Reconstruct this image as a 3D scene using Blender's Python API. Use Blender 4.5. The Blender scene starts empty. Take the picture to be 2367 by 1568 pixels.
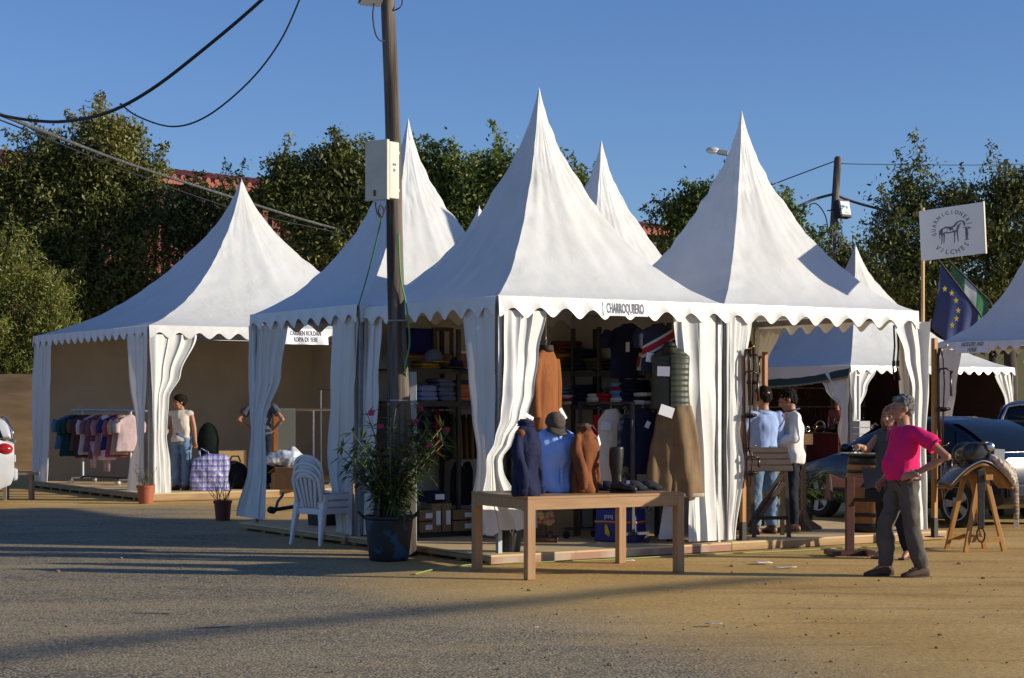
import bpy, bmesh, math, random
import numpy as np
from mathutils import Vector, Matrix, Quaternion, noise
R = math.radians
PI = math.pi
SC = bpy.context.scene
COL = SC.collection
random.seed(11)

# ------------------------------------------------------------------ camera, sky, sun, exposure
FPX, CX, HY, HC = 4200.0, 1183.5, 930.0, 1.64
cd = bpy.data.cameras.new('camera'); cam = bpy.data.objects.new('camera', cd); COL.objects.link(cam)
cam.location = (0, 0, HC); cam.rotation_euler = (R(90), 0, 0)
cd.sensor_width = 36.0; cd.lens = FPX / 2367.0 * 36.0
cd.shift_y = (HY - 784.0) / 2367.0
cd.clip_start = 0.1; cd.clip_end = 2000
SC.camera = cam
SUN_EL = R(16.5)
SUN_H = Vector((0.985, -0.172, 0)).normalized()
SUN_DIR = Vector((SUN_H.x*math.cos(SUN_EL), SUN_H.y*math.cos(SUN_EL), math.sin(SUN_EL)))
wd = bpy.data.worlds.new('World'); SC.world = wd; wd.use_nodes = True
nt = wd.node_tree; nt.nodes.clear()
sky = nt.nodes.new('ShaderNodeTexSky'); sky.sky_type = 'NISHITA'; sky.sun_disc = False
sky.sun_elevation = SUN_EL; sky.sun_rotation = math.atan2(SUN_H.x, SUN_H.y)
sky.air_density = 1.0; sky.dust_density = 0.1; sky.ozone_density = 3.0; sky.altitude = 50
bg = nt.nodes.new('ShaderNodeBackground'); bg.inputs[1].default_value = 0.084
wo = nt.nodes.new('ShaderNodeOutputWorld')
hs = nt.nodes.new('ShaderNodeMixRGB'); hs.blend_type = 'MULTIPLY'; hs.inputs[0].default_value = 1.0
hs.inputs[2].default_value = (0.85, 1.01, 1.42, 1)      # clear, deep-blue southern sky
nt.links.new(sky.outputs[0], hs.inputs[1]); nt.links.new(hs.outputs[0], bg.inputs[0]); nt.links.new(bg.outputs[0], wo.inputs[0])
sd = bpy.data.lights.new('sun', 'SUN'); sd.energy = 5.0; sd.angle = R(0.53); sd.color = (1.0, 0.90, 0.73)
sun = bpy.data.objects.new('sun', sd); COL.objects.link(sun)
sun.rotation_euler = SUN_DIR.to_track_quat('Z', 'Y').to_euler(); sun.location = SUN_DIR*60
SC.view_settings.view_transform = 'Standard'; SC.view_settings.look = 'None'
SC.view_settings.exposure = 0.15; SC.view_settings.gamma = 1.0

# ------------------------------------------------------------------ helpers
def W(px, py, Y):           # the place seen at a photo point, Y metres in front of the camera
    return Vector(((px-CX)/FPX*Y, Y, HC-(py-HY)/FPX*Y))
def G(px, py, z=0.0):       # the place on level z
    Y = FPX*(HC-z)/(py-HY); return Vector(((px-CX)/FPX*Y, Y, z))

MATS = {}
def mat(name, c, c2=None, scale=8.0, rough=0.6, bump=0.0, bscale=40.0, metal=0.0, spec=0.5, coat=0.0,
        contrast=(0.35, 0.65), stretch=None, alpha=1.0, transl=0.0, trans=0.0, sheen=0.0, detail=4.0):
    if name in MATS: return MATS[name]
    m = bpy.data.materials.new(name); m.use_nodes = True; MATS[name] = m
    n = m.node_tree.nodes; l = m.node_tree.links
    b = n['Principled BSDF']
    b.inputs['Roughness'].default_value = rough; b.inputs['Metallic'].default_value = metal
    b.inputs['Specular IOR Level'].default_value = spec; b.inputs['Coat Weight'].default_value = coat
    b.inputs['Alpha'].default_value = alpha; b.inputs['Transmission Weight'].default_value = trans
    b.inputs['Sheen Weight'].default_value = sheen
    b.inputs['Base Color'].default_value = (*c, 1)
    tc = n.new('ShaderNodeTexCoord'); vec = tc.outputs['Object']
    if stretch:
        mp = n.new('ShaderNodeMapping'); mp.inputs['Scale'].default_value = stretch
        l.new(vec, mp.inputs[0]); vec = mp.outputs[0]
    if c2 is not None:
        nz = n.new('ShaderNodeTexNoise'); nz.inputs['Scale'].default_value = scale; nz.inputs['Detail'].default_value = detail
        l.new(vec, nz.inputs['Vector'])
        cr = n.new('ShaderNodeValToRGB'); cr.color_ramp.elements[0].position = contrast[0]; cr.color_ramp.elements[1].position = contrast[1]
        cr.color_ramp.elements[0].color = (*c, 1); cr.color_ramp.elements[1].color = (*c2, 1)
        l.new(nz.outputs['Fac'], cr.inputs[0]); l.new(cr.outputs[0], b.inputs['Base Color'])
    if bump > 0:
        nb = n.new('ShaderNodeTexNoise'); nb.inputs['Scale'].default_value = bscale; nb.inputs['Detail'].default_value = 5
        l.new(vec, nb.inputs['Vector'])
        bp = n.new('ShaderNodeBump'); bp.inputs['Strength'].default_value = bump; bp.inputs['Distance'].default_value = 0.02
        l.new(nb.outputs['Fac'], bp.inputs['Height']); l.new(bp.outputs[0], b.inputs['Normal'])
    if transl > 0:
        tr = n.new('ShaderNodeBsdfTranslucent'); tr.inputs[0].default_value = (0.75, 0.62, 0.45, 1)
        mx = n.new('ShaderNodeMixShader'); mx.inputs[0].default_value = transl
        l.new(b.outputs[0], mx.inputs[1]); l.new(tr.outputs[0], mx.inputs[2])
        l.new(mx.outputs[0], n['Material Output'].inputs[0])
    return m

class MB:
    """collects shapes; build() links them as ONE mesh object"""
    def __init__(s): s.v = []; s.f = []; s.uv = None
    def add(s, vs, fs, M=None):
        o = len(s.v)
        s.v += [tuple((M @ Vector(p)) if M is not None else p) for p in vs]
        s.f += [tuple(i+o for i in f) for f in fs]
    def box(s, c, d, rz=0.0, rx=0.0, ry=0.0, taper=1.0, M=None):
        x, y, z = d[0]/2, d[1]/2, d[2]/2; t = taper
        vs = [(-x,-y,-z),(x,-y,-z),(x,y,-z),(-x,y,-z),(-x*t,-y*t,z),(x*t,-y*t,z),(x*t,y*t,z),(-x*t,y*t,z)]
        fs = [(3,2,1,0),(4,5,6,7),(0,1,5,4),(1,2,6,5),(2,3,7,6),(3,0,4,7)]
        T = Matrix.Translation(c) @ Matrix.Rotation(rz,4,'Z') @ Matrix.Rotation(ry,4,'Y') @ Matrix.Rotation(rx,4,'X')
        s.add(vs, fs, (M @ T) if M is not None else T); return s
    def bar(s, p, q, w, h=None, up=(0,0,1)):
        p = Vector(p); q = Vector(q); h = h or w
        d = (q-p); L = d.length; d.normalize(); u = Vector(up)
        if abs(d.dot(u)) > 0.99: u = Vector((0,1,0))
        a = d.cross(u).normalized(); b = a.cross(d).normalized()
        vs = []
        for e in (p, q):
            for sx, sy in ((-1,-1),(1,-1),(1,1),(-1,1)): vs.append(e + a*(w/2*sx) + b*(h/2*sy))
        s.add(vs, [(0,1,2,3),(7,6,5,4),(0,4,5,1),(1,5,6,2),(2,6,7,3),(3,7,4,0)]); return s
    def tube(s, pts, r, n=8, cap=True, flat=1.0, roundends=False, up=(0,0,1)):
        pts = [Vector(p) for p in pts]; k = len(pts)
        rr = list(r) if hasattr(r, '__len__') else [r]*k
        if roundends:
            d0 = (pts[0]-pts[1]).normalized(); d1 = (pts[-1]-pts[-2]).normalized()
            a, b = pts[0], pts[-1]; r0, r1 = rr[0], rr[-1]
            pts = [a+d0*r0*0.95, a+d0*r0*0.72] + pts + [b+d1*r1*0.72, b+d1*r1*0.95]
            rr = [r0*0.3, r0*0.7] + rr + [r1*0.7, r1*0.3]; k = len(pts)
        rings = []; prev = None
        for i in range(k):
            d = (pts[min(i+1,k-1)]-pts[max(i-1,0)]).normalized()
            if prev is None:
                u = Vector(up)
                if abs(d.dot(u)) > 0.95: u = Vector((0,1,0))
                a = d.cross(u).normalized()
            else:
                a = (prev - d*prev.dot(d)).normalized()
            prev = a; b = d.cross(a)
            rings.append([pts[i] + a*(rr[i]*math.cos(2*PI*j/n)) + b*(rr[i]*flat*math.sin(2*PI*j/n)) for j in range(n)])
        s.loft(rings, cap); return s
    def loft(s, rings, cap=True, closed=True):
        n = len(rings[0]); vs = [p for rg in rings for p in rg]; fs = []
        for i in range(len(rings)-1):
            for j in range(n if closed else n-1):
                a = i*n+j; b = i*n+(j+1) % n
                fs.append((a, b, b+n, a+n))
        if cap and closed:
            fs.append(tuple(range(n-1, -1, -1))); fs.append(tuple((len(rings)-1)*n+j for j in range(n)))
        s.add(vs, fs); return s
    def lathe(s, prof, c=(0,0,0), n=24, M=None, cap=True, sx=1.0, sy=1.0):
        c = Vector(c)
        rings = [[c+Vector((r*math.cos(2*PI*j/n)*sx, r*math.sin(2*PI*j/n)*sy, z)) for j in range(n)] for r, z in prof]
        if M is not None: rings = [[M @ p for p in rg] for rg in rings]
        s.loft(rings, cap); return s
    def ell(s, c, r, M=None, n=16, m=10):
        c = Vector(c); r = r if hasattr(r, '__len__') else (r,r,r); rings = []
        for i in range(m+1):
            t = -PI/2 + PI*min(max(i/m, 0.02), 0.98)
            rings.append([Vector((math.cos(t)*math.cos(2*PI*j/n)*r[0], math.cos(t)*math.sin(2*PI*j/n)*r[1], math.sin(t)*r[2])) for j in range(n)])
        rings = [[c + ((M @ p) if M is not None else p) for p in rg] for rg in rings]
        s.loft(rings); return s
    def prism(s, poly, z0, z1, M=None):
        n = len(poly)
        vs = [(x,y,z0) for x,y in poly] + [(x,y,z1) for x,y in poly]
        fs = [tuple(range(n-1,-1,-1)), tuple(range(n,2*n))] + [(i,(i+1)%n,(i+1)%n+n,i+n) for i in range(n)]
        s.add(vs, fs, M); return s
    def grid(s, fn, nu, nv):
        vs = [fn(i/nu, j/nv) for i in range(nu+1) for j in range(nv+1)]
        fs = [(i*(nv+1)+j, (i+1)*(nv+1)+j, (i+1)*(nv+1)+j+1, i*(nv+1)+j+1) for i in range(nu) for j in range(nv)]
        s.add(vs, fs); return s
    def build(s, name, m, parent=None, smooth=False, bevel=0.0, mods=(), solid=0.0, sub=0):
        me = bpy.data.meshes.new(name); me.from_pydata(s.v, [], s.f); me.validate()
        o = bpy.data.objects.new(name, me); COL.objects.link(o)
        if m is not None: me.materials.append(m)
        bm = bmesh.new(); bm.from_mesh(me); bmesh.ops.recalc_face_normals(bm, faces=bm.faces); bm.to_mesh(me); bm.free()
        if smooth: me.shade_smooth()
        if parent is not None: o.parent = parent
        if solid:
            md = o.modifiers.new('solid', 'SOLIDIFY'); md.thickness = solid; md.offset = 0
        if bevel:
            md = o.modifiers.new('bevel', 'BEVEL'); md.width = bevel; md.segments = 2; md.limit_method = 'ANGLE'; md.angle_limit = R(40)
        if sub:
            md = o.modifiers.new('sub', 'SUBSURF'); md.levels = sub; md.render_levels = sub
        return o

def blob(name, mb, m, parent=None, voxel=0.012, it=6, fac=0.5, disp=None):
    """one continuous closed surface from overlapping volumes: voxel union, then smoothed"""
    me = bpy.data.meshes.new('t'); me.from_pydata(mb.v, [], mb.f); me.validate()
    bm = bmesh.new(); bm.from_mesh(me); bmesh.ops.recalc_face_normals(bm, faces=bm.faces); bm.to_mesh(me); bm.free()
    o = bpy.data.objects.new('t', me); COL.objects.link(o)
    md = o.modifiers.new('r', 'REMESH'); md.mode = 'VOXEL'; md.voxel_size = voxel; md.use_smooth_shade = True
    if it:
        ms = o.modifiers.new('s', 'SMOOTH'); ms.iterations = it; ms.factor = fac
    dg = bpy.context.evaluated_depsgraph_get()
    ne = bpy.data.meshes.new_from_object(o.evaluated_get(dg)); ne.name = name
    bpy.data.objects.remove(o); bpy.data.meshes.remove(me)
    if disp is not None:
        n = len(ne.vertices); co = np.empty(n*3); ne.vertices.foreach_get('co', co); co = co.reshape(-1,3)
        no = np.empty(n*3); ne.vertices.foreach_get('normal', no); no = no.reshape(-1,3)
        amp, sc, st = disp
        for i in range(n):
            p = Vector((co[i,0]*st[0], co[i,1]*st[1], co[i,2]*st[2]))*sc
            co[i] += no[i]*amp*(noise.noise(p) + 0.5*noise.noise(p*2.1))
        ne.vertices.foreach_set('co', co.ravel()); ne.update()
    ne.shade_smooth(); ne.materials.clear()
    if m is not None: ne.materials.append(m)
    b = bpy.data.objects.new(name, ne); COL.objects.link(b)
    if parent is not None: b.parent = parent
    return b

def tag(o, label, cat, group=None):
    o['label'] = label; o['category'] = cat
    if group: o['group'] = group
    return o
def thing(name, label, cat, loc=(0,0,0), rz=0.0, group=None):
    o = bpy.data.objects.new(name, None); COL.objects.link(o); o.empty_display_size = 0.1
    o.location = loc; o.rotation_euler = (0,0,rz); return tag(o, label, cat, group)
def struct(o): o['kind'] = 'structure'; return o
def copy_tree(o, parent=None):
    c = o.copy(); COL.objects.link(c)
    if parent is not None: c.parent = parent
    for ch in list(o.children): copy_tree(ch, c)
    return c
def text_mb(txt, size, M, sx=1.0, ext=0.0, align='CENTER', shear=0.0, mb=None, bold=0.0):
    cu = bpy.data.curves.new('t', 'FONT'); cu.body = txt; cu.size = size; cu.align_x = align; cu.align_y = 'CENTER'
    cu.extrude = ext; cu.shear = shear; cu.offset = bold; cu.resolution_u = 3
    o = bpy.data.objects.new('t', cu); COL.objects.link(o)
    dg = bpy.context.evaluated_depsgraph_get(); me = bpy.data.meshes.new_from_object(o.evaluated_get(dg))
    mb = mb or MB()
    S = Matrix.Diagonal((sx,1,1,1))
    mb.add([v.co.copy() for v in me.vertices], [tuple(p.vertices) for p in me.polygons], M @ S)
    bpy.data.objects.remove(o); bpy.data.curves.remove(cu); bpy.data.meshes.remove(me)
    return mb
def frame(o, ex, ez, ey=None):
    """matrix with local x along ex, y along ez (text up), z out of the page"""
    ex = Vector(ex).normalized(); ez = Vector(ez).normalized(); n = ex.cross(ez).normalized()
    ez = n.cross(ex)
    M = Matrix.Identity(4)
    for i in range(3): M[i][0] = ex[i]; M[i][1] = ez[i]; M[i][2] = n[i]; M[i][3] = o[i]
    return M
def sstep(t): t = max(0.0, min(1.0, t)); return t*t*(3-2*t)
def interp(t, keys):
    if t <= keys[0][0]: return keys[0][1:]
    for a, b in zip(keys, keys[1:]):
        if t <= b[0]:
            u = sstep((t-a[0])/(b[0]-a[0])) ; return tuple(x+(y-x)*u for x, y in zip(a[1:], b[1:]))
    return keys[-1][1:]
# ------------------------------------------------------------------ ground
def ground_material():
    m = bpy.data.materials.new('sandy_ground'); m.use_nodes = True
    n = m.node_tree.nodes; l = m.node_tree.links; b = n['Principled BSDF']; b.inputs['Roughness'].default_value = 0.9
    b.inputs['Specular IOR Level'].default_value = 0.25
    tc = n.new('ShaderNodeTexCoord'); P = tc.outputs['Object']
    def nz(scale, det=6, rough=0.55, st=None, dist=0.0):
        t = n.new('ShaderNodeTexNoise'); t.inputs['Scale'].default_value = scale; t.inputs['Detail'].default_value = det
        t.inputs['Roughness'].default_value = rough; t.inputs['Distortion'].default_value = dist
        if st:
            mp = n.new('ShaderNodeMapping'); mp.inputs['Scale'].default_value = st[0]; mp.inputs['Rotation'].default_value = (0,0,st[1])
            l.new(P, mp.inputs[0]); l.new(mp.outputs[0], t.inputs['Vector'])
        else: l.new(P, t.inputs['Vector'])
        return t.outputs['Fac']
    def ramp(f, a, ca, b_, cb):
        r = n.new('ShaderNodeValToRGB'); e = r.color_ramp.elements
        e[0].position = a; e[0].color = (*ca,1); e[1].position = b_; e[1].color = (*cb,1); l.new(f, r.inputs[0]); return r.outputs[0]
    def mth(op, a, b_, clamp=False):
        t = n.new('ShaderNodeMath'); t.operation = op; t.use_clamp = clamp
        for i, x in enumerate((a, b_)):
            if isinstance(x, (int, float)): t.inputs[i].default_value = x
            elif x is not None: l.new(x, t.inputs[i])
        return t.outputs[0]
    def mix(f, a, b_):
        t = n.new('ShaderNodeMixRGB'); l.new(f, t.inputs[0])
        for i, x in ((1,a),(2,b_)):
            if isinstance(x, tuple): t.inputs[i].default_value = (*x,1)
            else: l.new(x, t.inputs[i])
        return t.outputs[0]
    sep = n.new('ShaderNodeSeparateXYZ'); l.new(P, sep.inputs[0]); X, Y = sep.outputs[0], sep.outputs[1]
    # sand
    s1 = ramp(nz(0.6, 5), 0.35, (0.58,0.365,0.115), 0.68, (0.72,0.48,0.175))
    s2 = ramp(nz(26, 6, 0.7), 0.36, (0.30,0.205,0.095), 0.60, (1,1,1))
    sm = n.new('ShaderNodeMixRGB'); sm.blend_type = 'MULTIPLY'; sm.inputs[0].default_value = 0.45
    l.new(s1, sm.inputs[1]); l.new(s2, sm.inputs[2]); sand = sm.outputs[0]
    peb = n.new('ShaderNodeTexVoronoi'); peb.inputs['Scale'].default_value = 14; l.new(P, peb.inputs['Vector'])
    sand = mix(mth('MULTIPLY', mth('LESS_THAN', peb.outputs['Distance'], 0.12), mth('GREATER_THAN', nz(3, 2), 0.56)), sand, (0.17,0.12,0.07))
    trk = ramp(nz(0.8, 5, 0.6, ((0.22,2.4,1),-0.30), 0.4), 0.52, (1,1,1), 0.66, (0.70,0.66,0.60))
    tm_ = n.new('ShaderNodeMixRGB'); tm_.blend_type = 'MULTIPLY'; tm_.inputs[0].default_value = 0.8; l.new(sand, tm_.inputs[1]); l.new(trk, tm_.inputs[2]); sand = tm_.outputs[0]
    dmp = ramp(nz(0.35, 4, 0.5, None, 0.5), 0.60, (1,1,1), 0.72, (0.78,0.68,0.55))
    tm2 = n.new('ShaderNodeMixRGB'); tm2.blend_type = 'MULTIPLY'; tm2.inputs[0].default_value = 0.8; l.new(sand, tm2.inputs[1]); l.new(dmp, tm2.inputs[2]); sand = tm2.outputs[0]
    # asphalt with exposed stone and dust
    vo = n.new('ShaderNodeTexVoronoi'); vo.inputs['Scale'].default_value = 46; l.new(P, vo.inputs['Vector'])
    chip = ramp(vo.outputs['Color'], 0.15, (0.11,0.097,0.072), 0.9, (0.50,0.41,0.26))
    gap = ramp(vo.outputs['Distance'], 0.25, (1,1,1), 0.75, (0.32,0.31,0.30))
    am = n.new('ShaderNodeMixRGB'); am.blend_type = 'MULTIPLY'; am.inputs[0].default_value = 0.62
    l.new(chip, am.inputs[1]); l.new(gap, am.inputs[2])
    dust = ramp(nz(0.55, 6, 0.62, ((0.5,1.6,1),0.25), 0.6), 0.36, (0,0,0), 0.72, (1,1,1))
    dsep = mth('MULTIPLY', dust, mth('ADD', mth('MULTIPLY', nz(55, 3), 0.9), 0.28))
    asph = mix(mth('MULTIPLY', dsep, 0.82, True), am.outputs[0], (0.52,0.385,0.20))
    # where the asphalt lies: left of a line running from the middle distance to the lower right, and not beside the far-left tent
    wob = mth('MULTIPLY', mth('SUBTRACT', nz(0.35, 5), 0.5), 3.2)
    tY = mth('SUBTRACT', Y, 15.65); d1 = mth('ADD', mth('SUBTRACT', mth('MULTIPLY', X, -1.0), mth('MINIMUM', mth('MULTIPLY', tY, 0.33), mth('MULTIPLY', tY, 0.6))), mth('MULTIPLY', wob, 0.9))     # > -? : asphalt
    a1 = mth('MULTIPLY', mth('ADD', d1, 0.45), 0.5, True)
    d2 = mth('ADD', mth('MULTIPLY', mth('SUBTRACT', 28.6, Y), 0.8), wob)
    a2 = mth('MULTIPLY', mth('ADD', d2, 0.6), 0.6, True)
    A = mth('MULTIPLY', a1, a2, True)
    l.new(mix(A, sand, asph), b.inputs['Base Color'])
    bp = n.new('ShaderNodeBump'); bp.inputs['Strength'].default_value = 0.45; bp.inputs['Distance'].default_value = 0.02
    hs = mth('ADD', mth('MULTIPLY', nz(20, 7, 0.7), 0.7), mth('MULTIPLY', nz(3.0, 4), 1.2))
    ha = mth('MULTIPLY', vo.outputs['Distance'], -0.55)
    hh = mth('ADD', mth('MULTIPLY', hs, mth('SUBTRACT', 1.0, mth('MULTIPLY', A, 0.6))), mth('MULTIPLY', ha, A))
    l.new(hh, bp.inputs['Height']); l.new(bp.outputs[0], b.inputs['Normal'])
    return m
g = MB()
def gz(x, y):
    near = max(0.0, 1-abs(y-17)/16)
    return 0.012*noise.noise(Vector((x*0.5, y*0.5, 0))) * near
xs = [-400,-120,-60,-30,-20] + [-14+0.35*i for i in range(81)] + [18,30,60,120,400]
ys = [-60,-10,0,4] + [8+0.3*i for i in range(90)] + [38,45,60,100,200,500]
g.v = [(x, y, gz(x,y)) for x in xs for y in ys]
ny = len(ys); g.f = [(i*ny+j,(i+1)*ny+j,(i+1)*ny+j+1,i*ny+j+1) for i in range(len(xs)-1) for j in range(ny-1)]
struct(g.build('ground', ground_material(), smooth=True))

# faint worn paint strokes on the asphalt
pm = mat('worn_white_paint', (0.42,0.38,0.32), (0.27,0.22,0.15), scale=14, rough=0.8, contrast=(0.4,0.6))
for k, (pa, pb, w) in enumerate((((328,1412),(410,1414),0.05), ((462,1449),(548,1444),0.06))):
    a = G(*pa, 0.016); b = G(*pb, 0.016); n_ = Vector((-(b-a).y, (b-a).x, 0)).normalized()*w
    q = MB(); rr = random.Random(k)
    def fn(u, v): 
        p = a.lerp(b, u) + n_*((v-0.5)*(1+0.5*rr.uniform(-1,1))); return p
    q.grid(fn, 10, 1); struct(q.build('road_marking', pm))

# ------------------------------------------------------------------ bank, red building, board fence
bk = MB()
def bank(u, v):
    x = -60+120*u; y0 = 57 + 0.35*x
    y = y0 + 14*v; z = 5.5*sstep(v*1.6) + 0.5*noise.noise(Vector((x*0.15, y*0.2, 3)))*v
    return Vector((x, y, z-0.05))
bk.grid(bank, 60, 14)
struct(bk.build('hillside', mat('dry_earth', (0.10,0.075,0.04), (0.07,0.075,0.025), scale=1.5, rough=0.95, bump=0.6, bscale=3), smooth=True))

brick = mat('red_corrugated_wall', (0.20,0.045,0.032), (0.12,0.03,0.025), scale=2.5, rough=0.75)
redtile = mat('red_roof_tiles', (0.36,0.10,0.055), (0.25,0.065,0.04), scale=3, rough=0.75, bump=0.3, bscale=9)
stone = mat('grey_stone_wall', (0.16,0.155,0.15), (0.09,0.088,0.085), scale=4, rough=0.9, bump=0.5, bscale=6)
P1 = W(390, 405, 56); P2 = W(1500, 522, 73); dirb = Vector((P2.x-P1.x, P2.y-P1.y, 0)); Lb = dirb.length; dirb.normalize(); nb_ = Vector((dirb.y, -dirb.x, 0))
bt = thing('red_building', 'long red building with a tiled roof edge behind the trees', 'building', (P1.x, P1.y, 0), math.atan2(dirb.y, dirb.x))
LB0, LB1 = -16, 30
wb = MB(); 
for i in range(int((LB1-LB0)/0.5)):
    x = LB0+0.5*i; wb.box((x+0.16, 0, 5.2), (0.30, 0.16, 6.4)); 
wb.box(((LB0+LB1)/2, 0.14, 5.2), (LB1-LB0, 0.2, 6.5))
wb.build('wall', brick, bt)
lo = MB(); lo.box(((LB0+LB1)/2, 0.1, 1.0), (LB1-LB0+0.4, 0.5, 2.0)); lo.build('base_wall', stone, bt)
ptops = MB()
for i in range(int((LB1-LB0)/3.0)): ptops.box((LB0+1+3.0*i, -0.22, 4.6), (0.35, 0.24, 5.2))
ptops.build('buttresses', brick, bt)
rf = MB()
zt = P1.z
rf.add([(LB0,-0.9,8.45),(LB1,-0.9,8.45),(LB1,1.6,9.0),(LB0,1.6,9.0),(LB0,-0.9,8.25),(LB1,-0.9,8.25),(LB1,1.6,8.8),(LB0,1.6,8.8)],
       [(0,1,2,3),(7,6,5,4),(0,4,5,1),(2,6,7,3),(1,5,6,2),(0,3,7,4)])
for i in range(int((LB1-LB0)/0.32)):
    x = LB0+0.16+0.32*i; rf.tube([(x,-0.95,8.47),(x,1.6,9.03)], 0.09, 6)
rf.build('roof', redtile, bt)

# brown earth bank at the far left
eb = MB()
def earth(u, v):
    x = -34+27.2*u; n_ = noise.noise(Vector((x*0.5, v*2, 4)))
    end = sstep((1-u)*7)
    if v < 0.45: y = 43.5+0.5*n_+1.6*v; z = -0.05+(2.35*(v/0.45)**0.7+0.18*noise.noise(Vector((x*1.1, v*9, 9))))*end
    else: y = 44.2+14*(v-0.45); z = -0.05+(2.35+0.6*(v-0.45)+0.25*n_)*end
    return Vector((x, y, z))
eb.grid(earth, 90, 26)
struct(eb.build('earth_bank', mat('brown_earth', (0.20,0.125,0.06), (0.13,0.08,0.04), scale=1.6, rough=0.95, bump=0.7, bscale=4, stretch=(0.5,0.5,3)), smooth=True))

# ------------------------------------------------------------------ trees
bark = mat('bark', (0.09,0.07,0.05), (0.05,0.04,0.03), scale=6, rough=0.95, stretch=(1,1,0.3), bump=0.4)
def leaf_mat(name, a, b_, c, dry=None):
    m = bpy.data.materials.new(name); m.use_nodes = True; n = m.node_tree.nodes; l = m.node_tree.links; b = n['Principled BSDF']
    at = n.new('ShaderNodeAttribute'); at.attribute_name = 'tone'
    cr = n.new('ShaderNodeValToRGB'); e = cr.color_ramp.elements
    e[0].position = 0.0; e[0].color = (*a,1); e[1].position = 0.55; e[1].color = (*b_,1)
    x = e.new(0.85); x.color = (*c,1)
    if dry: x = e.new(1.0); x.color = (*dry,1)
    l.new(at.outputs['Fac'], cr.inputs[0]); l.new(cr.outputs[0], b.inputs['Base Color'])
    b.inputs['Roughness'].default_value = 0.5; b.inputs['Specular IOR Level'].default_value = 0.4
    tr = n.new('ShaderNodeBsdfTranslucent'); l.new(cr.outputs[0], tr.inputs[0])
    mx = n.new('ShaderNodeMixShader'); mx.inputs[0].default_value = 0.22
    l.new(b.outputs[0], mx.inputs[1]); l.new(tr.outputs[0], mx.inputs[2]); l.new(mx.outputs[0], n['Material Output'].inputs[0])
    return m
LM = {'olive': leaf_mat('olive_leaves', (0.042,0.055,0.015), (0.155,0.170,0.036), (0.26,0.24,0.058), (0.20,0.13,0.045)),
      'green': leaf_mat('green_leaves', (0.038,0.060,0.015), (0.145,0.195,0.036), (0.26,0.28,0.06), (0.22,0.20,0.06)),
      'dark':  leaf_mat('dark_leaves', (0.022,0.034,0.011), (0.075,0.10,0.025), (0.125,0.14,0.04), (0.12,0.09,0.035)),
      'bush':  leaf_mat('feathery_leaves', (0.10,0.12,0.025), (0.22,0.24,0.045), (0.32,0.31,0.07), (0.28,0.22,0.07))}
def leaf_mesh(name, pts, sizes, tones, m, parent, asp=0.45, seed=0, droop=0.0):
    rs = np.random.RandomState(seed); n = len(pts)
    d = rs.normal(size=(n,3)); d[:,2] -= droop; d /= np.linalg.norm(d,axis=1)[:,None]
    e = rs.normal(size=(n,3)); e -= d*(e*d).sum(1)[:,None]; e /= np.linalg.norm(e,axis=1)[:,None]
    s = sizes[:,None]
    V = np.stack([pts-d*s, pts+e*s*asp-d*s*0.1, pts+d*s, pts-e*s*asp-d*s*0.1], 1).reshape(-1,3)
    me = bpy.data.meshes.new(name)
    me.vertices.add(4*n); me.vertices.foreach_set('co', V.ravel())
    me.loops.add(4*n); me.loops.foreach_set('vertex_index', np.arange(4*n, dtype=np.int32))
    me.polygons.add(n); me.polygons.foreach_set('loop_start', np.arange(0,4*n,4,dtype=np.int32))
    me.update(); me.validate()
    at = me.attributes.new('tone','FLOAT','FACE'); at.data.foreach_set('value', np.clip(tones,0,1).astype(np.float32))
    me.materials.append(m); o = bpy.data.objects.new(name, me); COL.objects.link(o); o.parent = parent
    return o
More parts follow.
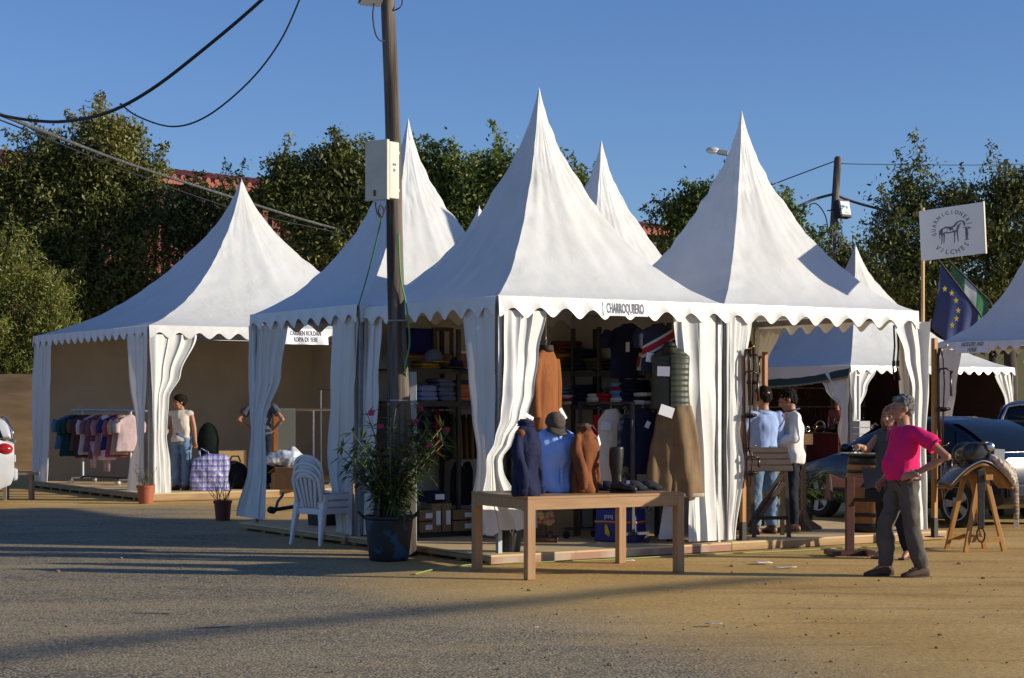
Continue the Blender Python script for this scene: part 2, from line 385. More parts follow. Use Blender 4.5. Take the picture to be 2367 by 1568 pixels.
def tree(name, label, Y, blobs, kind, leaf=0.10, n_clump=130, per=90, seed=1, spread=0.42, dry_top=0.0, group='trees behind the tents', base=None, droop=0.3, asp=0.42, cat='tree', spray=0.55):
    rs = np.random.RandomState(seed)
    cs = []
    for (px, py, rx, ry) in blobs:
        p = W(px, py, Y); k = Y/FPX; cs.append((np.array(p), np.array((rx*k, 0.8*(rx+ry)*0.5*k, ry*k))))
    bx = np.mean([c[0][0] for c in cs]) if base is None else (base-CX)/FPX*Y
    root = thing(name, label, cat, (bx, Y, -0.02), 0, group)
    off = np.array((bx, Y, -0.02))
    vol = np.array([c[1].prod()**(2/3.0) for c in cs]); vol /= vol.sum()
    clumps = []
    for i in range(n_clump):
        c, r = cs[rs.choice(len(cs), p=vol)]
        d = rs.normal(size=3); d /= np.linalg.norm(d); rad = rs.uniform(0.25,1.0)**0.55
        clumps.append((c + d*r*rad*(1+0.12*rs.normal()) - off, rad, r.mean()))
    P = []; S = []; T = []; twigs = []
    zt = max(c[0][2] for c in clumps); zb = min(c[0][2] for c in clumps)
    for c, rad, rm in clumps:
        base_t = rs.uniform(0.12,0.62); k = int(per*rs.uniform(0.6,1.4)); sg = spread*rs.uniform(0.6,1.3)
        q = rs.normal(size=(k,3))*np.array((sg,sg,sg*0.7))
        # twigs that stick out of the clump
        if rad > 0.75:
            tw = rs.normal(size=3); tw[2] = abs(tw[2])+0.4; tw /= np.linalg.norm(tw)
            ln_ = sg*rs.uniform(2.2,4.6); kk = int(k*spray); t = rs.uniform(0,1,kk)
            q[:kk] = tw*(t*ln_)[:,None] + rs.normal(size=(kk,3))*(0.05+0.16*(1-t))[:,None]
            twigs.append((c, c+tw*ln_))
        P.append(c+q); S.append(leaf*rs.uniform(0.6,1.35,k))
        hz = (c[2]-zb)/(zt-zb+1e-6)
        T.append(base_t + rs.normal(size=k)*0.16 + dry_top*max(0,hz-0.55)*1.2)
    P = np.concatenate(P); S = np.concatenate(S); T = np.concatenate(T)
    leaf_mesh('crown', P, S, T, LM[kind], root, asp, seed, droop)
    t = MB()
    zc = np.mean([c[0][2] for c in cs])
    zmin = max(0.8, min(c[0][2]-c[1][2]*0.6 for c in cs))
    h0 = Vector((0,0,0)); h1 = Vector((rs.uniform(-0.15,0.15),rs.uniform(-0.2,0.2),zmin))
    tr = 0.05+0.022*zc
    t.tube([h0, h0.lerp(h1,0.5)+Vector((0.06,0,0)), h1], [tr*1.25, tr, tr*0.85], 9)
    for i, (c, r) in enumerate(cs):
        e = Vector(c-off); mid = h1.lerp(e,0.5)+Vector((rs.uniform(-0.3,0.3),rs.uniform(-0.3,0.3),0.1))
        t.tube([h1, mid, e, e+Vector((0,0,r[2]*0.7))], [tr*0.6, tr*0.42, tr*0.22, 0.01], 6)
    for i in range(0, len(clumps), 3):
        c = Vector(clumps[i][0]); ci = min(cs, key=lambda q: np.linalg.norm(q[0]-off-np.array(c)))
        e = Vector(ci[0]-off); t.tube([e, e.lerp(c,0.6)+Vector((0,0,-0.05)), c], [0.035, 0.022, 0.006], 5)
    for a, b_ in twigs: t.tube([Vector(a), Vector((a+b_)/2)+Vector((0.02,0,0.02)), Vector(b_)], [0.014,0.009,0.003], 4)
    t.build('trunk', bark, root, smooth=True)
    return root
tree('broadleaf_tree','tall olive-brown tree over the leftmost tent, with drying top', 48.5,
     [(75,430,75,75),(245,350,75,85),(180,450,80,70),(290,480,65,80),(150,560,100,85),(305,620,55,90),(230,700,115,75),(30,590,70,110),(110,360,45,40),(340,410,30,40),(5,470,55,70)], 'olive', leaf=0.066, seed=3, n_clump=430, per=190, dry_top=0.5, spread=0.27)
tree('feathery_bush','bright feathery green bush at the far left edge', 45.8,
     [(10,650,70,65),(100,730,65,85),(20,790,90,70),(140,800,45,50),(-60,720,70,100),(0,850,90,50),(80,845,60,45)], 'bush', leaf=0.062, n_clump=240, per=210, spread=0.25, seed=5, asp=0.2, droop=-0.4, cat='bush', spray=0.5)
tree('dark_shrub','dark shrub between the leftmost peak and the tall olive tree', 48,
     [(425,522,50,62),(515,500,42,42),(480,660,80,60)], 'dark', leaf=0.066, seed=6, n_clump=125, per=170, cat='shrub', spread=0.27)
tree('broadleaf_tree','dark green tree left of the near wooden pole', 46,
     [(665,403,32,45),(785,383,42,45),(710,478,75,50),(640,458,30,35),(820,468,42,55),(750,568,75,45),(835,418,32,35),(725,418,40,40)], 'olive', leaf=0.066, seed=7, n_clump=216, per=180, dry_top=0.2, spread=0.25)
tree('broadleaf_tree','fresh green tree between the pole and the central tent peak', 46,
     [(1000,390,40,45),(1085,430,52,48),(1160,415,32,40),(1060,515,70,42),(980,475,40,50),(1120,475,40,40)], 'green', leaf=0.066, seed=8, n_clump=184, per=190, spread=0.25)
tree('broadleaf_tree','small tree showing right of the central tent peak', 50,
     [(1325,440,28,36),(1290,505,42,40),(1345,480,28,35)], 'green', leaf=0.07, seed=9, n_clump=76, per=170, spread=0.26)
tree('broadleaf_tree','rounded green tree behind the right-hand tent peak', 50,
     [(1590,493,48,42),(1650,473,38,38),(1775,503,50,40),(1700,568,90,45),(1835,578,36,45),(1560,563,32,28)], 'green', leaf=0.07, seed=10, n_clump=184, per=180, spread=0.27)
tree('broadleaf_tree','tall airy tree behind the horse sign', 56,
     [(2120,458,42,52),(2055,548,45,45),(2210,473,45,52),(2180,588,70,65),(2110,638,62,60)], 'olive', leaf=0.075, seed=12, n_clump=135, per=140, spread=0.33, droop=0.5)
tree('broadleaf_tree','tall dense tree at the right edge beyond the flags', 56,
     [(2325,458,46,58),(2280,548,60,62),(2370,588,58,85),(2310,668,70,60),(2400,448,50,70)], 'olive', leaf=0.075, seed=13, n_clump=150, per=150, spread=0.33, droop=0.5)
tree('olive_shrub','brownish shrub between the far white peak and the sign post', 60,
     [(1900,635,50,45),(2010,665,75,55),(2110,705,75,60),(1965,605,45,28)], 'olive', leaf=0.075, seed=14, n_clump=144, per=170, dry_top=0.15, cat='shrub', spread=0.32)
tree('dark_shrub','dark shrub behind the blue and green flags', 60,
     [(2200,735,75,70),(2290,745,75,75),(2370,725,60,75)], 'dark', leaf=0.075, seed=15, n_clump=112, per=170, cat='shrub', spread=0.32)
tree('dark_shrub','low dark shrub in the gap below the left tree line', 50,
     [(640,625,55,35),(740,625,80,40),(570,610,35,35)], 'dark', leaf=0.07, seed=16, n_clump=80, per=170, cat='shrub', spread=0.28)
tree('dark_shrub','low dark shrub against the red building behind the rear tent peak', 56,
     [(1500,630,50,30),(1590,625,60,35)], 'dark', leaf=0.07, seed=17, n_clump=44, per=160, cat='shrub', spread=0.28)
# ------------------------------------------------------------------ tents
ROT = R(32.5)
U1 = Vector((math.cos(ROT), math.sin(ROT), 0)); U2 = Vector((-math.sin(ROT), math.cos(ROT), 0))
def tent_fabric(name, c, transl, rough=0.45, bump=0.12):
    m = bpy.data.materials.new(name); m.use_nodes = True; n = m.node_tree.nodes; l = m.node_tree.links; b = n['Principled BSDF']
    tc = n.new('ShaderNodeTexCoord')
    nz = n.new('ShaderNodeTexNoise'); nz.inputs['Scale'].default_value = 1.3; nz.inputs['Detail'].default_value = 8; nz.inputs['Roughness'].default_value = 0.65
    l.new(tc.outputs['Object'], nz.inputs['Vector'])
    cr = n.new('ShaderNodeValToRGB'); e = cr.color_ramp.elements
    e[0].position = 0.3; e[0].color = (c[0]*0.93, c[1]*0.92, c[2]*0.885, 1); e[1].position = 0.62; e[1].color = (*c,1)
    l.new(nz.outputs['Fac'], cr.inputs[0]); l.new(cr.outputs[0], b.inputs['Base Color'])
    b.inputs['Roughness'].default_value = rough; b.inputs['Specular IOR Level'].default_value = 0.4
    n2 = n.new('ShaderNodeTexNoise'); n2.inputs['Scale'].default_value = 5.0; n2.inputs['Detail'].default_value = 6; n2.inputs['Distortion'].default_value = 0.8
    mp = n.new('ShaderNodeMapping'); mp.inputs['Scale'].default_value = (1.0,1.0,0.6); l.new(tc.outputs['Object'], mp.inputs[0]); l.new(mp.outputs[0], n2.inputs['Vector'])
    bp = n.new('ShaderNodeBump'); bp.inputs['Strength'].default_value = bump; bp.inputs['Distance'].default_value = 0.08
    l.new(n2.outputs['Fac'], bp.inputs['Height']); l.new(bp.outputs[0], b.inputs['Normal'])
    tr = n.new('ShaderNodeBsdfTranslucent'); tr.inputs[0].default_value = (0.62,0.50,0.36,1)
    mx = n.new('ShaderNodeMixShader'); mx.inputs[0].default_value = transl
    l.new(b.outputs[0], mx.inputs[1]); l.new(tr.outputs[0], mx.inputs[2]); l.new(mx.outputs[0], n['Material Output'].inputs[0])
    return m
PVC = tent_fabric('white_tent_pvc', (0.765,0.77,0.745), 0.10, 0.42, 0.12)
VAL = tent_fabric('white_valance_pvc', (0.78,0.78,0.76), 0.12, 0.28, 0.10)
CUR = tent_fabric('white_curtain_pvc', (0.75,0.75,0.72), 0.12, 0.40, 0.10)
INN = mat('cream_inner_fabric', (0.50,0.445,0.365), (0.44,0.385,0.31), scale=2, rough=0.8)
ALU = mat('aluminium_pole', (0.42,0.43,0.45), (0.30,0.31,0.33), scale=6, rough=0.45, metal=0.7)
INK = mat('dark_lettering', (0.10,0.10,0.13), rough=0.6)
PAPER = mat('white_sign_paper', (0.72,0.74,0.78), rough=0.5)
HKEYS = [(0,1.0),(0.012,0.962),(0.03,0.905),(0.08,0.785),(0.165,0.644),(0.25,0.53),(0.36,0.40),(0.48,0.285),(0.64,0.165),(0.77,0.09),(0.9,0.032),(1,0.0)]
def hprof(r):
    for a, b in zip(HKEYS, HKEYS[1:]):
        if r <= b[0]:
            # cubic hermite through neighbours
            i = HKEYS.index(a); p0 = HKEYS[max(i-1,0)]; p3 = HKEYS[min(i+2,len(HKEYS)-1)]
            m1 = (b[1]-p0[1])/(b[0]-p0[0]); m2 = (p3[1]-a[1])/(p3[0]-a[0]); h = b[0]-a[0]; t = (r-a[0])/h
            return (2*t**3-3*t**2+1)*a[1]+(t**3-2*t**2+t)*h*m1+(-2*t**3+3*t**2)*b[1]+(t**3-t**2)*h*m2
    return 0.0
def roof_mb(s, ze, rise, seed, wr=1.0, sag=0.07, nu=56, nv=44):
    mb = MB(); O = Vector((s/2,s/2,0)); cs = [Vector((0,0,0)),Vector((s,0,0)),Vector((s,s,0)),Vector((0,s,0))]
    for k in range(4):
        A, B = cs[k], cs[(k+1)%4]; mid = (A+B)/2; half = (B-A)/2; nrm = (mid-O)
        def fn(u, v):
            r = 0.008 + 0.992*u**1.25; t = -1+2*v
            sg = 1 + 0.15*(1-abs(t))*(1-r)**0.8*min(1,r*12) - 0.035*(1-t*t)*math.sin(PI*r)
            p = O + nrm*(r*sg) + half*(r*t)
            p.z = ze + rise*hprof(r)
            q = Vector((p.x, p.y, p.z*0.9))*1.0 + Vector((seed*7.3, 0, 0))
            out = Vector((p.x-O.x, p.y-O.y, 0)); ln = out.length or 1; out /= ln; out.z = 0.5
            edge = min(1, (1-r)*6) * min(1, r*8)
            ridge = math.exp(-((1-abs(t))*r*s*0.5/0.14)**2)
            d = 0.020*noise.noise(q*1.1) + 0.008*noise.noise(q*4.0) + 0.004*noise.noise(Vector((q.x*9+q.z*7,q.y*9,q.z*3)))
            # creases that run down the cloth from the peak
            ang = math.atan2(p.y-O.y, p.x-O.x)
            d += 0.007*noise.noise(Vector((ang*7+seed, r*1.6, seed)))*math.sin(PI*r)
            d += ridge*0.022*noise.noise(Vector((p.z*8, seed, ridge*0.5+ang*0.4))) + 0.007*math.exp(-((1-abs(t))*r*s*0.5/0.32)**2)*noise.noise(Vector((p.z*5+ang*6, seed*2, ang*9)))
            return p + out*(d*edge*wr)
        mb.grid(fn, nu, nv)
    return mb
def edges(s): return [((0,0),(1,0)),((s,0),(0,1)),((s,s),(-1,0)),((0,s),(0,-1))]
def voff(a, v, seed, k, per, off=0.02):
    return off + v*0.02 + 0.018*v*noise.noise(Vector((a*2.3+seed*3, k, 0))) + 0.02*v*v*math.sin(2*PI*a/per+seed)*0.5
def valance_mb(s, k, ze, hv=0.165, sc=0.05, n=9, seed=0, a0=0.0, a1=1.0, off=0.02):
    (ox, oy), (dx, dy) = edges(s)[k]; nx, ny_ = dy, -dx
    mb = MB(); per = s/n
    def fn(u, v):
        a = (a0+(a1-a0)*u)*s
        low = hv + sc*math.cos(2*PI*a/per) + 0.012*noise.noise(Vector((a*2.2, seed, 5)))
        z = ze + 0.005 - v*low
        o = voff(a, v, seed, k, per, off)
        return Vector((ox+dx*a+nx*o, oy+dy*a+ny_*o, z))
    mb.grid(fn, max(10,int(n*12*(a1-a0))), 8); return mb
def curtain_mb(P, d, nrm, keys, folds=6, seed=0, nu=64, nv=44, sharp=1.0, rag=0.0):
    """cloth hanging from an eave: keys = (z, from, to, fold depth, outward shift) downwards; P is the corner, d the eave direction"""
    mb = MB(); z0, z1 = keys[0][0], keys[-1][0]
    kk = [(z0-k[0],)+tuple(k[1:]) for k in keys]
    d = Vector((*d,0)); nv_ = Vector((*nrm,0)); P = Vector((*P,0))
    def fn(u, v):
        t = v*(z0-z1); lo, hi, amp, sh = interp(t, kk)
        ph = u*folds*2*PI + seed + 2.2*noise.noise(Vector((u*2.2+seed, v*0.9, 2)))
        w = 0.45*math.sin(ph) + 1.5*noise.noise(Vector((u*folds*1.7+seed*3.1, v*1.1, seed))) + 0.55*noise.noise(Vector((u*folds*4.1+seed, v*1.8, 3))); amp = min(amp*0.85, 0.155*abs(hi-lo)/folds)*(0.7+0.6*abs(noise.noise(Vector((u*2.5+seed, v*0.8, 7)))*2))
        a = lo + (hi-lo)*(u + 0.25/folds*math.sin(ph*1.0+1.3)/1.6)
        o = sh + amp*(w + 0.35*math.sin(ph*0.47+seed)) + 0.014*noise.noise(Vector((u*5, v*6, seed))) + 0.02*noise.noise(Vector((u*2, v*2.2, seed+5)))
        z = z0 - t + rag*v*noise.noise(Vector((u*4, seed, 1)))
        return P + d*a + nv_*o + Vector((0,0,z))
    mb.grid(fn, nu, nv); return mb
def tent(name, label, N, s, ze, rise, seed, vals=(0,1,2,3), nsc=9, walls=(), group='white peaked market tents', pole=0.05, wr=1.0, beams=True, vz=1.0, rz=None, inner=None):
    t = thing(name, label, 'tent', (N[0],N[1],0), ROT if rz is None else rz, group)
    roof_mb(s, ze, rise, seed, wr).build('roof', PVC, t, smooth=True)
    for k in vals: valance_mb(s, k, ze, hv=0.165*vz, sc=0.05*vz, n=nsc, seed=seed+k).build('valance', VAL, t, smooth=True)
    for (x, y) in ((0,0),(s,0),(s,s),(0,s)):
        q = MB(); ix = pole/2+0.02 if x == 0 else -pole/2-0.02; iy = pole/2+0.02 if y == 0 else -pole/2-0.02
        q.box((x+ix, y+iy, ze/2), (pole,pole,ze-0.01)); 
        q.box((x+ix, y+iy, 0.012+0.06), (0.16,0.16,0.012)); q.build('pole', ALU, t, bevel=0.004)
    if beams:
        q = MB()
        for k in range(4):
            (ox,oy),(dx,dy) = edges(s)[k]; a = Vector((ox,oy,ze-0.055)); b = a+Vector((dx,dy,0))*s; i = Vector((-dy,dx,0))*0.045
            q.bar(a+i+Vector((dx,dy,0))*0.07, b+i-Vector((dx,dy,0))*0.07, 0.05, 0.07)
        q.build('eave_frame', ALU, t)
    q = MB(); q.lathe([(0.062,-0.30),(0.036,-0.15),(0.014,-0.03),(0.004,0.012)], (s/2,s/2,ze+rise-0.012), 10); q.build('peak_cap', PVC, t, smooth=True)
    for k in walls:
        (ox,oy),(dx,dy) = edges(s)[k]
        q = MB()
        def fn(u, v):
            a = u*s; i = 0.10+0.012*noise.noise(Vector((a*2.5, v*1.2, seed)))
            return Vector((ox+dx*a-dy*i, oy+dy*a+dx*i, 0.12+v*(ze-0.16)))
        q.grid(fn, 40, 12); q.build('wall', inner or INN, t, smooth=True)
    return t
def cur(t, s, corner, along, keys, folds=6, seed=0, **kw):
    """corner 0..3 in order near, right, back, left; along = index of the eave edge the curtain runs on (from that corner)"""
    cs = [(0,0),(s,0),(s,s),(0,s)]; P = cs[corner]; (ox,oy),(dx,dy) = edges(s)[along]
    nrm = (dy,-dx); d = (dx,dy) if (ox,oy) == P else (-dx,-dy)
    return curtain_mb(P, d, nrm, keys, folds, seed, **kw).build('curtain', CUR, t, smooth=True)
def rope(t, s, pts, m=None, r=0.006): q = MB(); q.tube(pts, r, 6); return q.build('tie', m or CUR, t, smooth=True)

S3 = 2.95
NC = Vector((-0.147,18.47,0)); ND = NC+U1*S3; NB = Vector((-1.76,20.85,0)); NE = NC+U1*S3+U2*S3
# A : big tent at the far left
SA = 6.0
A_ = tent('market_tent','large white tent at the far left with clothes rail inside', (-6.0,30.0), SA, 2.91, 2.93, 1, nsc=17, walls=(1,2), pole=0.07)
cur(A_, SA, 3, 3, [(2.78,0.0,1.02,0.025,0.0),(1.5,-0.02,1.0,0.035,0.02),(0.12,0.1,0.98,0.05,0.05)], folds=7, seed=2, sharp=0.8)
cur(A_, SA, 0, 3, [(2.76,0.02,0.95,0.05,0.03),(2.1,0.05,0.85,0.06,0.03),(1.12,0.08,0.38,0.05,0.06),(1.05,0.08,0.36,0.04,0.06),(0.6,0.1,0.72,0.06,0.06),(0.15,0.02,0.8,0.07,0.06)], folds=5, seed=3)
cur(A_, SA, 0, 0, [(2.76,0.02,0.86,0.06,0.03),(2.1,0.04,0.56,0.06,0.04),(1.7,0.05,0.35,0.055,0.04),(1.16,0.05,0.31,0.05,0.05),(1.08,0.05,0.30,0.045,0.05),(0.6,0.04,0.36,0.055,0.06),(0.14,0.05,0.37,0.06,0.06)], folds=4, seed=4.6)
# B : behind-left of the centre tent
B_ = tent('market_tent','white tent left of the near wooden pole, its side open', (NB.x,NB.y), S3, 2.76, 2.45, 2, walls=(0,1))
cur(B_, S3, 3, 3, [(2.62,-0.12,1.05,0.05,0.0),(2.0,-0.08,0.86,0.06,0.0),(1.42,0.02,0.47,0.06,0.03),(1.34,0.03,0.45,0.045,0.03),(0.8,-0.08,0.46,0.06,0.03),(0.16,-0.42,0.46,0.07,0.04)], folds=5, seed=6)
cur(B_, S3, 0, 3, [(2.62,0.0,0.66,0.045,0.0),(1.6,0.05,0.62,0.05,0.02),(1.0,0.08,0.68,0.05,0.02),(0.12,0.1,0.52,0.05,0.02)], folds=5, seed=7)
# C : centre front
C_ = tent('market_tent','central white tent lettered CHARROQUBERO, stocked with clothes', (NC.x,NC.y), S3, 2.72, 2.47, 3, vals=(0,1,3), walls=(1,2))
cur(C_, S3, 0, 3, [(2.62,0.05,0.64,0.05,0.0),(1.9,0.05,0.54,0.05,0.0),(1.5,0.05,0.46,0.05,0.01),(1.06,0.05,0.33,0.04,0.03),(0.96,0.05,0.33,0.04,0.03),(0.6,0.02,0.40,0.05,0.04),(0.28,-0.02,0.36,0.05,0.05)], folds=3, seed=8)
cur(C_, S3, 0, 0, [(2.58,0.09,0.62,0.06,0.01),(2.15,0.09,0.52,0.06,0.01),(1.75,0.07,0.45,0.06,0.02),(1.50,0.03,0.36,0.06,0.04),(1.25,-0.06,0.16,0.06,0.06),(1.06,-0.17,0.02,0.05,0.07),(0.96,-0.17,0.03,0.05,0.07),(0.66,-0.21,0.19,0.06,0.06),(0.42,-0.19,0.33,0.07,0.07),(0.34,-0.19,0.38,0.07,0.08)], folds=3, seed=9, rag=0.07)
cur(C_, S3, 3, 3, [(2.62,0.0,0.52,0.05,0.0),(1.8,0.0,0.46,0.05,0.02),(1.1,0.0,0.40,0.05,0.02),(0.12,-0.08,0.36,0.05,0.02)], folds=4, seed=10)
cur(C_, S3, 1, 0, [(2.60,0.02,0.70,0.05,0.0),(1.8,0.02,0.62,0.05,0.0),(1.0,0.02,0.50,0.05,0.0),(0.12,0.0,0.52,0.06,0.02)], folds=3, seed=11)
# D : right front
D_ = tent('market_tent','white tent right of centre, open over three wooden racks', (ND.x,ND.y), S3, 2.72, 2.46, 4, walls=())
cur(D_, S3, 0, 0, [(2.58,0.03,0.40,0.04,0.0),(2.0,0.03,0.31,0.05,0.01),(1.45,0.03,0.24,0.045,0.02),(1.38,0.03,0.22,0.03,0.02),(0.95,0.03,0.28,0.045,0.03),(0.12,0.02,0.14,0.04,0.03)], folds=4, seed=12)
cur(D_, S3, 1, 0, [(2.60,-0.22,0.34,0.06,0.02),(2.2,-0.20,0.20,0.06,0.02),(1.8,-0.18,0.10,0.06,0.03),(1.2,-0.14,0.10,0.05,0.02),(0.12,-0.16,0.08,0.05,0.02)], folds=2, seed=13)
cur(D_, S3, 1, 1, [(2.60,0.02,0.36,0.05,0.0),(1.4,0.02,0.3,0.05,0.02),(0.12,0.05,0.28,0.05,0.02)], folds=3, seed=14, sharp=0.8)
cur(D_, S3, 2, 1, [(2.60,0.02,0.55,0.05,-0.05),(2.1,0.02,0.26,0.05,-0.05),(1.2,0.02,0.12,0.04,-0.05),(0.12,0.02,0.2,0.05,-0.05)], folds=4, seed=15)
cur(D_, S3, 2, 2, [(2.60,0.02,0.6,0.05,0.0),(1.2,0.02,0.5,0.05,0.0),(0.12,0.02,0.5,0.05,0.02)], folds=4, seed=16)
# E : rear of the block
E_ = tent('market_tent','rear white tent whose peak shows between the two front peaks', (NE.x,NE.y), S3, 2.72, 2.46, 5)
# F : only its tip shows
F_ = tent('market_tent','distant white tent with only its tip visible beside the central roof', (-0.7-0.306*3, 38.8-1.38*3), 6.0, 2.91, 2.93, 6, nsc=17, beams=False)
# G : big tent far right
SG = 6.1; NG = Vector((8.75,47,0))
G_ = tent('market_tent','large far tent behind the dark car, with dark stock inside', (NG.x,NG.y), SG, 2.59, 3.50, 7, vals=(0,1,2), nsc=17, walls=(1,2), pole=0.10, inner=mat('dark_maroon_lining', (0.045,0.015,0.014), (0.02,0.01,0.01), scale=1.5, rough=0.85))
cur(G_, SG, 0, 0, [(2.5,0.02,0.98,0.07,0.0),(2.0,0.02,0.62,0.07,0.02),(1.44,0.05,0.30,0.05,0.05),(1.36,0.05,0.29,0.045,0.05),(0.9,0.03,0.36,0.05,0.06),(0.55,0.05,0.26,0.05,0.05),(0.1,0.0,0.4,0.06,0.05)], folds=4, seed=17)
cur(G_, SG, 0, 3, [(2.5,0.02,1.5,0.07,0.0),(2.0,0.02,0.9,0.07,0.02),(1.44,0.05,0.30,0.05,0.05),(1.36,0.05,0.29,0.045,0.05),(0.9,0.03,0.40,0.05,0.06),(0.55,0.05,0.3,0.05,0.05),(0.1,0.0,0.4,0.06,0.05)], folds=4, seed=18)
cur(G_, SG, 1, 0, [(2.5,0.02,0.75,0.07,0.0),(1.6,0.02,0.36,0.06,0.02),(1.4,0.05,0.30,0.05,0.05),(0.1,0.0,0.4,0.06,0.05)], folds=4, seed=19)
q = MB()
def fringe(u, v):
    a = u*SG; sagz = 2.52-0.10*math.sin(PI*min(1,u*1.4))-0.25*u-(0.20+0.06*u)*v + 0.02*noise.noise(Vector((a*2,v,1)))
    return Vector((-0.03-0.04*v, a, sagz))
q.grid(fringe, 50, 5); q.build('green_trim', mat('dark_green_cloth', (0.012,0.04,0.045), (0.02,0.05,0.05), scale=4, rough=0.7), G_, smooth=True)
q = MB()
def frng(u, v):
    a = u*SG; sagz = 2.52-0.10*math.sin(PI*min(1,u*1.4))-0.25*u-(0.20+0.06*u)-0.05*v*(1+0.5*noise.noise(Vector((a*9,0,3))))
    return Vector((-0.075, a, sagz))
q.grid(frng, 120, 1); q.build('fringe', mat('pale_fringe', (0.30,0.30,0.24), (0.1,0.11,0.09), scale=30, rough=0.9), G_)
def rollv(u, v):
    a = u*SG; return Vector((-0.02-0.02*v, a, 2.60-(0.25+0.25*u)*v))
q = MB(); q.grid(rollv, 30, 3); q.build('valance', VAL, G_, smooth=True)
# H : saddlery tent right edge
NH = W(2166, 793, 40); NH.z = 0; NH = NH - U2*S3
H_ = tent('market_tent','white tent lettered SADDLERY AND HORSE cut by the right edge', (NH.x,NH.y), S3, 2.94, 2.45, 8, nsc=9)
cur(H_, S3, 3, 3, [(2.78,0.02,0.72,0.05,0.0),(1.9,0.04,0.56,0.05,0.0),(1.3,0.06,0.46,0.05,0.02),(0.12,0.02,0.42,0.05,0.02)], folds=4, seed=21)

# lettering on the valances: strip and letters follow the hanging cloth
def valance_text(t, s, k, ze, lines, a, drop, size, w, h, sx, shear=0.0, seed=0, n=9):
    (ox, oy), (dx, dy) = edges(s)[k]; nx, ny_ = dy, -dx; per = s/n
    def place(x, z, lift):
        aa = a*s+x; v = max(0, (drop-z)/0.17); o = voff(aa, v, seed+k, k, per)+lift
        return Vector((ox+dx*aa+nx*o, oy+dy*aa+ny_*o, ze-drop+z))
    q = MB(); q.grid(lambda u, v: place((u-0.5)*w, (v-0.5)*h, 0.006), 24, 6); p = q.build('sign_strip', PAPER, t, smooth=True)
    tm = MB()
    for i, ln in enumerate(lines): text_mb(ln, size, Matrix.Translation((0, size*0.95*((len(lines)-1)/2-i), 0)), sx=sx, shear=shear, mb=tm, bold=0.002)
    tm.v = [tuple(place(v[0], v[1], 0.011)) for v in tm.v]
    tm.build('lettering', INK, p)
valance_text(C_, S3, 0, 2.72, ['CHARROQUBERO'], 0.535, 0.092, 0.15, 0.58, 0.15, 0.40, seed=3)
valance_text(A_, SA, 0, 2.91, ['CARMEN ROLDAN','ROPA DE BEBE'], 0.475, 0.135, 0.115, 0.86, 0.27, 0.62, seed=1, n=17)
valance_text(H_, S3, 3, 2.94, ['SADDLERY AND','HORSE'], 0.36, 0.115, 0.125, 0.95, 0.25, 0.70, 0.2, seed=8)

# ------------------------------------------------------------------ decks
DECK = mat('plywood_floor', (0.68,0.51,0.28), (0.58,0.42,0.22), scale=2.5, rough=0.75, bump=0.1, bscale=14, stretch=(0.4,2,1))
EDGE = mat('rough_sawn_edge', (0.44,0.29,0.135), (0.30,0.185,0.085), scale=5, rough=0.8, stretch=(0.4,1,4), bump=0.2)
EDGR = mat('faded_red_edge', (0.36,0.19,0.13), (0.42,0.33,0.25), scale=2.2, rough=0.8, bump=0.15, contrast=(0.5,0.62))
def deck(label, N, s0, x0, x1, y0, y1, h, front=EDGE, gaps=True):
    t = thing('wooden_deck', label, 'deck', (N[0],N[1],0), ROT, 'wooden tent floors')
    n = max(1, round((x1-x0)/1.22))
    q = MB()
    for i in range(n):
        w = (x1-x0)/n; q.box((x0+w*(i+0.5), (y0+y1)/2, h-0.010), (w-0.006, y1-y0, 0.02))
    q.build('floor_board', DECK, t)
    q = MB(); q.box(((x0+x1)/2, y0+0.02, (h-0.02)/2+0.004), (x1-x0, 0.04, h-0.028)); q.build('front_board', front, t, bevel=0.004)
    q = MB(); q.box((x0+0.02, (y0+y1)/2+0.02, (h-0.02)*0.66), (0.04, y1-y0-0.05, (h-0.028)*0.6)); q.build('side_board', EDGE, t, bevel=0.004)
    m = int((y1-y0)/0.55)
    for i in range(m+1):
        q = MB(); q.box((x0+0.10, y0+0.12+i*(y1-y0-0.24)/m, (h-0.025)/2), (0.12,0.1,h-0.03)); q.build('pallet_block', EDGE, t)
    q = MB(); q.box(((x0+x1)/2+0.1, (y0+y1)/2+0.1, (h-0.03)/2), (x1-x0-0.5, y1-y0-0.4, h-0.05)); q.build('gap_shade_block', mat('painted_gap_shade', (0.03,0.022,0.014), rough=0.9), t)  # single near-black block, coloured to stand in for the shade under the floor
    return t
deck('tan plywood deck with a faded red front board under the central tent', NC, S3, -0.16, S3-0.0, -0.13, S3+0.1, 0.10, EDGR)
deck('tan plywood deck with a raw timber front board under the right tent', ND, S3, 0.006, S3+0.35, -0.13, S3+0.1, 0.105, EDGE)
deck('pallet deck under the tent left of the wooden pole', NB, S3, -0.12, S3, 0.12, S3+0.12, 0.10)
deck('wide pallet deck under the large tent at the far left', (-6.0,30.0), SA, -0.1, SA, -0.15, SA, 0.14)
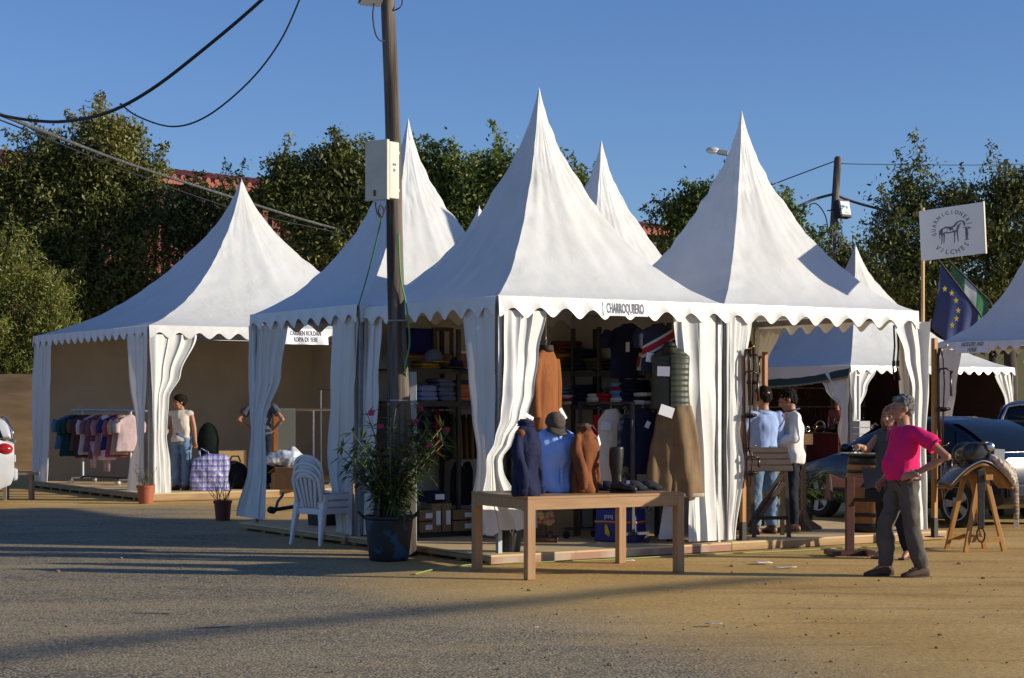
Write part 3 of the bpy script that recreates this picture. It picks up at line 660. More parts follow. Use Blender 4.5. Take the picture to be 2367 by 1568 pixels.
# ------------------------------------------------------------------ poles, cables, lamps, sign, flags
WOODP = mat('weathered_pole_wood', (0.18,0.145,0.115), (0.05,0.04,0.032), scale=5, rough=0.9, stretch=(2.5,2.5,0.16), bump=0.6, bscale=9, contrast=(0.38,0.6))
BLK = mat('black_rubber', (0.016,0.016,0.018), rough=0.6)
GRN = mat('green_cable', (0.06,0.32,0.07), rough=0.5)
CRM = mat('cream_painted_box', (0.62,0.58,0.48), (0.54,0.50,0.41), scale=5, rough=0.5)
LMP = mat('grey_lamp_metal', (0.30,0.33,0.33), rough=0.45, metal=0.3)
GLS = mat('lamp_glass', (0.75,0.80,0.80), rough=0.08, spec=0.8)
pb_ = G(935, 1285)
t = thing('utility_pole', 'thick weathered wooden utility pole rising behind the oleander pot', 'utility pole', pb_)
q = MB(); n = 30; ln = -0.175/5.94
pp = [(ln*z + 0.01*math.sin(z*1.7), 0.008*math.sin(z*1.3), z) for z in [7.8*i/n for i in range(n+1)]]
q.tube(pp, [0.132-0.028*min(1,i/n*3)-0.038*i/n for i in range(n+1)], 20); q.build('shaft', WOODP, t, smooth=True)
def onpole(z): return Vector((ln*z, 0, z))
def zat(py): return HC-(py-HY)/FPX*pb_.y
for py, w in ((742,0.10),(926,0.1)):
    q = MB(); q.lathe([(0.106,-0.008),(0.109,0),(0.106,0.008)], onpole(zat(py)), 20, cap=False); q.build('band', ALU, t)
# cream cabinet fixed on the pole
c = onpole(zat(400)) + Vector((-0.11,-0.16,0)); rz = R(-38)
bx = thing('electric_cabinet', 'cream electrical cabinet fixed high on the near wooden pole', 'electrical box', pb_+c, rz)
q = MB(); q.box((0,0.035,0), (0.30,0.15,0.60)); q.build('case', CRM, bx, bevel=0.008)
q = MB(); q.box((-0.005,-0.065,0.0), (0.315,0.045,0.635)); q.build('door', CRM, bx, bevel=0.01)
q = MB(); q.box((-0.02,-0.092,-0.24), (0.025,0.014,0.06)); q.build('latch', mat('rusty_latch',(0.10,0.07,0.05),rough=0.7), bx)
q = MB(); q.box((0.152,0.03,0.06),(0.004,0.05,0.022)); q.box((0.152,0.03,0.0),(0.004,0.025,0.03)); q.build('plate', mat('dark_plate',(0.12,0.12,0.13)), bx)
q = MB(); q.box((0,0.14,0.2),(0.2,0.06,0.03)); q.box((0,0.14,-0.2),(0.2,0.06,0.03)); q.build('bracket', ALU, bx)
def cable(name, label, pts, r, m=BLK, cat='cable', group=None, n=6, sub=6):
    P = [Vector(p) for p in pts]; out = []
    for i in range(len(P)-1):
        p0, p1, p2, p3 = P[max(i-1,0)], P[i], P[i+1], P[min(i+2,len(P)-1)]
        for j in range(sub):
            u = j/sub; out.append(0.5*((2*p1)+(p2-p0)*u+(2*p0-5*p1+4*p2-p3)*u*u+(3*p1-p0-3*p2+p3)*u**3))
    out.append(P[-1]); q = MB(); o = out[0].copy(); q.tube([p-o for p in out], r, n)
    ob = q.build(name, m, smooth=True); ob.location = o; return tag(ob, label, cat, group)
yb = pb_.y-0.12
cable('cabinet_cable','black cables looping under the cream cabinet',[W(868,468,yb-0.1),W(872,492,yb-0.12),W(882,503,yb-0.1),W(888,488,yb-0.05),W(880,474,yb-0.1),W(876,490,yb-0.12),W(884,500,yb-0.1),W(892,478,yb-0.02)],0.009)
cable('green_cable','thin green cable stretched from the cabinet down to the left tent corner',[W(883,500,yb-0.05),W(858,605,20.0),W(829,706,20.6)],0.008,GRN)
cable('green_cable','thin green cable hanging down the right side of the near pole',[W(921,540,yb),W(926,640,yb),W(938,700,yb+0.02),W(945,755,yb),W(946,800,yb+0.03),W(936,850,yb),W(944,890,yb+0.15)],0.009,GRN)
# floodlight on the near pole
fl = thing('floodlight','grey floodlight at the top of the near wooden pole, cut by the frame','floodlight', W(858,-8,yb-0.15), R(20))
q = MB(); q.box((0,0,0.02),(0.26,0.22,0.10),rx=R(-25),taper=0.7); q.build('housing', LMP, fl, bevel=0.01)
q = MB(); q.box((0,-0.02,-0.045),(0.22,0.19,0.012),rx=R(-25)); q.build('glass', GLS, fl)
q = MB(); q.bar((0.13,0.0,0.0),(0.16,0.12,0.10),0.02); q.bar((0.16,0.12,0.10),(0.24,0.2,0.10),0.02); q.build('bracket', LMP, fl)
cable('lamp_cable','black cable loop hanging from the floodlight to the near pole',[W(865,5,yb-0.12),W(862,40,yb-0.12),W(868,78,yb-0.1),W(879,94,yb-0.06),W(890,95,yb+0.02)],0.008)
cable('pole_cable','short black cable looping at the right of the pole top',[W(927,-20,yb+0.1),W(930,5,yb+0.1),W(924,18,yb+0.06),W(912,24,yb+0.1)],0.008)
# overhead cables
cable('overhead_cable','thick black twisted cable sweeping up across the sky',[W(-160,225,24),W(-60,250,24),W(0,266,24),W(70,278,24),W(150,281,23.6),W(250,260,23),W(350,207,22.5),W(470,115,22),W(605,0,21.5),W(760,-150,21),W(1000,-420,20)],[0.022]*61,group='cables across the sky')
cable('overhead_cable','thin black cable drooping below the thick twisted cable',[W(278,240,22.9),W(320,270,22.8),W(400,293,22.6),W(480,268,22.4),W(575,190,22.2),W(645,100,22),W(692,0,21.8),W(735,-120,21.5)],0.011,group='cables across the sky')
GC = mat('grey_cable',(0.06,0.06,0.062),(0.14,0.14,0.14),scale=9,rough=0.7,contrast=(0.5,0.7))
cable('overhead_cable','grey cable bundle running down behind the left tents to the far pole',[W(-60,245,25),W(0,265,26),W(120,312,30),W(300,380,35),W(500,445,40),W(700,508,44),W(825,540,46),W(1000,574,48),W(1240,586,51),W(1495,565,54),W(1580,548,55),W(1720,518,56.5),W(1820,489,57.5),W(1880,462,58),W(1927,449,58)],[0.026+0.02*i/84 for i in range(85)],GC,group='cables across the sky')
cable('overhead_cable','grey cable bundle running right from the far pole behind the sign',[W(1927,449,58),W(1990,472,58),W(2130,506,57),W(2260,522,56),W(2400,530,55)],0.045,GC,group='cables across the sky')
cable('overhead_cable','thin wire above the cable bundle in front of the trees',[W(-40,262,26),W(120,325,30),W(300,398,35),W(500,470,40),W(640,508,43),W(830,548,45.8)],0.012,group='cables across the sky')
cable('overhead_cable','pair of thin wires reaching the far pole top from the left',[W(1740,445,60),W(1830,410,59),W(1932,372,58)],0.018,group='cables across the sky')
cable('overhead_cable','thin wire leaving the far pole top to the right',[W(1936,378,58),W(2000,380,58),W(2250,382,59),W(2420,378,60)],0.013,group='cables across the sky')
# the cable whose long shadow crosses the foreground hangs to the right of the camera
def shpt(px, py, h):
    g0 = G(px, py); return g0 + SUN_DIR*(h/SUN_DIR.z)
cable('overhead_cable','cable high beside the viewer that shades the foreground',[shpt(-400,1566,8.0),shpt(0,1516,7.8),shpt(400,1468,7.6),shpt(800,1430,7.4),shpt(1150,1398,7.2),shpt(1500,1362,7.0),shpt(1800,1335,6.8)],[0.075]*37,group='cables across the sky')
# far pole with floodlight
fp = W(1908, 900, 58); fp.z = 0
t = thing('utility_pole','slimmer dark wooden pole with a floodlight beyond the right tent','utility pole', fp)
zz = HC+(HY-362)/FPX*58
q = MB(); q.tube([(0,0,0),(0.17,0,zz*0.6),(0.395,0,zz-0.06),(0.40,0,zz)],[0.15,0.132,0.115,0.07],14); q.build('shaft', WOODP, t, smooth=True)
f2 = thing('floodlight','black floodlight with a bright glass face on the far pole','floodlight', W(1950,484,57.7), R(35))
k = 1.5
q = MB(); q.box((0,0.03*k,0),(0.34*k,0.16*k,0.38*k),rx=R(-12)); q.box((0,0.13*k,0.0),(0.26*k,0.10*k,0.30*k),rx=R(-12)); q.build('housing', BLK, f2, bevel=0.02)
q = MB(); q.box((0,-0.058*k,0.022*k),(0.27*k,0.012,0.29*k),rx=R(-12)); q.build('glass', GLS, f2)
q = MB(); q.bar((-0.1*k,0.1*k,0.0),(-0.30*k,0.18*k,-0.05),0.04); q.build('bracket', BLK, f2)
cable('lamp_cable','black cable bowed left of the far pole up to its floodlight',[W(1915,545,57.9),W(1908,500,57.8),W(1888,472,57.8),W(1870,474,57.9)],0.018)
cable('lamp_cable','pale cable loop hanging below the far floodlight',[W(1944,508,57.8),W(1944,560,57.8),W(1934,582,57.8),W(1924,575,57.8),W(1925,520,57.8)],0.014,mat('pale_cable',(0.5,0.5,0.48)))
# street lamp
sl = W(1720, 600, 44); sl.z = 0; zl = HC+(HY-352)/FPX*44
t = thing('street_lamp','grey street lamp head peeping left of the right tent peak','street lamp', sl)
q = MB(); q.tube([(0,0,0),(0,0,zl-1.0),(-0.03,0,zl-0.3),(-0.2,0,zl-0.12),(-0.45,0,zl-0.04)],[0.08,0.06,0.05,0.04,0.035],10); q.build('post', LMP, t, smooth=True)
q = MB(); q.box((-0.52,0,zl-0.01),(0.26,0.14,0.12),ry=R(10)); q.build('gear_case', LMP, t, bevel=0.02)
q = MB(); q.ell((-0.76,0,zl+0.05),(0.17,0.11,0.075)); q.build('hood', mat('pale_hood',(0.55,0.57,0.58),rough=0.3), t, smooth=True)
q = MB(); q.ell((-0.76,0,zl+0.015),(0.15,0.095,0.055)); q.build('glass', GLS, t, smooth=True)

# saddlery sign on its post
PINE = mat('pine_wood', (0.52,0.33,0.14), (0.42,0.25,0.10), scale=6, rough=0.6, stretch=(3,3,0.4))
ys = 21.75; sp = W(2130, 738, ys)
sg = thing('sign','white board on a thin pine post reading GUARNICIONERIA VILCHES','sign', (sp.x, sp.y, 0), R(-45))
zb, ztop = HC+(HY-607)/FPX*ys, HC+(HY-484)/FPX*ys
q = MB(); q.box((0,0.03,(0.11+ztop+0.02)/2),(0.032,0.032,ztop-0.09)); q.build('post', PINE, sg)
TL = R(3.0); wS = 0.86; hS = 0.60
Ms = Matrix.Translation((0.415,0,(zb+ztop)/2+0.02)) @ Matrix.Rotation(-TL,4,'Y')
q = MB(); q.box((0,0,0),(wS,0.018,hS),M=Ms); q.build('board', mat('white_board',(0.74,0.74,0.73),(0.70,0.70,0.69),scale=3,rough=0.5), sg, bevel=0.003)
q = MB(); q.box((wS/2+0.006,0.0,0),(0.012,0.03,hS+0.01),M=Ms); q.build('side_batten', mat('cream_batten',(0.6,0.55,0.42)), sg)
Mt = Ms @ Matrix.Translation((0.0,-0.0105,0.0)) @ Matrix.Rotation(R(90),4,'X') @ Matrix.Diagonal((1.28,1,1,1))
tm = MB()
def arc_text(s, rad, a0, a1, size, inside=False, cy=0.0):
    for i, ch in enumerate(s):
        a = R(a0+(a1-a0)*i/(len(s)-1))
        x, y = rad*math.cos(a), cy+rad*math.sin(a)
        rot = a-PI/2 if not inside else a+PI/2
        text_mb(ch, size, Mt @ Matrix.Translation((x,y,0)) @ Matrix.Rotation(rot,4,'Z'), sx=0.85, mb=tm, bold=0.001)
arc_text('GUARNICIONERÍA', 0.185, 196, -8, 0.062, cy=0.045)
arc_text('VILCHES', 0.205, 222, 318, 0.078, inside=True, cy=-0.035)
tm.build('lettering', INK, sg)
def poly(pts, w): # filled outline strokes for the line drawing
    q = MB(); q.add([Mt @ Vector((x,y,0.0)) for x,y in pts],[tuple(range(len(pts)))]); return q
hz = MB()
def stroke(pts, ws):
    n = len(pts); L = []; Rr = []
    for i in range(n):
        a = Vector(pts[max(i-1,0)]); b = Vector(pts[min(i+1,n-1)]); d = (b-a).normalized(); w = ws[i] if hasattr(ws,'__len__') else ws
        p = Vector(pts[i]); L.append(p+Vector((-d.y,d.x))*w/2); Rr.append(p-Vector((-d.y,d.x))*w/2)
    vs = [Mt @ Vector((p.x,p.y,0.0008)) for p in L+Rr]
    hz.add(vs, [(i, i+1, n+i+1, n+i) for i in range(n-1)])
stroke([(-0.10,0.045),(-0.06,0.062),(-0.01,0.052),(0.03,0.062),(0.06,0.10),(0.095,0.115)],[0.012,0.02,0.014,0.022,0.02,0.012])   # back and crest
stroke([(0.095,0.115),(0.125,0.105),(0.14,0.07),(0.135,0.05)],[0.012,0.02,0.02,0.012])                                          # head
stroke([(0.10,0.09),(0.075,0.05),(0.065,0.02)],[0.012,0.016,0.02])                                                              # throat, chest
stroke([(-0.08,0.0),(-0.03,-0.008),(0.03,0.0),(0.065,0.015)],[0.012,0.016,0.016,0.02])                                          # belly
stroke([(-0.105,0.05),(-0.125,0.02),(-0.125,-0.07)],[0.008,0.014,0.006])                                                        # tail
stroke([(-0.10,0.045),(-0.105,0.0),(-0.10,-0.045),(-0.108,-0.13)],[0.02,0.026,0.012,0.008]); stroke([(-0.08,0.0),(-0.078,-0.05),(-0.085,-0.125)],[0.02,0.01,0.008])
stroke([(0.035,0.0),(0.03,-0.06),(0.025,-0.135)],[0.02,0.011,0.008]); stroke([(0.06,0.01),(0.062,-0.055),(0.066,-0.125)],[0.018,0.010,0.008])
stroke([(0.0,0.055),(0.02,0.01),(0.03,0.0)],0.006); stroke([(-0.05,0.06),(-0.04,0.02),(-0.06,0.0)],0.005); stroke([(-0.03,0.06),(-0.01,0.03),(0.02,0.035)],[0.02,0.028,0.02]); stroke([(0.05,0.09),(0.07,0.06),(0.05,0.03)],0.006)
stroke([(0.155,0.03),(0.158,-0.04),(0.155,-0.11)],[0.024,0.03,0.018]); stroke([(0.13,-0.118),(0.18,-0.112)],[0.008,0.008]); stroke([(0.12,0.03),(0.155,0.035)],0.007)   # hitching trunk
hz.build('horse_drawing', INK, sg)

# flags on slanting poles
FY = 41.0
def flag(label, p0, p1, fn, m_list, name='flag'):
    t = thing(name, label, 'flag', (p1.x, p1.y, 0)); o = Vector((p1.x,p1.y,0))
    d = (p1-p0).normalized(); far = Vector((W(2310,0,41).x + (p1.x-EU1.x), p1.y, 2.90))
    q = MB(); q.tube([p0-o-d*0.1, p1-o, far-o], 0.022, 8); q.build('flagstaff', BLK, t)
    fn(t, o, p0, p1, d); return t
FB = mat('blue_flag_cloth',(0.012,0.045,0.20),(0.008,0.03,0.14),scale=3,rough=0.7,transl=0.1); FYL = mat('yellow_stars',(0.80,0.55,0.02),rough=0.6)
FG = mat('green_flag_cloth',(0.01,0.20,0.06),(0.006,0.14,0.045),scale=3,rough=0.7,transl=0.1); FW = mat('white_flag_cloth',(0.72,0.70,0.62),rough=0.7,transl=0.1)
EU0, EU1 = W(2174,607,FY), W(2262,722,FY)
def drape(o, p0, p1, u, v, hang, fold, lean):
    # u along the staff from its top, v down the hanging cloth
    a = p0.lerp(p1, u); w = math.sin(u*7+v*2.0)*fold*v + 0.5*fold*math.sin(u*15+v)*v
    return Vector((a.x-o.x + lean*v*(1-u)*0.4 + 0.04*math.sin(v*5+u*3)*v, a.y-o.y + w, a.z-o.z - hang(u)*v))
def eu(t, o, p0, p1, d):
    hang = lambda u: 0.62+0.85*min(1,(1-u)*2.2) if u > 0.1 else 1.47
    q = MB(); q.grid(lambda u, v: drape(o,p0,p1,u,v,hang,0.09,-0.35), 24, 24); c = q.build('cloth', FB, t, smooth=True)
    for i, (px, py) in enumerate(((2184,668),(2200,678),(2210,695),(2215,718),(2211,737),(2201,752))):
        p = W(px,py,FY-0.24)-o; st = MB(); vs = []
        for k in range(10):
            a = PI/2+k*PI/5; r = 0.078 if k%2 == 0 else 0.032; vs.append((p.x+r*math.cos(a)*0.8, p.y, p.z+r*math.sin(a)))
        st.add(vs,[tuple(range(10))]); st.build('star', FYL, c, solid=0.006)
EU0, EU1 = W(2174,607,FY), W(2262,722,FY)
flag('blue flag with a ring of yellow stars hanging on a slanting staff', EU0, EU1, eu, None)
def anda(t, o, p0, p1, d):
    hang = lambda u: 1.15-0.30*u
    for nm, v0, v1, m in (('green_band',0.0,0.34,FG),('white_band',0.34,0.66,FW),('green_band',0.66,1.0,FG)):
        q = MB(); q.grid(lambda u, v: drape(o,p0,p1,0.02+0.96*(v0+(v1-v0)*u),v,hang,0.07,-0.12), 8, 20); q.build(nm, m, t, smooth=True)
flag('green and white striped flag hanging on a slanting staff behind the blue one', W(2199,609,FY+0.35), W(2288,697,FY+0.35), anda, None)
# ------------------------------------------------------------------ people
SKIN = mat('skin', (0.50,0.27,0.17), (0.44,0.22,0.14), scale=9, rough=0.5, spec=0.35)
SKIND = mat('tanned_skin', (0.42,0.21,0.125), (0.36,0.17,0.10), scale=9, rough=0.5, spec=0.35)
HAIRK = mat('black_hair', (0.010,0.008,0.007), (0.020,0.016,0.013), scale=40, rough=0.85, spec=0.15, bump=0.5, bscale=60)
HAIRG = mat('grey_hair', (0.045,0.045,0.046), (0.24,0.24,0.235), scale=38, rough=0.85, spec=0.15, bump=0.8, bscale=55)
HAIRB = mat('reddish_hair', (0.24,0.095,0.032), (0.13,0.052,0.02), scale=30, rough=0.5, bump=0.4, bscale=60)
EYE = mat('dark_eye', (0.02,0.015,0.012), rough=0.2)
LIP = mat('lips', (0.36,0.13,0.10), rough=0.45)
def cloth(name, c, k=0.82, rough=0.85, bump=0.25, bs=18, sheen=0.0):
    return mat(name, tuple(x*k for x in c), c, scale=7, rough=rough, bump=min(1.0,bump*2.6), bscale=bs*0.6, sheen=sheen, spec=0.15)
LEATH = mat('brown_leather', (0.10,0.042,0.022), (0.065,0.028,0.016), scale=14, rough=0.45)
BLEATH = mat('black_leather', (0.014,0.012,0.012), (0.026,0.023,0.022), scale=14, rough=0.38)
def hand_mb(mb, wr, dr, pn, s=1.0, curl=0.5, side=1, point=False):
    """palm and five fingers from wrist wr along dr; pn = palm normal (fingers curl towards it); side = thumb side sign"""
    dr = Vector(dr).normalized(); pn = Vector(pn); pn = (pn-dr*pn.dot(dr)).normalized(); sd = dr.cross(pn)*side
    wr = Vector(wr)
    mb.tube([wr-dr*0.01, wr+dr*0.03*s, wr+dr*0.075*s, wr+dr*0.088*s], [0.024*s,0.032*s,0.038*s,0.034*s], 12, flat=0.55, roundends=True, up=pn)
    for i, (o, L) in enumerate(((0.030,0.072),(0.010,0.080),(-0.010,0.074),(-0.029,0.058))):
        b = wr+dr*(0.086-0.004*abs(i-1))*s+sd*o*s; c = 0.1 if (point and i == 0) else curl*(1+0.12*i)
        pts = [b-dr*0.015*s, b]; d = dr.copy()
        for f in (0.45,0.32,0.23):
            d = (d*math.cos(c)+pn*math.sin(c)).normalized(); pts.append(pts[-1]+d*L*f*s)
            pn2 = pn; 
        mb.tube(pts, [0.0095*s,0.0098*s,0.009*s,0.0082*s,0.007*s], 8, roundends=True, up=sd)
    b = wr+dr*0.022*s+sd*0.026*s
    mb.tube([b, b+(dr*0.55+sd*0.75+pn*0.25).normalized()*0.034*s, b+(dr*0.8+sd*0.6+pn*0.45).normalized()*0.062*s, b+(dr*0.95+sd*0.42+pn*0.6).normalized()*0.086*s],
            [0.014*s,0.0115*s,0.0105*s,0.008*s], 8, roundends=True, up=pn)
def head_mb(mb, c, M, s=1.0):
    def P(x,y,z): return Vector(c)+(M @ Vector((x,y,z)))*s
    def E(x,y,z,a,b,d): mb.ell(P(x,y,z), (a*s,b*s,d*s), M.to_4x4() if len(M)==3 else M, 18, 12)
    E(0,0.012,0.035,0.076,0.096,0.085); E(0,-0.026,-0.012,0.066,0.068,0.085); E(0,-0.038,-0.070,0.050,0.050,0.042)
    E(0,-0.072,-0.088,0.024,0.022,0.019)                        # chin
    E(0,-0.078,0.030,0.055,0.020,0.014)                         # brow
    for sx in (-1,1):
        E(sx*0.044,-0.058,-0.030,0.024,0.026,0.024)              # cheek
        E(sx*0.076,0.012,-0.008,0.010,0.020,0.032)               # ear
    mb.tube([P(0,-0.082,0.022),P(0,-0.100,-0.004),P(0,-0.112,-0.026)], [0.010*s,0.013*s,0.014*s], 8, roundends=True)
    E(0,-0.096,-0.032,0.020,0.014,0.010)
    E(0,-0.080,-0.056,0.026,0.016,0.010)                         # mouth area
def face_parts(root, c, M, s=1.0, brow=EYE):
    def P(x,y,z): return Vector(c)+(M @ Vector((x,y,z)))*s
    for sx in (-1,1):
        q = MB(); q.ell(P(sx*0.030,-0.0875,0.004), (0.012*s,0.008*s,0.006*s), M.to_4x4(), 10, 8); q.build('eye', EYE, root, smooth=True)
        q = MB(); q.tube([P(sx*0.014,-0.099,0.026),P(sx*0.032,-0.096,0.031),P(sx*0.050,-0.080,0.026)], [0.004*s,0.0045*s,0.002*s], 6); q.build('eyebrow', brow, root)
    q = MB(); q.ell(P(0,-0.0945,-0.056), (0.022*s,0.006*s,0.007*s), M.to_4x4(), 12, 8); q.build('mouth', LIP, root, smooth=True)
def rotm(yaw=0, pitch=0, roll=0): return (Matrix.Rotation(R(yaw),3,'Z') @ Matrix.Rotation(R(pitch),3,'X') @ Matrix.Rotation(R(roll),3,'Y'))
def person(label, loc, rz, J, skin=SKIN, sex='m', belly=0.0, head=(0,0,0), hair=None, shirt=None, legs=None, shoes=None, group=None, vox=0.0085, fat=1.0, cat='person', hands=(0.45,0.45), pnL=None, pnR=None, point=False, sleeves='short', tuck=True, hem=0.0):
    """J: joints in metres, x to the figure's left, facing -y.  hip chest neck head, shL elL wrL, shR.., hpL knL anL toL, hpR.."""
    t = thing('person', label, cat, loc, rz, group); V = {k: Vector(v) for k, v in J.items()}
    f = fat; w = 1.0 if sex == 'm' else 0.9
    hip, ch, nk, hd = V['hip'], V['chest'], V['neck'], V['head']; Mh = rotm(*head)
    def ring(c, rx, ry, ax, n=20): # ax: across direction
        ax = Vector(ax).normalized(); fy = Vector((0,0,1)).cross(ax)*1.0
        return [Vector(c)+ax*(rx*math.cos(2*PI*i/n))+fy*(ry*math.sin(2*PI*i/n)) for i in range(n)]
    axs = (V['shL']-V['shR']); axh = (V['hpL']-V['hpR'])
    def torso(mb, g, low=-0.10, top=1.0, flare=0.0):
        L = []
        up = ch-hip
        prof = ((low,0.155*w+flare,0.115+flare*0.6,0,1),(0.0,0.165*w+flare*0.8,0.120+flare*0.6,0,1),(0.25,0.155*w+flare*0.5,0.112,-belly*0.35,0.9),(0.5,0.155*w+flare*0.3,0.112,-belly*0.5,0.6),(0.75,0.162*w,0.115,-belly*0.25,0.3),(1.0,0.170*w,0.115,0,0),(1.22,0.150*w,0.095,0.005,0),(1.36,0.085*w,0.065,0.012,0))
        for z, rx, ry, oy, h in prof:
            if z > top*1.36+0.01: continue
            c = hip+up*z if z <= 1 else ch+(nk-ch)*((z-1)/0.36)*0.92
            b = belly*max(0,1-abs(z-0.40)/0.65)
            ax = axh.lerp(axs, min(1,max(0,z)))
            fy = Vector((0,0,1)).cross(ax.normalized())
            L.append(ring(c+fy*(-oy if False else 0)+fy*(-0.0)-fy*0 + (Vector((0,0,1)).cross(ax.normalized()))*(-b*0.45), rx*f+g, ry*f+g+b*0.5, ax))
        mb.loft(L)
        for k in ('shL','shR'): mb.tube([ch.lerp(nk,0.55), V[k]+Vector((0,0,-0.012))], [0.066*f+g,0.052*f+g], 12, roundends=True)
    def arm(mb, k, g, upto=2.0, wide=1.0):
        sh, el, wr = V['sh'+k], V['el'+k], V['wr'+k]
        if upto <= 1: mb.tube([sh, sh.lerp(el,0.35*min(1,upto*1.5)), sh.lerp(el,upto)], [0.050*f+g,0.053*f+g*wide,0.050*f+g*wide*1.15], 14, roundends=False)
        else:
            e = el.lerp(wr, upto-1)
            mb.tube([sh, sh.lerp(el,0.4), el, el.lerp(e,0.35), e], [0.050*f+g,0.048*f+g,0.042*f+g,0.041*f+g,(0.042+(0.028-0.042)*(upto-1))*f+g], 14, roundends=upto>=2)
        mb.ell(sh+Vector((0,0,-0.012)), 0.052*f+g)
        if upto > 1: mb.ell(el, 0.042*f+g)
    def leg(mb, k, g, upto=2.0, flare=0.0):
        hp, kn, an = V['hp'+k], V['kn'+k], V['an'+k]; e = kn.lerp(an, upto-1)
        mb.tube([hp+Vector((0,0,0.06)), hp.lerp(kn,0.35), kn, kn.lerp(e,0.35), e], [0.092*f+g,0.083*f+g,0.060*f+g+flare*0.3,0.060*f+g+flare*0.6,0.042*f+g+flare], 16, roundends=upto>=2)
        mb.ell(kn, 0.058*f+g)
    # skin body
    B = MB(); torso(B, -0.022); 
    for k in 'LR':
        arm(B, k, -0.004); leg(B, k, -0.018)
        wr, el = V['wr'+k], V['el'+k]; d = V.get('hd'+k, wr+(wr-el).normalized()*0.1)-wr
        pn = (pnL if k == 'L' else pnR) or (Vector((-1,0,0)) if k == 'L' else Vector((1,0,0)))
        hand_mb(B, wr, d, pn, 1.0 if sex == 'm' else 0.92, hands[0 if k == 'L' else 1], 1 if k == 'L' else -1, point and k == 'R')
        an, to = V['an'+k], V['to'+k]; B.tube([an+Vector((0,0,-0.0)), an.lerp(to,0.5)+Vector((0,0,0.01)), to], [0.036,0.034,0.026], 10, roundends=True)
    B.tube([nk+Vector((0,0.0,-0.05)), nk.lerp(hd,0.4), hd+Mh @ Vector((0,0.015,-0.06))], [0.062*w*f,0.056*w,0.054*w], 14, roundends=True)
    head_mb(B, hd, Mh, 1.06 if sex == 'm' else 1.0)
    blob('body', B, skin, t, vox, 3, 0.5)
    face_parts(t, hd, Mh, 1.06 if sex == 'm' else 1.0)
    # clothes
    if shirt:
        S = MB(); g = 0.014
        torso(S, g, low=(-0.05 if tuck else -0.12)-hem, flare=0.0 if tuck else 0.02)
        if sleeves == 'none': pass
        else:
            for k in 'LR': arm(S, k, g+0.006, 0.62 if sleeves == 'short' else (1.45 if sleeves == 'rolled' else 1.93), 1.3)
        o = blob('shirt', S, shirt, t, 0.010, 3, 0.5, (0.024,(6.0 if sleeves!='short' else 5.0),(1,1,0.75)))
        CO = MB(); c0 = nk+Vector((0,0.0,-0.035))
        if sleeves != 'none':
            n = 22; rg0, rg1, rg2 = [], [], []
            for i in range(n):
                a = -PI/2+0.28+(2*PI-0.56)*i/(n-1); dx, dy = math.cos(a), math.sin(a)
                rg0.append(c0+Vector((0.078*w*f*dx,0.070*f*dy,-0.03-0.035*max(0,-dy)))); rg1.append(c0+Vector((0.068*w*f*dx,0.064*f*dy,0.028-0.035*max(0,-dy)))); rg2.append(c0+Vector((0.092*w*f*dx,0.086*f*dy,-0.018-0.06*max(0,-dy))))
            CO.loft([rg0,rg1,rg2],cap=False,closed=False); CO.build('collar', shirt, t, smooth=True, solid=0.006)
    if legs:
        Lm = MB()
        Lm.loft([ring(hip+Vector((0,0,z)), rx*w*f, ry*f, axh) for z, rx, ry in ((-0.11,0.150,0.115),(-0.03,0.172,0.125),(0.05,0.166,0.122),(0.10,0.160,0.118))])
        for k in 'LR': leg(Lm, k, 0.012, 1.985, 0.013)
        blob('trousers', Lm, legs, t, 0.011, 3, 0.5, (0.018,7.0,(1,1,1.0)))
    if shoes:
        for k in 'LR':
            an, to = V['an'+k], V['to'+k]; d = (to-an); d.z = 0; d.normalize(); sdv = Vector((-d.y,d.x,0))
            an0 = Vector((an.x,an.y,to.z-0.028)); q = MB(); L = (Vector((to.x,to.y,0))-Vector((an.x,an.y,0))).length
            def rg(u, w_, h, zb=0.0):
                u *= 1.12; w_ *= 1.12; h *= 1.12; c = an0+d*u; return [c+sdv*(w_*math.cos(a))+Vector((0,0,zb+max(0,h*(0.5+0.5*math.sin(a))) )) for a in [2*PI*i/14 for i in range(14)]]
            q.loft([rg(-0.075,0.022,0.05,0.006),rg(-0.060,0.036,0.085),rg(0.0,0.040,0.105),rg(0.06,0.042,0.085),rg(L*0.8,0.050,0.058),rg(L+0.02,0.044,0.042),rg(L+0.045,0.022,0.028,0.006)])
            sh = q.build('shoe', shoes, t, smooth=True, sub=1)
            so = MB(); so.loft([[p+sdv*0 for p in [an0+d*u+sdv*(w_*math.cos(a))*1.08+Vector((0,0,z)) for a in [2*PI*i/14 for i in range(14)] for u, w_ in ((0,0),)][:0]] for z in ()]) if False else None
            s2 = MB(); out = []
            for i in range(20):
                a = 2*PI*i/20; u = 1.12*(0.5*(L-0.03)+ (0.5*(L+0.12))*math.cos(a)*1.02); w_ = 1.12*(0.047+0.008*math.cos(a))*math.sin(a)
                out.append(an0+d*u+sdv*w_)
            s2.loft([[p+Vector((0,0,-0.004)) for p in out],[p+Vector((0,0,0.016)) for p in out]]); s2.build('sole', mat('shoe_sole',(0.03,0.026,0.022),rough=0.8), sh)
    if hair: hair(t, hd, Mh)
    return t, V
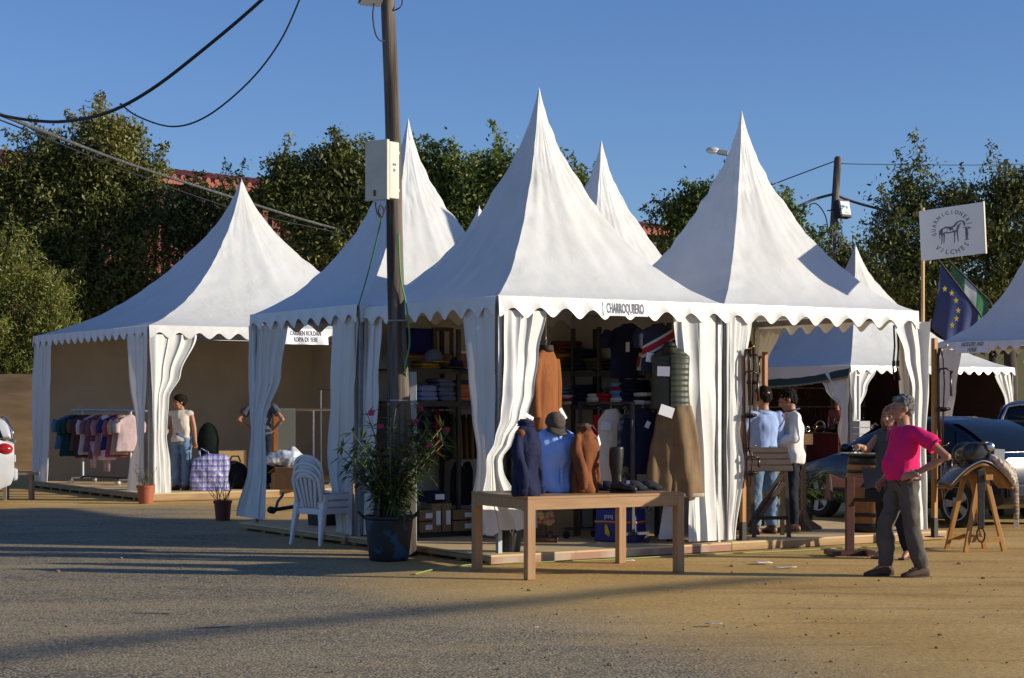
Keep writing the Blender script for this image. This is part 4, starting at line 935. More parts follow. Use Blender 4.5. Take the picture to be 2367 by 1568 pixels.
def hair_short(m, ext=1.0, back=0.0):
    def f(t, c, M):
        q = MB()
        def P(x,y,z): return Vector(c)+M @ Vector((x,y,z))
        q.ell(P(0,0.022,0.052),(0.083*ext,0.098*ext,0.082*ext),M.to_4x4(),20,14); q.ell(P(0,0.055,0.0),(0.076,0.062*ext,0.085),M.to_4x4()); q.ell(P(0,-0.045,0.085),(0.058,0.045,0.035),M.to_4x4())
        for s in (-1,1): q.ell(P(s*0.064,0.02,0.02),(0.022,0.045,0.05),M.to_4x4())
        if back: q.ell(P(0,0.085,0.03),(0.07,0.05+back,0.08),M.to_4x4())
        blob('hair', q, m, t, 0.008, 2, 0.5, (0.010,38.0,(1,1,1)))
    return f
def hair_bob(m):
    def f(t, c, M):
        q = MB()
        def P(x,y,z): return Vector(c)+M @ Vector((x,y,z))
        q.ell(P(0,0.02,0.05),(0.088,0.102,0.085),M.to_4x4(),20,14); q.ell(P(0,0.055,-0.02),(0.088,0.065,0.11),M.to_4x4())
        for s in (-1,1): q.tube([P(s*0.07,0.0,0.06),P(s*0.086,0.0,-0.02),P(s*0.085,0.01,-0.10),P(s*0.075,0.015,-0.14)],[0.028,0.030,0.032,0.02],10,roundends=True)
        blob('hair', q, m, t, 0.008, 2, 0.5, (0.008,26.0,(1,1,0.4)))
    return f
def stand(H=1.72, **kw):
    k = H/1.72
    J = dict(hip=(0,0,0.93),chest=(0,0.0,1.27),neck=(0,0.02,1.45),head=(0,0.0,1.595),
             shL=(0.175,0.02,1.385),elL=(0.24,0.05,1.12),wrL=(0.24,-0.04,0.88),shR=(-0.175,0.02,1.385),elR=(-0.24,0.05,1.12),wrR=(-0.24,-0.04,0.88),
             hpL=(0.09,0,0.88),knL=(0.10,-0.01,0.48),anL=(0.10,0.02,0.085),toL=(0.12,-0.13,0.028),hpR=(-0.09,0,0.88),knR=(-0.10,-0.01,0.48),anR=(-0.10,0.02,0.085),toR=(-0.12,-0.13,0.028))
    J.update(kw); return {a: tuple(x*k for x in v) for a, v in J.items()}

# man in the pink polo, hand on hip, one foot forward
pk = G(2085,1333)
J = stand(1.70, hip=(0,0.02,0.93), chest=(0.0,0.022,1.27), neck=(0,0.02,1.45), head=(0.0,0.0,1.60),
     shL=(0.18,0.07,1.385), elL=(0.40,0.27,1.15), wrL=(0.245,0.02,0.985), hdL=(0.17,-0.10,0.955),
     shR=(-0.18,0.05,1.385), elR=(-0.235,0.08,1.12), wrR=(-0.20,-0.10,0.92),
     hpL=(0.095,0.02,0.88), knL=(0.11,0.05,0.48), anL=(0.125,0.14,0.085), toL=(0.13,0.0,0.028),
     hpR=(-0.095,0.02,0.88), knR=(-0.10,-0.12,0.49), anR=(-0.08,-0.13,0.085), toR=(-0.07,-0.29,0.028))
PINK = cloth('pink_polo_cotton', (0.80,0.022,0.16), 0.9, bump=0.2, bs=14); GREYT = cloth('grey_trouser_cloth', (0.115,0.10,0.085), 0.8)
BSUE = mat('brown_suede_shoe', (0.10,0.048,0.03), (0.065,0.032,0.022), scale=20, rough=0.8)
p1, V1 = person('man in bright pink polo shirt and grey trousers, hand on hip', pk, R(-78), J, SKIND, 'm', belly=0.085, head=(-6,2,0), hair=hair_short(HAIRG,1.03), shirt=PINK, legs=GREYT, shoes=BSUE, fat=1.04, hands=(0.35,0.4), pnL=(-0.9,0.1,-0.3))
q = MB(); hp = V1['hip']
q.loft([[hp+Vector((0.19*1.05*math.cos(a),0.14*1.05*math.sin(a),z)) for a in [2*PI*i/28 for i in range(28)]] for z in (-0.012,0.028)],cap=False); q.build('belt', LEATH, p1, smooth=True, solid=0.006)
w = V1['wrL']; dw = (w-V1['elL']).normalized(); q = MB(); q.tube([w-dw*0.035,w-dw*0.005],0.036,16); q.build('watch', mat('steel_watch',(0.35,0.33,0.30),rough=0.3,metal=0.9), p1, smooth=True)
hd = V1['head']; Mh = rotm(-6,2,0); q = MB()
for s in (-1,1):
    q.tube([hd+Mh @ Vector((s*0.058,-0.088,0.008)),hd+Mh @ Vector((s*0.078,-0.03,0.014)),hd+Mh @ Vector((s*0.082,0.02,0.006))],0.0028,6)
    q.tube([hd+Mh @ Vector((s*0.034+0.022*math.cos(a),-0.104+0.012*abs(math.cos(a)),0.004+0.017*math.sin(a))) for a in [2*PI*i/14 for i in range(15)]],0.0022,6)
q.tube([hd+Mh @ Vector((-0.012,-0.106,0.008)),hd+Mh @ Vector((0.012,-0.106,0.008))],0.002,6); q.build('glasses', ALU, p1)
for k in 'LR':   # ribbed sleeve edges, shoe laces
    a_, b_ = V1['sh'+k], V1['el'+k]; c_ = a_.lerp(b_,0.60); d_ = (b_-a_).normalized(); q = MB(); q.tube([c_-d_*0.012,c_+d_*0.012],0.078,18,cap=False); q.build('sleeve_edge', cloth('pink_rib',(0.62,0.018,0.12)), p1, smooth=True, solid=0.004)
    an, to = V1['an'+k], V1['to'+k]; dd = (to-an); dd.z = 0; dd.normalize(); sv = Vector((-dd.y,dd.x,0)); q = MB()
    for i in range(4):
        c_ = Vector((an.x,an.y,0.118-0.016*i))+dd*(0.035+0.027*i); q.tube([c_-sv*0.026,c_+Vector((0,0,0.008)),c_+sv*0.026],0.0045,6)
    q.build('laces', EYE, p1)
for s in (-1,1):
    q = MB(); h_ = V1['hip']; q.tube([h_+Vector((s*0.10,-0.135,0.0)),h_+Vector((s*0.150,-0.105,-0.06)),h_+Vector((s*0.178,-0.04,-0.13))],0.005,6); q.build('pocket_seam', cloth('dark_trouser_seam',(0.06,0.052,0.045)), p1)
q = MB(); q.box(tuple(V1['chest']+Vector((0,-0.165,0.09))),(0.03,0.004,0.13),rx=R(-12)); q.build('placket', cloth('pink_placket',(0.70,0.02,0.14)), p1)

# woman behind him, pointing to the left
wm = G(2060,1292)
J = stand(1.60, head=(0.0,0.0,1.60), shL=(0.165,0.02,1.39), shR=(-0.165,0.02,1.39), elR=(-0.20,-0.19,1.22), wrR=(-0.11,-0.40,1.27), hdR=(-0.10,-0.50,1.285),
     elL=(0.20,0.06,1.12), wrL=(0.16,-0.10,1.0), anL=(0.17,0.10,0.085), toL=(0.19,-0.03,0.028), knL=(0.12,0.03,0.48))
TEAL = cloth('grey_green_top', (0.075,0.095,0.085), 0.8); NAVYJ = cloth('navy_leggings', (0.018,0.021,0.03), 0.8)
p2, V2 = person('woman in grey-green sleeveless top pointing left behind the pink shirt', wm+Vector((0,0,0)), R(-48), J, SKIN, 'f', belly=0.05, head=(8,0,0), hair=hair_bob(HAIRB), shirt=TEAL, legs=NAVYJ, shoes=None, sleeves='none', tuck=False, hem=0.06, hands=(0.4,0.75), point=True, pnR=(0.2,0,-1), fat=1.02)
for k in 'LR':
    an, to = V2['an'+k], V2['to'+k]; q = MB(); d = (to-an); d.z = 0; d.normalize(); c = Vector((an.x,an.y,0.0)); s_ = Vector((-d.y,d.x,0))
    q.box(tuple(c+d*0.06+Vector((0,0,0.012))),(0.075,0.235,0.022),rz=math.atan2(-d.x,d.y)); q.build('sandal', LEATH, p2, bevel=0.006)
bag = thing('shoulder_bag','dark grey shoulder bag with a flap hanging at the pointing woman\'s hip','bag',wm+Vector((-0.17,-0.17,0.80)),R(-40))
q = MB(); q.box((0,0,-0.02),(0.30,0.10,0.34),taper=0.85); q.build('pouch', cloth('black_bag_cloth',(0.03,0.03,0.032)), bag, bevel=0.03)
q = MB(); q.add([(-0.16,-0.062,0.16),(0.14,-0.062,0.16),(0.15,-0.075,-0.02),(-0.10,-0.085,-0.06)],[(0,1,2,3)]); q.build('flap', cloth('slate_bag_flap',(0.085,0.09,0.095)), bag, solid=0.01)
q = MB(); q.tube([(0.1,0,0.14),(0.16,0.05,0.35),(0.20,0.1,0.56)],0.012,6); q.build('strap', BLEATH, bag)

# man in the light blue shirt, seen from behind
DZ = 0.105
bl = G(1766,1236,DZ); bl.y += 0.12; bl.x = (1764-CX)/FPX*bl.y
LB = cloth('light_blue_shirt', (0.33,0.44,0.72), 0.92, bump=0.25, bs=10); JEAN = cloth('blue_jeans', (0.16,0.25,0.38), 0.72, bump=0.3, bs=30)
J = stand(1.72, elR=(-0.26,-0.06,1.14), wrR=(-0.17,-0.27,1.06), elL=(0.26,-0.06,1.14), wrL=(0.14,-0.27,1.06), anL=(0.12,0.03,0.085), anR=(-0.12,0.0,0.085), knL=(0.11,0,0.48), knR=(-0.115,-0.03,0.48))
p3, V3 = person('man in light blue shirt and jeans seen from behind, under the right tent', bl, R(202), J, SKIND, 'm', head=(14,12,0), hair=hair_short(HAIRK,1.0), shirt=LB, legs=JEAN, shoes=LEATH, sleeves='rolled', fat=1.05, belly=0.03)
hp = V3['hip']; q = MB(); q.loft([[hp+Vector((0.184*math.cos(a),0.134*math.sin(a),z)) for a in [2*PI*i/28 for i in range(28)]] for z in (-0.0,0.035)],cap=False); q.build('belt', mat('tan_belt',(0.25,0.17,0.09)), p3, smooth=True, solid=0.006)
# man in white shirt, profile, looking down
wt = G(1826,1232,DZ); wt.y += 0.15; wt.x = (1832-CX)/FPX*wt.y
WHS = cloth('white_shirt_cotton', (0.76,0.74,0.70), 0.93, bump=0.3, bs=10); DKT = cloth('dark_navy_trousers', (0.022,0.024,0.032), 0.8)
J = stand(1.70, head=(0,-0.055,1.58), neck=(0,-0.005,1.445), elL=(0.23,0.04,1.13), wrL=(0.15,-0.20,1.08), elR=(-0.23,-0.02,1.13), wrR=(-0.10,-0.24,1.08))
p4, V4 = person('man in untucked white shirt looking down beside the blue-shirted man', wt, R(-102), J, SKIND, 'm', head=(0,22,0), hair=hair_short(HAIRK,1.06), shirt=WHS, legs=DKT, shoes=LEATH, sleeves='long', tuck=False, hem=0.20, fat=1.04, belly=0.04)
q = MB(); nk = V4['neck']; q.tube([nk+Vector((0.080*math.cos(a),0.01+0.078*math.sin(a),0.012-0.02*math.sin(a)*-1)) for a in [R(-60)+R(300)*i/16 for i in range(17)]],0.008,6); q.build('lanyard', mat('blue_lanyard',(0.03,0.06,0.25)), p4, smooth=True)
# somebody beyond the bridle post, mostly hidden
hp_ = Vector(((1700-CX)/FPX*22.0, 22.0, DZ))
J = stand(1.66, elL=(0.22,-0.06,1.12), wrL=(0.12,-0.28,1.08), elR=(-0.22,-0.06,1.12), wrR=(-0.10,-0.28,1.06))
person('dark-haired person half hidden between the curtain and the bridles', hp_, R(70), J, SKIND, 'f', head=(0,10,0), hair=hair_short(HAIRK,1.06), shirt=WHS, legs=DKT, shoes=LEATH, sleeves='rolled', vox=0.011)
# woman in the far-left tent with the plaid bag
wa = Vector(((419-CX)/FPX*31.0, 31.0, 0.14))
J = stand(1.63, head=(-0.02,-0.03,1.585), elL=(0.235,0.03,1.13), wrL=(0.285,-0.02,0.86), hdL=(0.30,-0.03,0.76), elR=(-0.22,-0.05,1.14), wrR=(-0.20,-0.25,0.98))
WTOP = cloth('white_sleeveless_top', (0.66,0.60,0.52), 0.85, bump=0.4, bs=9)
p5, V5 = person('dark-haired woman in white sleeveless top and jeans gripping a plaid bag', wa, R(-14), J, SKIND, 'f', head=(-50,8,0), hair=hair_short(HAIRK,1.1,0.02), shirt=WTOP, legs=JEAN, shoes=LEATH, sleeves='none', tuck=False, hem=0.04, hands=(1.0,0.5), pnL=(0,-1,0.2))
# man in grey behind the left tied curtain
wb_ = Vector(((605-CX)/FPX*31.6, 31.6, 0.14))
J = stand(1.74, shL=(0.20,0,1.40), elL=(0.38,0.10,1.19), wrL=(0.20,-0.06,1.02), shR=(-0.20,0,1.40), elR=(-0.38,0.10,1.19), wrR=(-0.20,-0.06,1.02))
GSH = cloth('slate_grey_tshirt', (0.085,0.09,0.115), 0.85)
person('person in slate grey shirt with hands on hips behind the tied left curtain', wb_, R(176), J, SKIND, 'm', head=(0,0,0), hair=hair_short(HAIRK,1.0), shirt=GSH, legs=NAVYJ, shoes=LEATH, vox=0.011)
# stallholder deep inside the far tent
wg = Vector(((1935-CX)/FPX*49.6, 49.6, 0.0))
person('dim stallholder in a dusky pink shirt inside the far dark tent', wg, R(-20), stand(1.72, wrL=(0.2,-0.2,0.95), wrR=(-0.2,-0.2,0.95)), SKIND, 'm', head=(0,10,0), hair=hair_short(HAIRK,1.0), shirt=cloth('dusky_pink_shirt',(0.22,0.07,0.08)), legs=DKT, shoes=LEATH, vox=0.014)
# ------------------------------------------------------------------ things standing in front of the tents
OAK = mat('oak_veneer', (0.42,0.235,0.10), (0.32,0.17,0.07), scale=4, rough=0.45, stretch=(0.5,6,6), contrast=(0.3,0.7), bump=0.06)
OAKL = mat('oak_leg', (0.42,0.235,0.10), (0.32,0.17,0.07), scale=4, rough=0.45, stretch=(6,6,0.5), contrast=(0.3,0.7), bump=0.06)
# table
tc_ = Vector((0.162,16.80,0)); a1 = Vector((1.446,0.77,0)); ra = math.atan2(a1.y,a1.x)
TT = thing('table','plain oak table in front of the central tent carrying display torsos','table', tc_, ra)
TL_, TW_, TH_ = 1.64, 1.07, 0.768
for (x,y) in ((0,0),(TL_,0),(TL_,TW_),(0,TW_)):
    q = MB(); q.box((x,y,(TH_-0.026)/2),(0.082,0.082,TH_-0.026)); q.build('leg', OAKL, TT, bevel=0.003)
for x0,x1 in ((-0.041,TL_/2-0.001),(TL_/2+0.001,TL_+0.041)):
    q = MB(); q.box(((x0+x1)/2,TW_/2,TH_-0.012),(x1-x0,TW_+0.084,0.024)); q.build('tabletop', OAK, TT, bevel=0.002)
for c, d in (((TL_/2,-0.028,0),(TL_-0.084,0.022,0)),((TL_/2,TW_+0.028,0),(TL_-0.084,0.022,0)),((-0.028,TW_/2,0),(0.022,TW_-0.084,0)),((TL_+0.028,TW_/2,0),(0.022,TW_-0.084,0))):
    q = MB(); q.box((c[0],c[1],TH_-0.075),(d[0],d[1],0.098)); q.build('apron', OAK, TT)
def ontable(px, py): # point of the table top seen there
    return G(px, py, TH_+0.001)

# display torsos
NAVY = cloth('navy_knit', (0.020,0.024,0.062), 0.8, bump=0.3, bs=30); BLUES = cloth('bright_blue_shirt', (0.36,0.52,0.95), 0.92, bump=0.25, bs=12)
SUEDE = mat('rust_suede', (0.22,0.066,0.014), (0.15,0.044,0.010), scale=9, rough=0.9, bump=0.25, bscale=22); TAGP = mat('white_price_tag', (0.80,0.80,0.82), rough=0.6)
TORSO = mat('black_torso_form', (0.02,0.02,0.02), rough=0.5)
def tagcard(name, parent, c, w, h, rx=0, ry=0, rz=0):
    q = MB(); q.box((0,0,0),(w,0.003,h)); o = q.build(name, TAGP, parent); o.location = c; o.rotation_euler = (rx,ry,rz); return o
def torso(label, base, rz, h, wd, m, arms=((0.02,0.0),(0.02,0.0)), collar=True, dp=0.62, belly=0.0, armlen=0.92, cm=None, flare=0.02, seed=0, cat='display torso', hang=False, sleeve=True, hem=None):
    t = thing('display_torso', label, cat, base, rz, 'dressed display torsos on the oak table' if not hang else None)
    q = MB(); n = 22
    def rg(z, rx, ry, y=0): return [Vector((rx*math.cos(2*PI*i/n), y+ry*math.sin(2*PI*i/n), z*h)) for i in range(n)]
    W2 = wd/2
    q.loft([rg(0.0,W2*0.78+flare,W2*dp*0.9+flare),rg(0.05,W2*0.82+flare,W2*dp*0.95+flare),rg(0.30,W2*0.76,W2*dp*0.95),rg(0.52,W2*0.82,W2*dp*1.08,-0.012),rg(0.68,W2*0.86,W2*dp*1.02,-0.008),rg(0.77,W2*0.80,W2*dp*0.82),rg(0.83,W2*0.58,W2*dp*0.62,0.006),rg(0.875,W2*0.36,W2*dp*0.48,0.01),rg(0.895,W2*0.30,W2*dp*0.42,0.01)])
    if sleeve:
        for s, (ox, oy) in zip((1,-1), arms):
            sh = Vector((s*W2*0.80,0,0.755*h)); q.ell(sh, (0.048,0.052,0.050)); q.tube([Vector((s*W2*0.35,0,0.835*h)),sh],[0.045,0.046],10)
            e = Vector((s*(W2*0.98+ox),oy*0.6,0.42*h)); w_ = Vector((s*(W2*0.96+ox*1.6),oy-0.03,max(0.03,(1-armlen))*h))
            q.tube([sh, sh.lerp(e,0.4)+Vector((s*0.014,0.01,0)), e, e.lerp(w_,0.5)+Vector((0,-0.012,0)), w_],[0.050,0.052,0.047,0.044,0.036],12,roundends=False)
    blob('garment', q, m, t, 0.008, 2, 0.5, (0.030,7.5,(1,1,0.42)))
    q = MB(); q.lathe([(0.058,0.86*h),(0.056,0.93*h),(0.056,0.965*h)],(0,0.01,0),16); q.build('neck_form', TORSO, t, smooth=False)
    if collar:
        q = MB(); q.lathe([(0.080,0.875*h),(0.066,0.915*h),(0.067,0.945*h),(0.072,0.943*h),(0.080,0.905*h)],(0,0.008,0),20,cap=False); q.build('collar', cm or m, t, smooth=True, solid=0.004)
    if sleeve:
        for s, (ox, oy) in zip((1,-1), arms):
            w_ = Vector((s*(W2*0.96+ox*1.6),oy-0.03,max(0.03,(1-armlen))*h)); q = MB(); q.tube([w_+Vector((0,0,0.05)),w_+Vector((0,-0.0,-0.012))],[0.040,0.036],14,cap=False); q.build('cuff', cm or m, t, smooth=True, solid=0.004)
    return t
T1 = torso('navy sweater on a display torso with a white neck card', ontable(1217,1146)+Vector((0,0.05,0)), R(58), 0.74, 0.36, NAVY, ((0.0,-0.03),(0.01,-0.05)), armlen=0.97)
q = MB(); q.box((0.075,-0.085,0.62),(0.075,0.05,0.055),ry=R(18)); 
o = MB(); o.ell((-0.145,-0.02,0.585),(0.042,0.048,0.035)); o.build('shoulder_patch', SUEDE, T1, smooth=True)
tagcard('neck_card', T1, (0.02,-0.02,0.735), 0.12, 0.035, 0, R(22), R(-10))
T2 = torso('bright blue buttoned shirt on a display torso wearing a cap', ontable(1283,1139)+Vector((0.0,0.10,0)), R(26), 0.70, 0.46, BLUES, ((0.06,-0.02),(0.02,-0.05)), armlen=0.97)
q = MB(); q.box((0.0,-0.133,0.30),(0.030,0.008,0.56),rx=R(-2)); q.build('button_band', BLUES, T2)
for i in range(6):
    q = MB(); q.ell((0.0,-0.141+0.001*i,0.08+0.088*i),(0.006,0.004,0.006)); q.build('button', TAGP, T2, smooth=True)
T3 = torso('rust brown suede jacket on a display torso beside the blue shirt', ontable(1352,1140)+Vector((0.0,0.14,0)), R(56), 0.69, 0.34, SUEDE, ((0.0,-0.03),(0.0,-0.06)), armlen=0.93, dp=0.70)
q = MB(); q.lathe([(0.125,-0.002),(0.13,0.03),(0.128,0.06)],(0,0,0.0),20,sy=0.75); q.build('knit_waistband', mat('dark_brown_knit',(0.07,0.03,0.015),rough=0.9), T3, smooth=True)
for i in range(6):
    q = MB(); q.ell((0.012,-0.122,0.10+0.085*i),(0.007,0.006,0.007)); q.build('button', LEATH, T3, smooth=True)
q = MB(); q.box((0.07,-0.105,0.26),(0.09,0.02,0.05),rz=R(20)); q.build('pocket_flap', SUEDE, T3, bevel=0.01)
tagcard('price_card', T3, (0.085,-0.115,0.50), 0.055, 0.10, R(-8), R(-28), R(20))
for T_, cx_ in ((T2,0.0),(T3,0.0)):   # collar points
    for s in (-1,1):
        q = MB(); q.add([(s*0.012,-0.088,0.635),(s*0.075,-0.045,0.655),(s*0.07,-0.10,0.585)],[(0,1,2)]); q.build('collar_point', T_.children[0].data.materials[0], T_, solid=0.006)
# cap on the blue torso
CAPB = mat('brown_check_cap', (0.10,0.075,0.055), (0.055,0.042,0.034), scale=26, rough=0.9)
cp = thing('cap','brown check baseball cap perched on the neck of the blue shirt torso','cap', T2.location+Vector((0.0,-0.03,0.665)), R(28))
q = MB(); q.lathe([(0.098,-0.01),(0.10,0.03),(0.085,0.075),(0.05,0.105),(0.01,0.115)],(0,0,0),20,M=Matrix.Rotation(R(28),4,'X')); q.build('crown', CAPB, cp, smooth=True)
q = MB()
def peak(u, v):
    a = PI*(1.12+0.76*u); r = 0.098+0.085*v*math.sin(PI*(0.12+0.76*u)); return Matrix.Rotation(R(28),4,'X') @ Vector((r*math.cos(a)*(1-0.1*v), r*math.sin(a), -0.004-0.02*v-0.03*v*abs(2*u-1)**2))
q.grid(peak, 16, 5); q.build('peak', CAPB, cp, smooth=True, solid=0.006)
tagcard('price_card', cp, (0.075,-0.03,0.095), 0.035, 0.12, 0, R(-32), 0)
# riding boot and dark caps
def boot(label, base, rz, h=0.46):
    t = thing('riding_boot', label, 'boot', base, rz)
    q = MB(); n = 18
    def rg(z, rx, ry, y): return [Vector((rx*math.cos(2*PI*i/n), y+ry*math.sin(2*PI*i/n), z)) for i in range(n)]
    q.loft([rg(0.06,0.042,0.055,0.0),rg(0.11,0.040,0.050,0.005),rg(0.17,0.044,0.052,0.01),rg(0.27,0.060,0.068,0.015),rg(0.36,0.064,0.072,0.012),rg(h,0.064,0.070,0.008)])
    q.loft([[Vector((w_*math.cos(a), y, 0.016+max(0,h_*(0.5+0.5*math.sin(a))))) for a in [2*PI*i/16 for i in range(16)]] for y, w_, h_ in ((0.065,0.03,0.07),(0.03,0.041,0.11),(-0.03,0.043,0.10),(-0.10,0.048,0.065),(-0.17,0.044,0.052),(-0.205,0.024,0.036))])
    blob('shaft', q, BLEATH, t, 0.008, 3, 0.5)
    q = MB(); q.prism([(0.046*math.sin(a)*(1.0 if math.cos(a)>0 else 0.9), -0.07-0.14*math.cos(a)) for a in [2*PI*i/24 for i in range(24)]],0.0,0.014); q.build('sole', mat('boot_sole',(0.02,0.018,0.016),rough=0.7), t)
    q = MB(); q.box((0,0.035,0.012),(0.07,0.065,0.024)); q.build('heel', MATS['boot_sole'], t)
    return t
BT = boot('tall black leather riding boot standing on the oak table', ontable(1427,1139), R(62), 0.44)
tagcard('price_card', BT, (0.03,-0.10,0.10), 0.035, 0.035, 0, 0, R(-60))
def flatcap(label, px, py, rz, m, s=1.0):
    t = thing('cap', label, 'cap', ontable(px,py), rz, 'dark caps lying on the oak table')
    q = MB(); q.ell((0,0.02,0.035*s),(0.095*s,0.115*s,0.062*s)); q.ell((0,-0.04,0.025*s),(0.085*s,0.09*s,0.035*s)); q.box((0,0.01,0.012),(0.15*s,0.17*s,0.024)); blob('crown', q, m, t, 0.008, 3, 0.5)
    q = MB()
    def pk(u, v): a = PI*(1.15+0.7*u); r = (0.10+0.06*v*math.sin(PI*u)**0.7)*s; return Vector((r*math.cos(a), -0.02+r*math.sin(a), 0.016-0.012*v))
    q.grid(pk, 14, 4); q.build('peak', m, t, smooth=True, solid=0.006); return t
CK = cloth('charcoal_felt', (0.035,0.035,0.04)); CN = cloth('dark_navy_felt', (0.02,0.024,0.04))
flatcap('dark navy cap lying left of the tall riding boot', 1404, 1134, R(40), CN); flatcap('charcoal cap lying just right of the boot toe', 1466, 1134, R(70), CK, 1.05); flatcap('charcoal cap at the right end of the row of caps', 1502, 1133, R(75), CK, 1.0)
tagcard('price_card', bpy.data.objects['cap.003'], (0.07,-0.06,0.03), 0.03, 0.03, 0, 0, R(-70))

# white plastic chairs, stacked
WPL = mat('white_plastic', (0.72,0.72,0.72), (0.66,0.66,0.65), scale=6, rough=0.35)
fw = Vector((0.62,0.78,0)).normalized(); chair_rz = math.atan2(fw.y, fw.x)-PI/2
rt_ = Vector((fw.y,-fw.x,0))
def chair():
    t = thing('plastic_chair','white plastic chair at the bottom of the stack','chair',(0,0,0),chair_rz,'stacked white plastic chairs')
    # local: x right, y forward, back at y=-0.2
    def bk(x, z): return Vector((x, -0.20-0.22*(z-0.43)-0.03*math.cos(x*3.6)+0.02, z))
    q = MB(); q.grid(lambda u, v: Vector(((u-0.5)*(0.44-0.05*(1-v)), -0.21+0.42*v, 0.425+0.018*((2*u-1)**2)-0.014*math.sin(PI*v))), 12, 10); q.build('seat', WPL, t, smooth=True, solid=0.012)
    ap = MB()
    pts = [(-0.21,-0.215),(-0.225,0.20),(0.225,0.20),(0.21,-0.215)]
    for i in range(4):
        a = Vector((*pts[i],0.39)); b = Vector((*pts[(i+1)%4],0.39)); ap.bar(a,b,0.012,0.065)
    ap.build('apron', WPL, t, bevel=0.004)
    for x, y, dx, dy in ((-0.20,-0.20,-0.035,-0.075),(0.20,-0.20,0.035,-0.075),(-0.215,0.19,-0.03,0.055),(0.215,0.19,0.03,0.055)):
        q = MB(); q.loft([[Vector((x+dx+sx*0.018,y+dy+sy*0.018,0.0)) for sx,sy in ((-1,-1),(1,-1),(1,1),(-1,1))],[Vector((x+dx*0.1+sx*0.036,y+dy*0.1+sy*0.036,0.42)) for sx,sy in ((-1,-1),(1,-1),(1,1),(-1,1))]]); q.build('leg', WPL, t, bevel=0.008)
    q = MB(); L = []
    for i in range(21):   # frame of the back: an arch
        a = PI*i/20; x = 0.205*math.cos(a); z = 0.43 if i in (0,20) else 0.70+0.155*math.sin(a)**0.75
        if i == 0 or i == 20: x = math.copysign(0.185, x)
        L.append(bk(x, z))
    L = [bk(0.185,0.43),bk(0.195,0.55)]+L[1:-1]+[bk(-0.195,0.55),bk(-0.185,0.43)]
    q.tube(L, 0.024, 8, flat=0.6); q.build('back_frame', WPL, t, smooth=True)
    for i in range(5):
        x = -0.13+0.065*i; q = MB(); q.grid(lambda u, v: bk(x*(0.72+0.45*v)+(u-0.5)*(0.030+0.022*v), 0.43+(0.40-abs(i-2)*0.035)*v), 2, 12); q.build('back_slat', WPL, t, smooth=True, solid=0.012)
    q = MB(); q.grid(lambda u, v: bk((u-0.5)*0.34*(1-0.25*v*v), 0.775+0.07*v-0.05*(2*u-1)**2), 10, 3); q.build('top_rail', WPL, t, smooth=True, solid=0.014)
    return t
c1 = chair(); base = G(740,1264); o0 = base - rt_*0.235 + fw*0.275
c1.location = o0
for k in (1,2):
    c = copy_tree(c1); c.location = o0 + Vector((0,0,0.082*k)) + fw*0.018*k
    c['label'] = ('white plastic chair in the middle of the stack','white plastic chair on top of the stack')[k-1]

# oleander in the blue-black tub
pt_ = G(899,1299); pt_.y += 0.2; pt_.x = (899-CX)/FPX*pt_.y
TUB = mat('scuffed_blue_black_tub', (0.016,0.017,0.02), (0.012,0.065,0.125), scale=6.5, rough=0.6, contrast=(0.545,0.575), bump=0.1, detail=5)
TUBB = mat('black_plastic', (0.016,0.016,0.018), rough=0.55); SOIL = mat('dark_soil', (0.05,0.035,0.022), (0.03,0.02,0.014), scale=20, rough=0.95)
pl = thing('flower_tub','scuffed blue and black plastic tub with two handles holding an oleander','plant pot', pt_, R(10))
q = MB(); q.lathe([(0.19,0.0),(0.205,0.02),(0.222,0.15),(0.247,0.40),(0.252,0.44),(0.238,0.44),(0.235,0.40)],n=36); q.build('tub', TUB, pl, smooth=True)
q = MB(); q.lathe([(0.252,0.425),(0.268,0.432),(0.270,0.462),(0.252,0.466),(0.240,0.44)],n=36,cap=False); q.build('rim', TUBB, pl, smooth=True)
q = MB(); q.lathe([(0.0001,0.40),(0.236,0.40)],n=24,cap=False); q.build('soil', SOIL, pl)
for s in (-1,1):
    q = MB(); q.tube([(s*0.262,-0.055,0.45),(s*0.315,-0.055,0.50),(s*0.325,0,0.505),(s*0.315,0.055,0.50),(s*0.262,0.055,0.45)],0.012,8); q.build('handle', TUBB, pl, smooth=True)
LM['oleander'] = leaf_mat('oleander_leaves', (0.035,0.065,0.02), (0.085,0.14,0.038), (0.17,0.22,0.065), (0.26,0.27,0.08))
FLW = mat('oleander_pink', (0.62,0.04,0.13), (0.45,0.02,0.08), scale=20, rough=0.6)
STEM = mat('green_stem', (0.12,0.12,0.05), (0.16,0.12,0.07), scale=10, rough=0.7)
ol = thing('oleander','oleander bush with narrow leaves and pink flower clusters in the tub','shrub', pt_+Vector((0,0,0.40)))
rs = random.Random(21)
def lance(mb, p, d, up, L, w):
    d = d.normalized(); sd = d.cross(up).normalized(); u = sd.cross(d)
    a = [p, p+d*L*0.35+sd*w-u*L*0.02, p+d*L-u*L*0.16, p+d*L*0.35-sd*w-u*L*0.02, p+d*L*0.4-u*(L*0.03+w*0.5)]
    mb.add([tuple(x) for x in a], [(0,1,4),(1,2,4),(2,3,4),(3,0,4)])
lf = MB(); st = MB(); tones = []
tips = [(860,985,0),(790,1035,0),(815,1000,0),(835,1050,0),(800,1085,0),(915,945,0),(905,1000,0),(970,945,0.1),(990,985,0),(1030,1010,0),(1005,1040,0),(940,985,0.1),(880,1045,0),(960,1040,-0.1),(930,1080,0),(870,1095,0.1),(985,1075,0.1),(850,960,0.15),(1020,990,0.2),(895,1100,-0.15),(910,1140,0),(870,1150,0.1),(945,1130,-0.1),(820,1065,0.15),(975,1010,0.2)]
base0 = pt_+Vector((0,0,0.40))
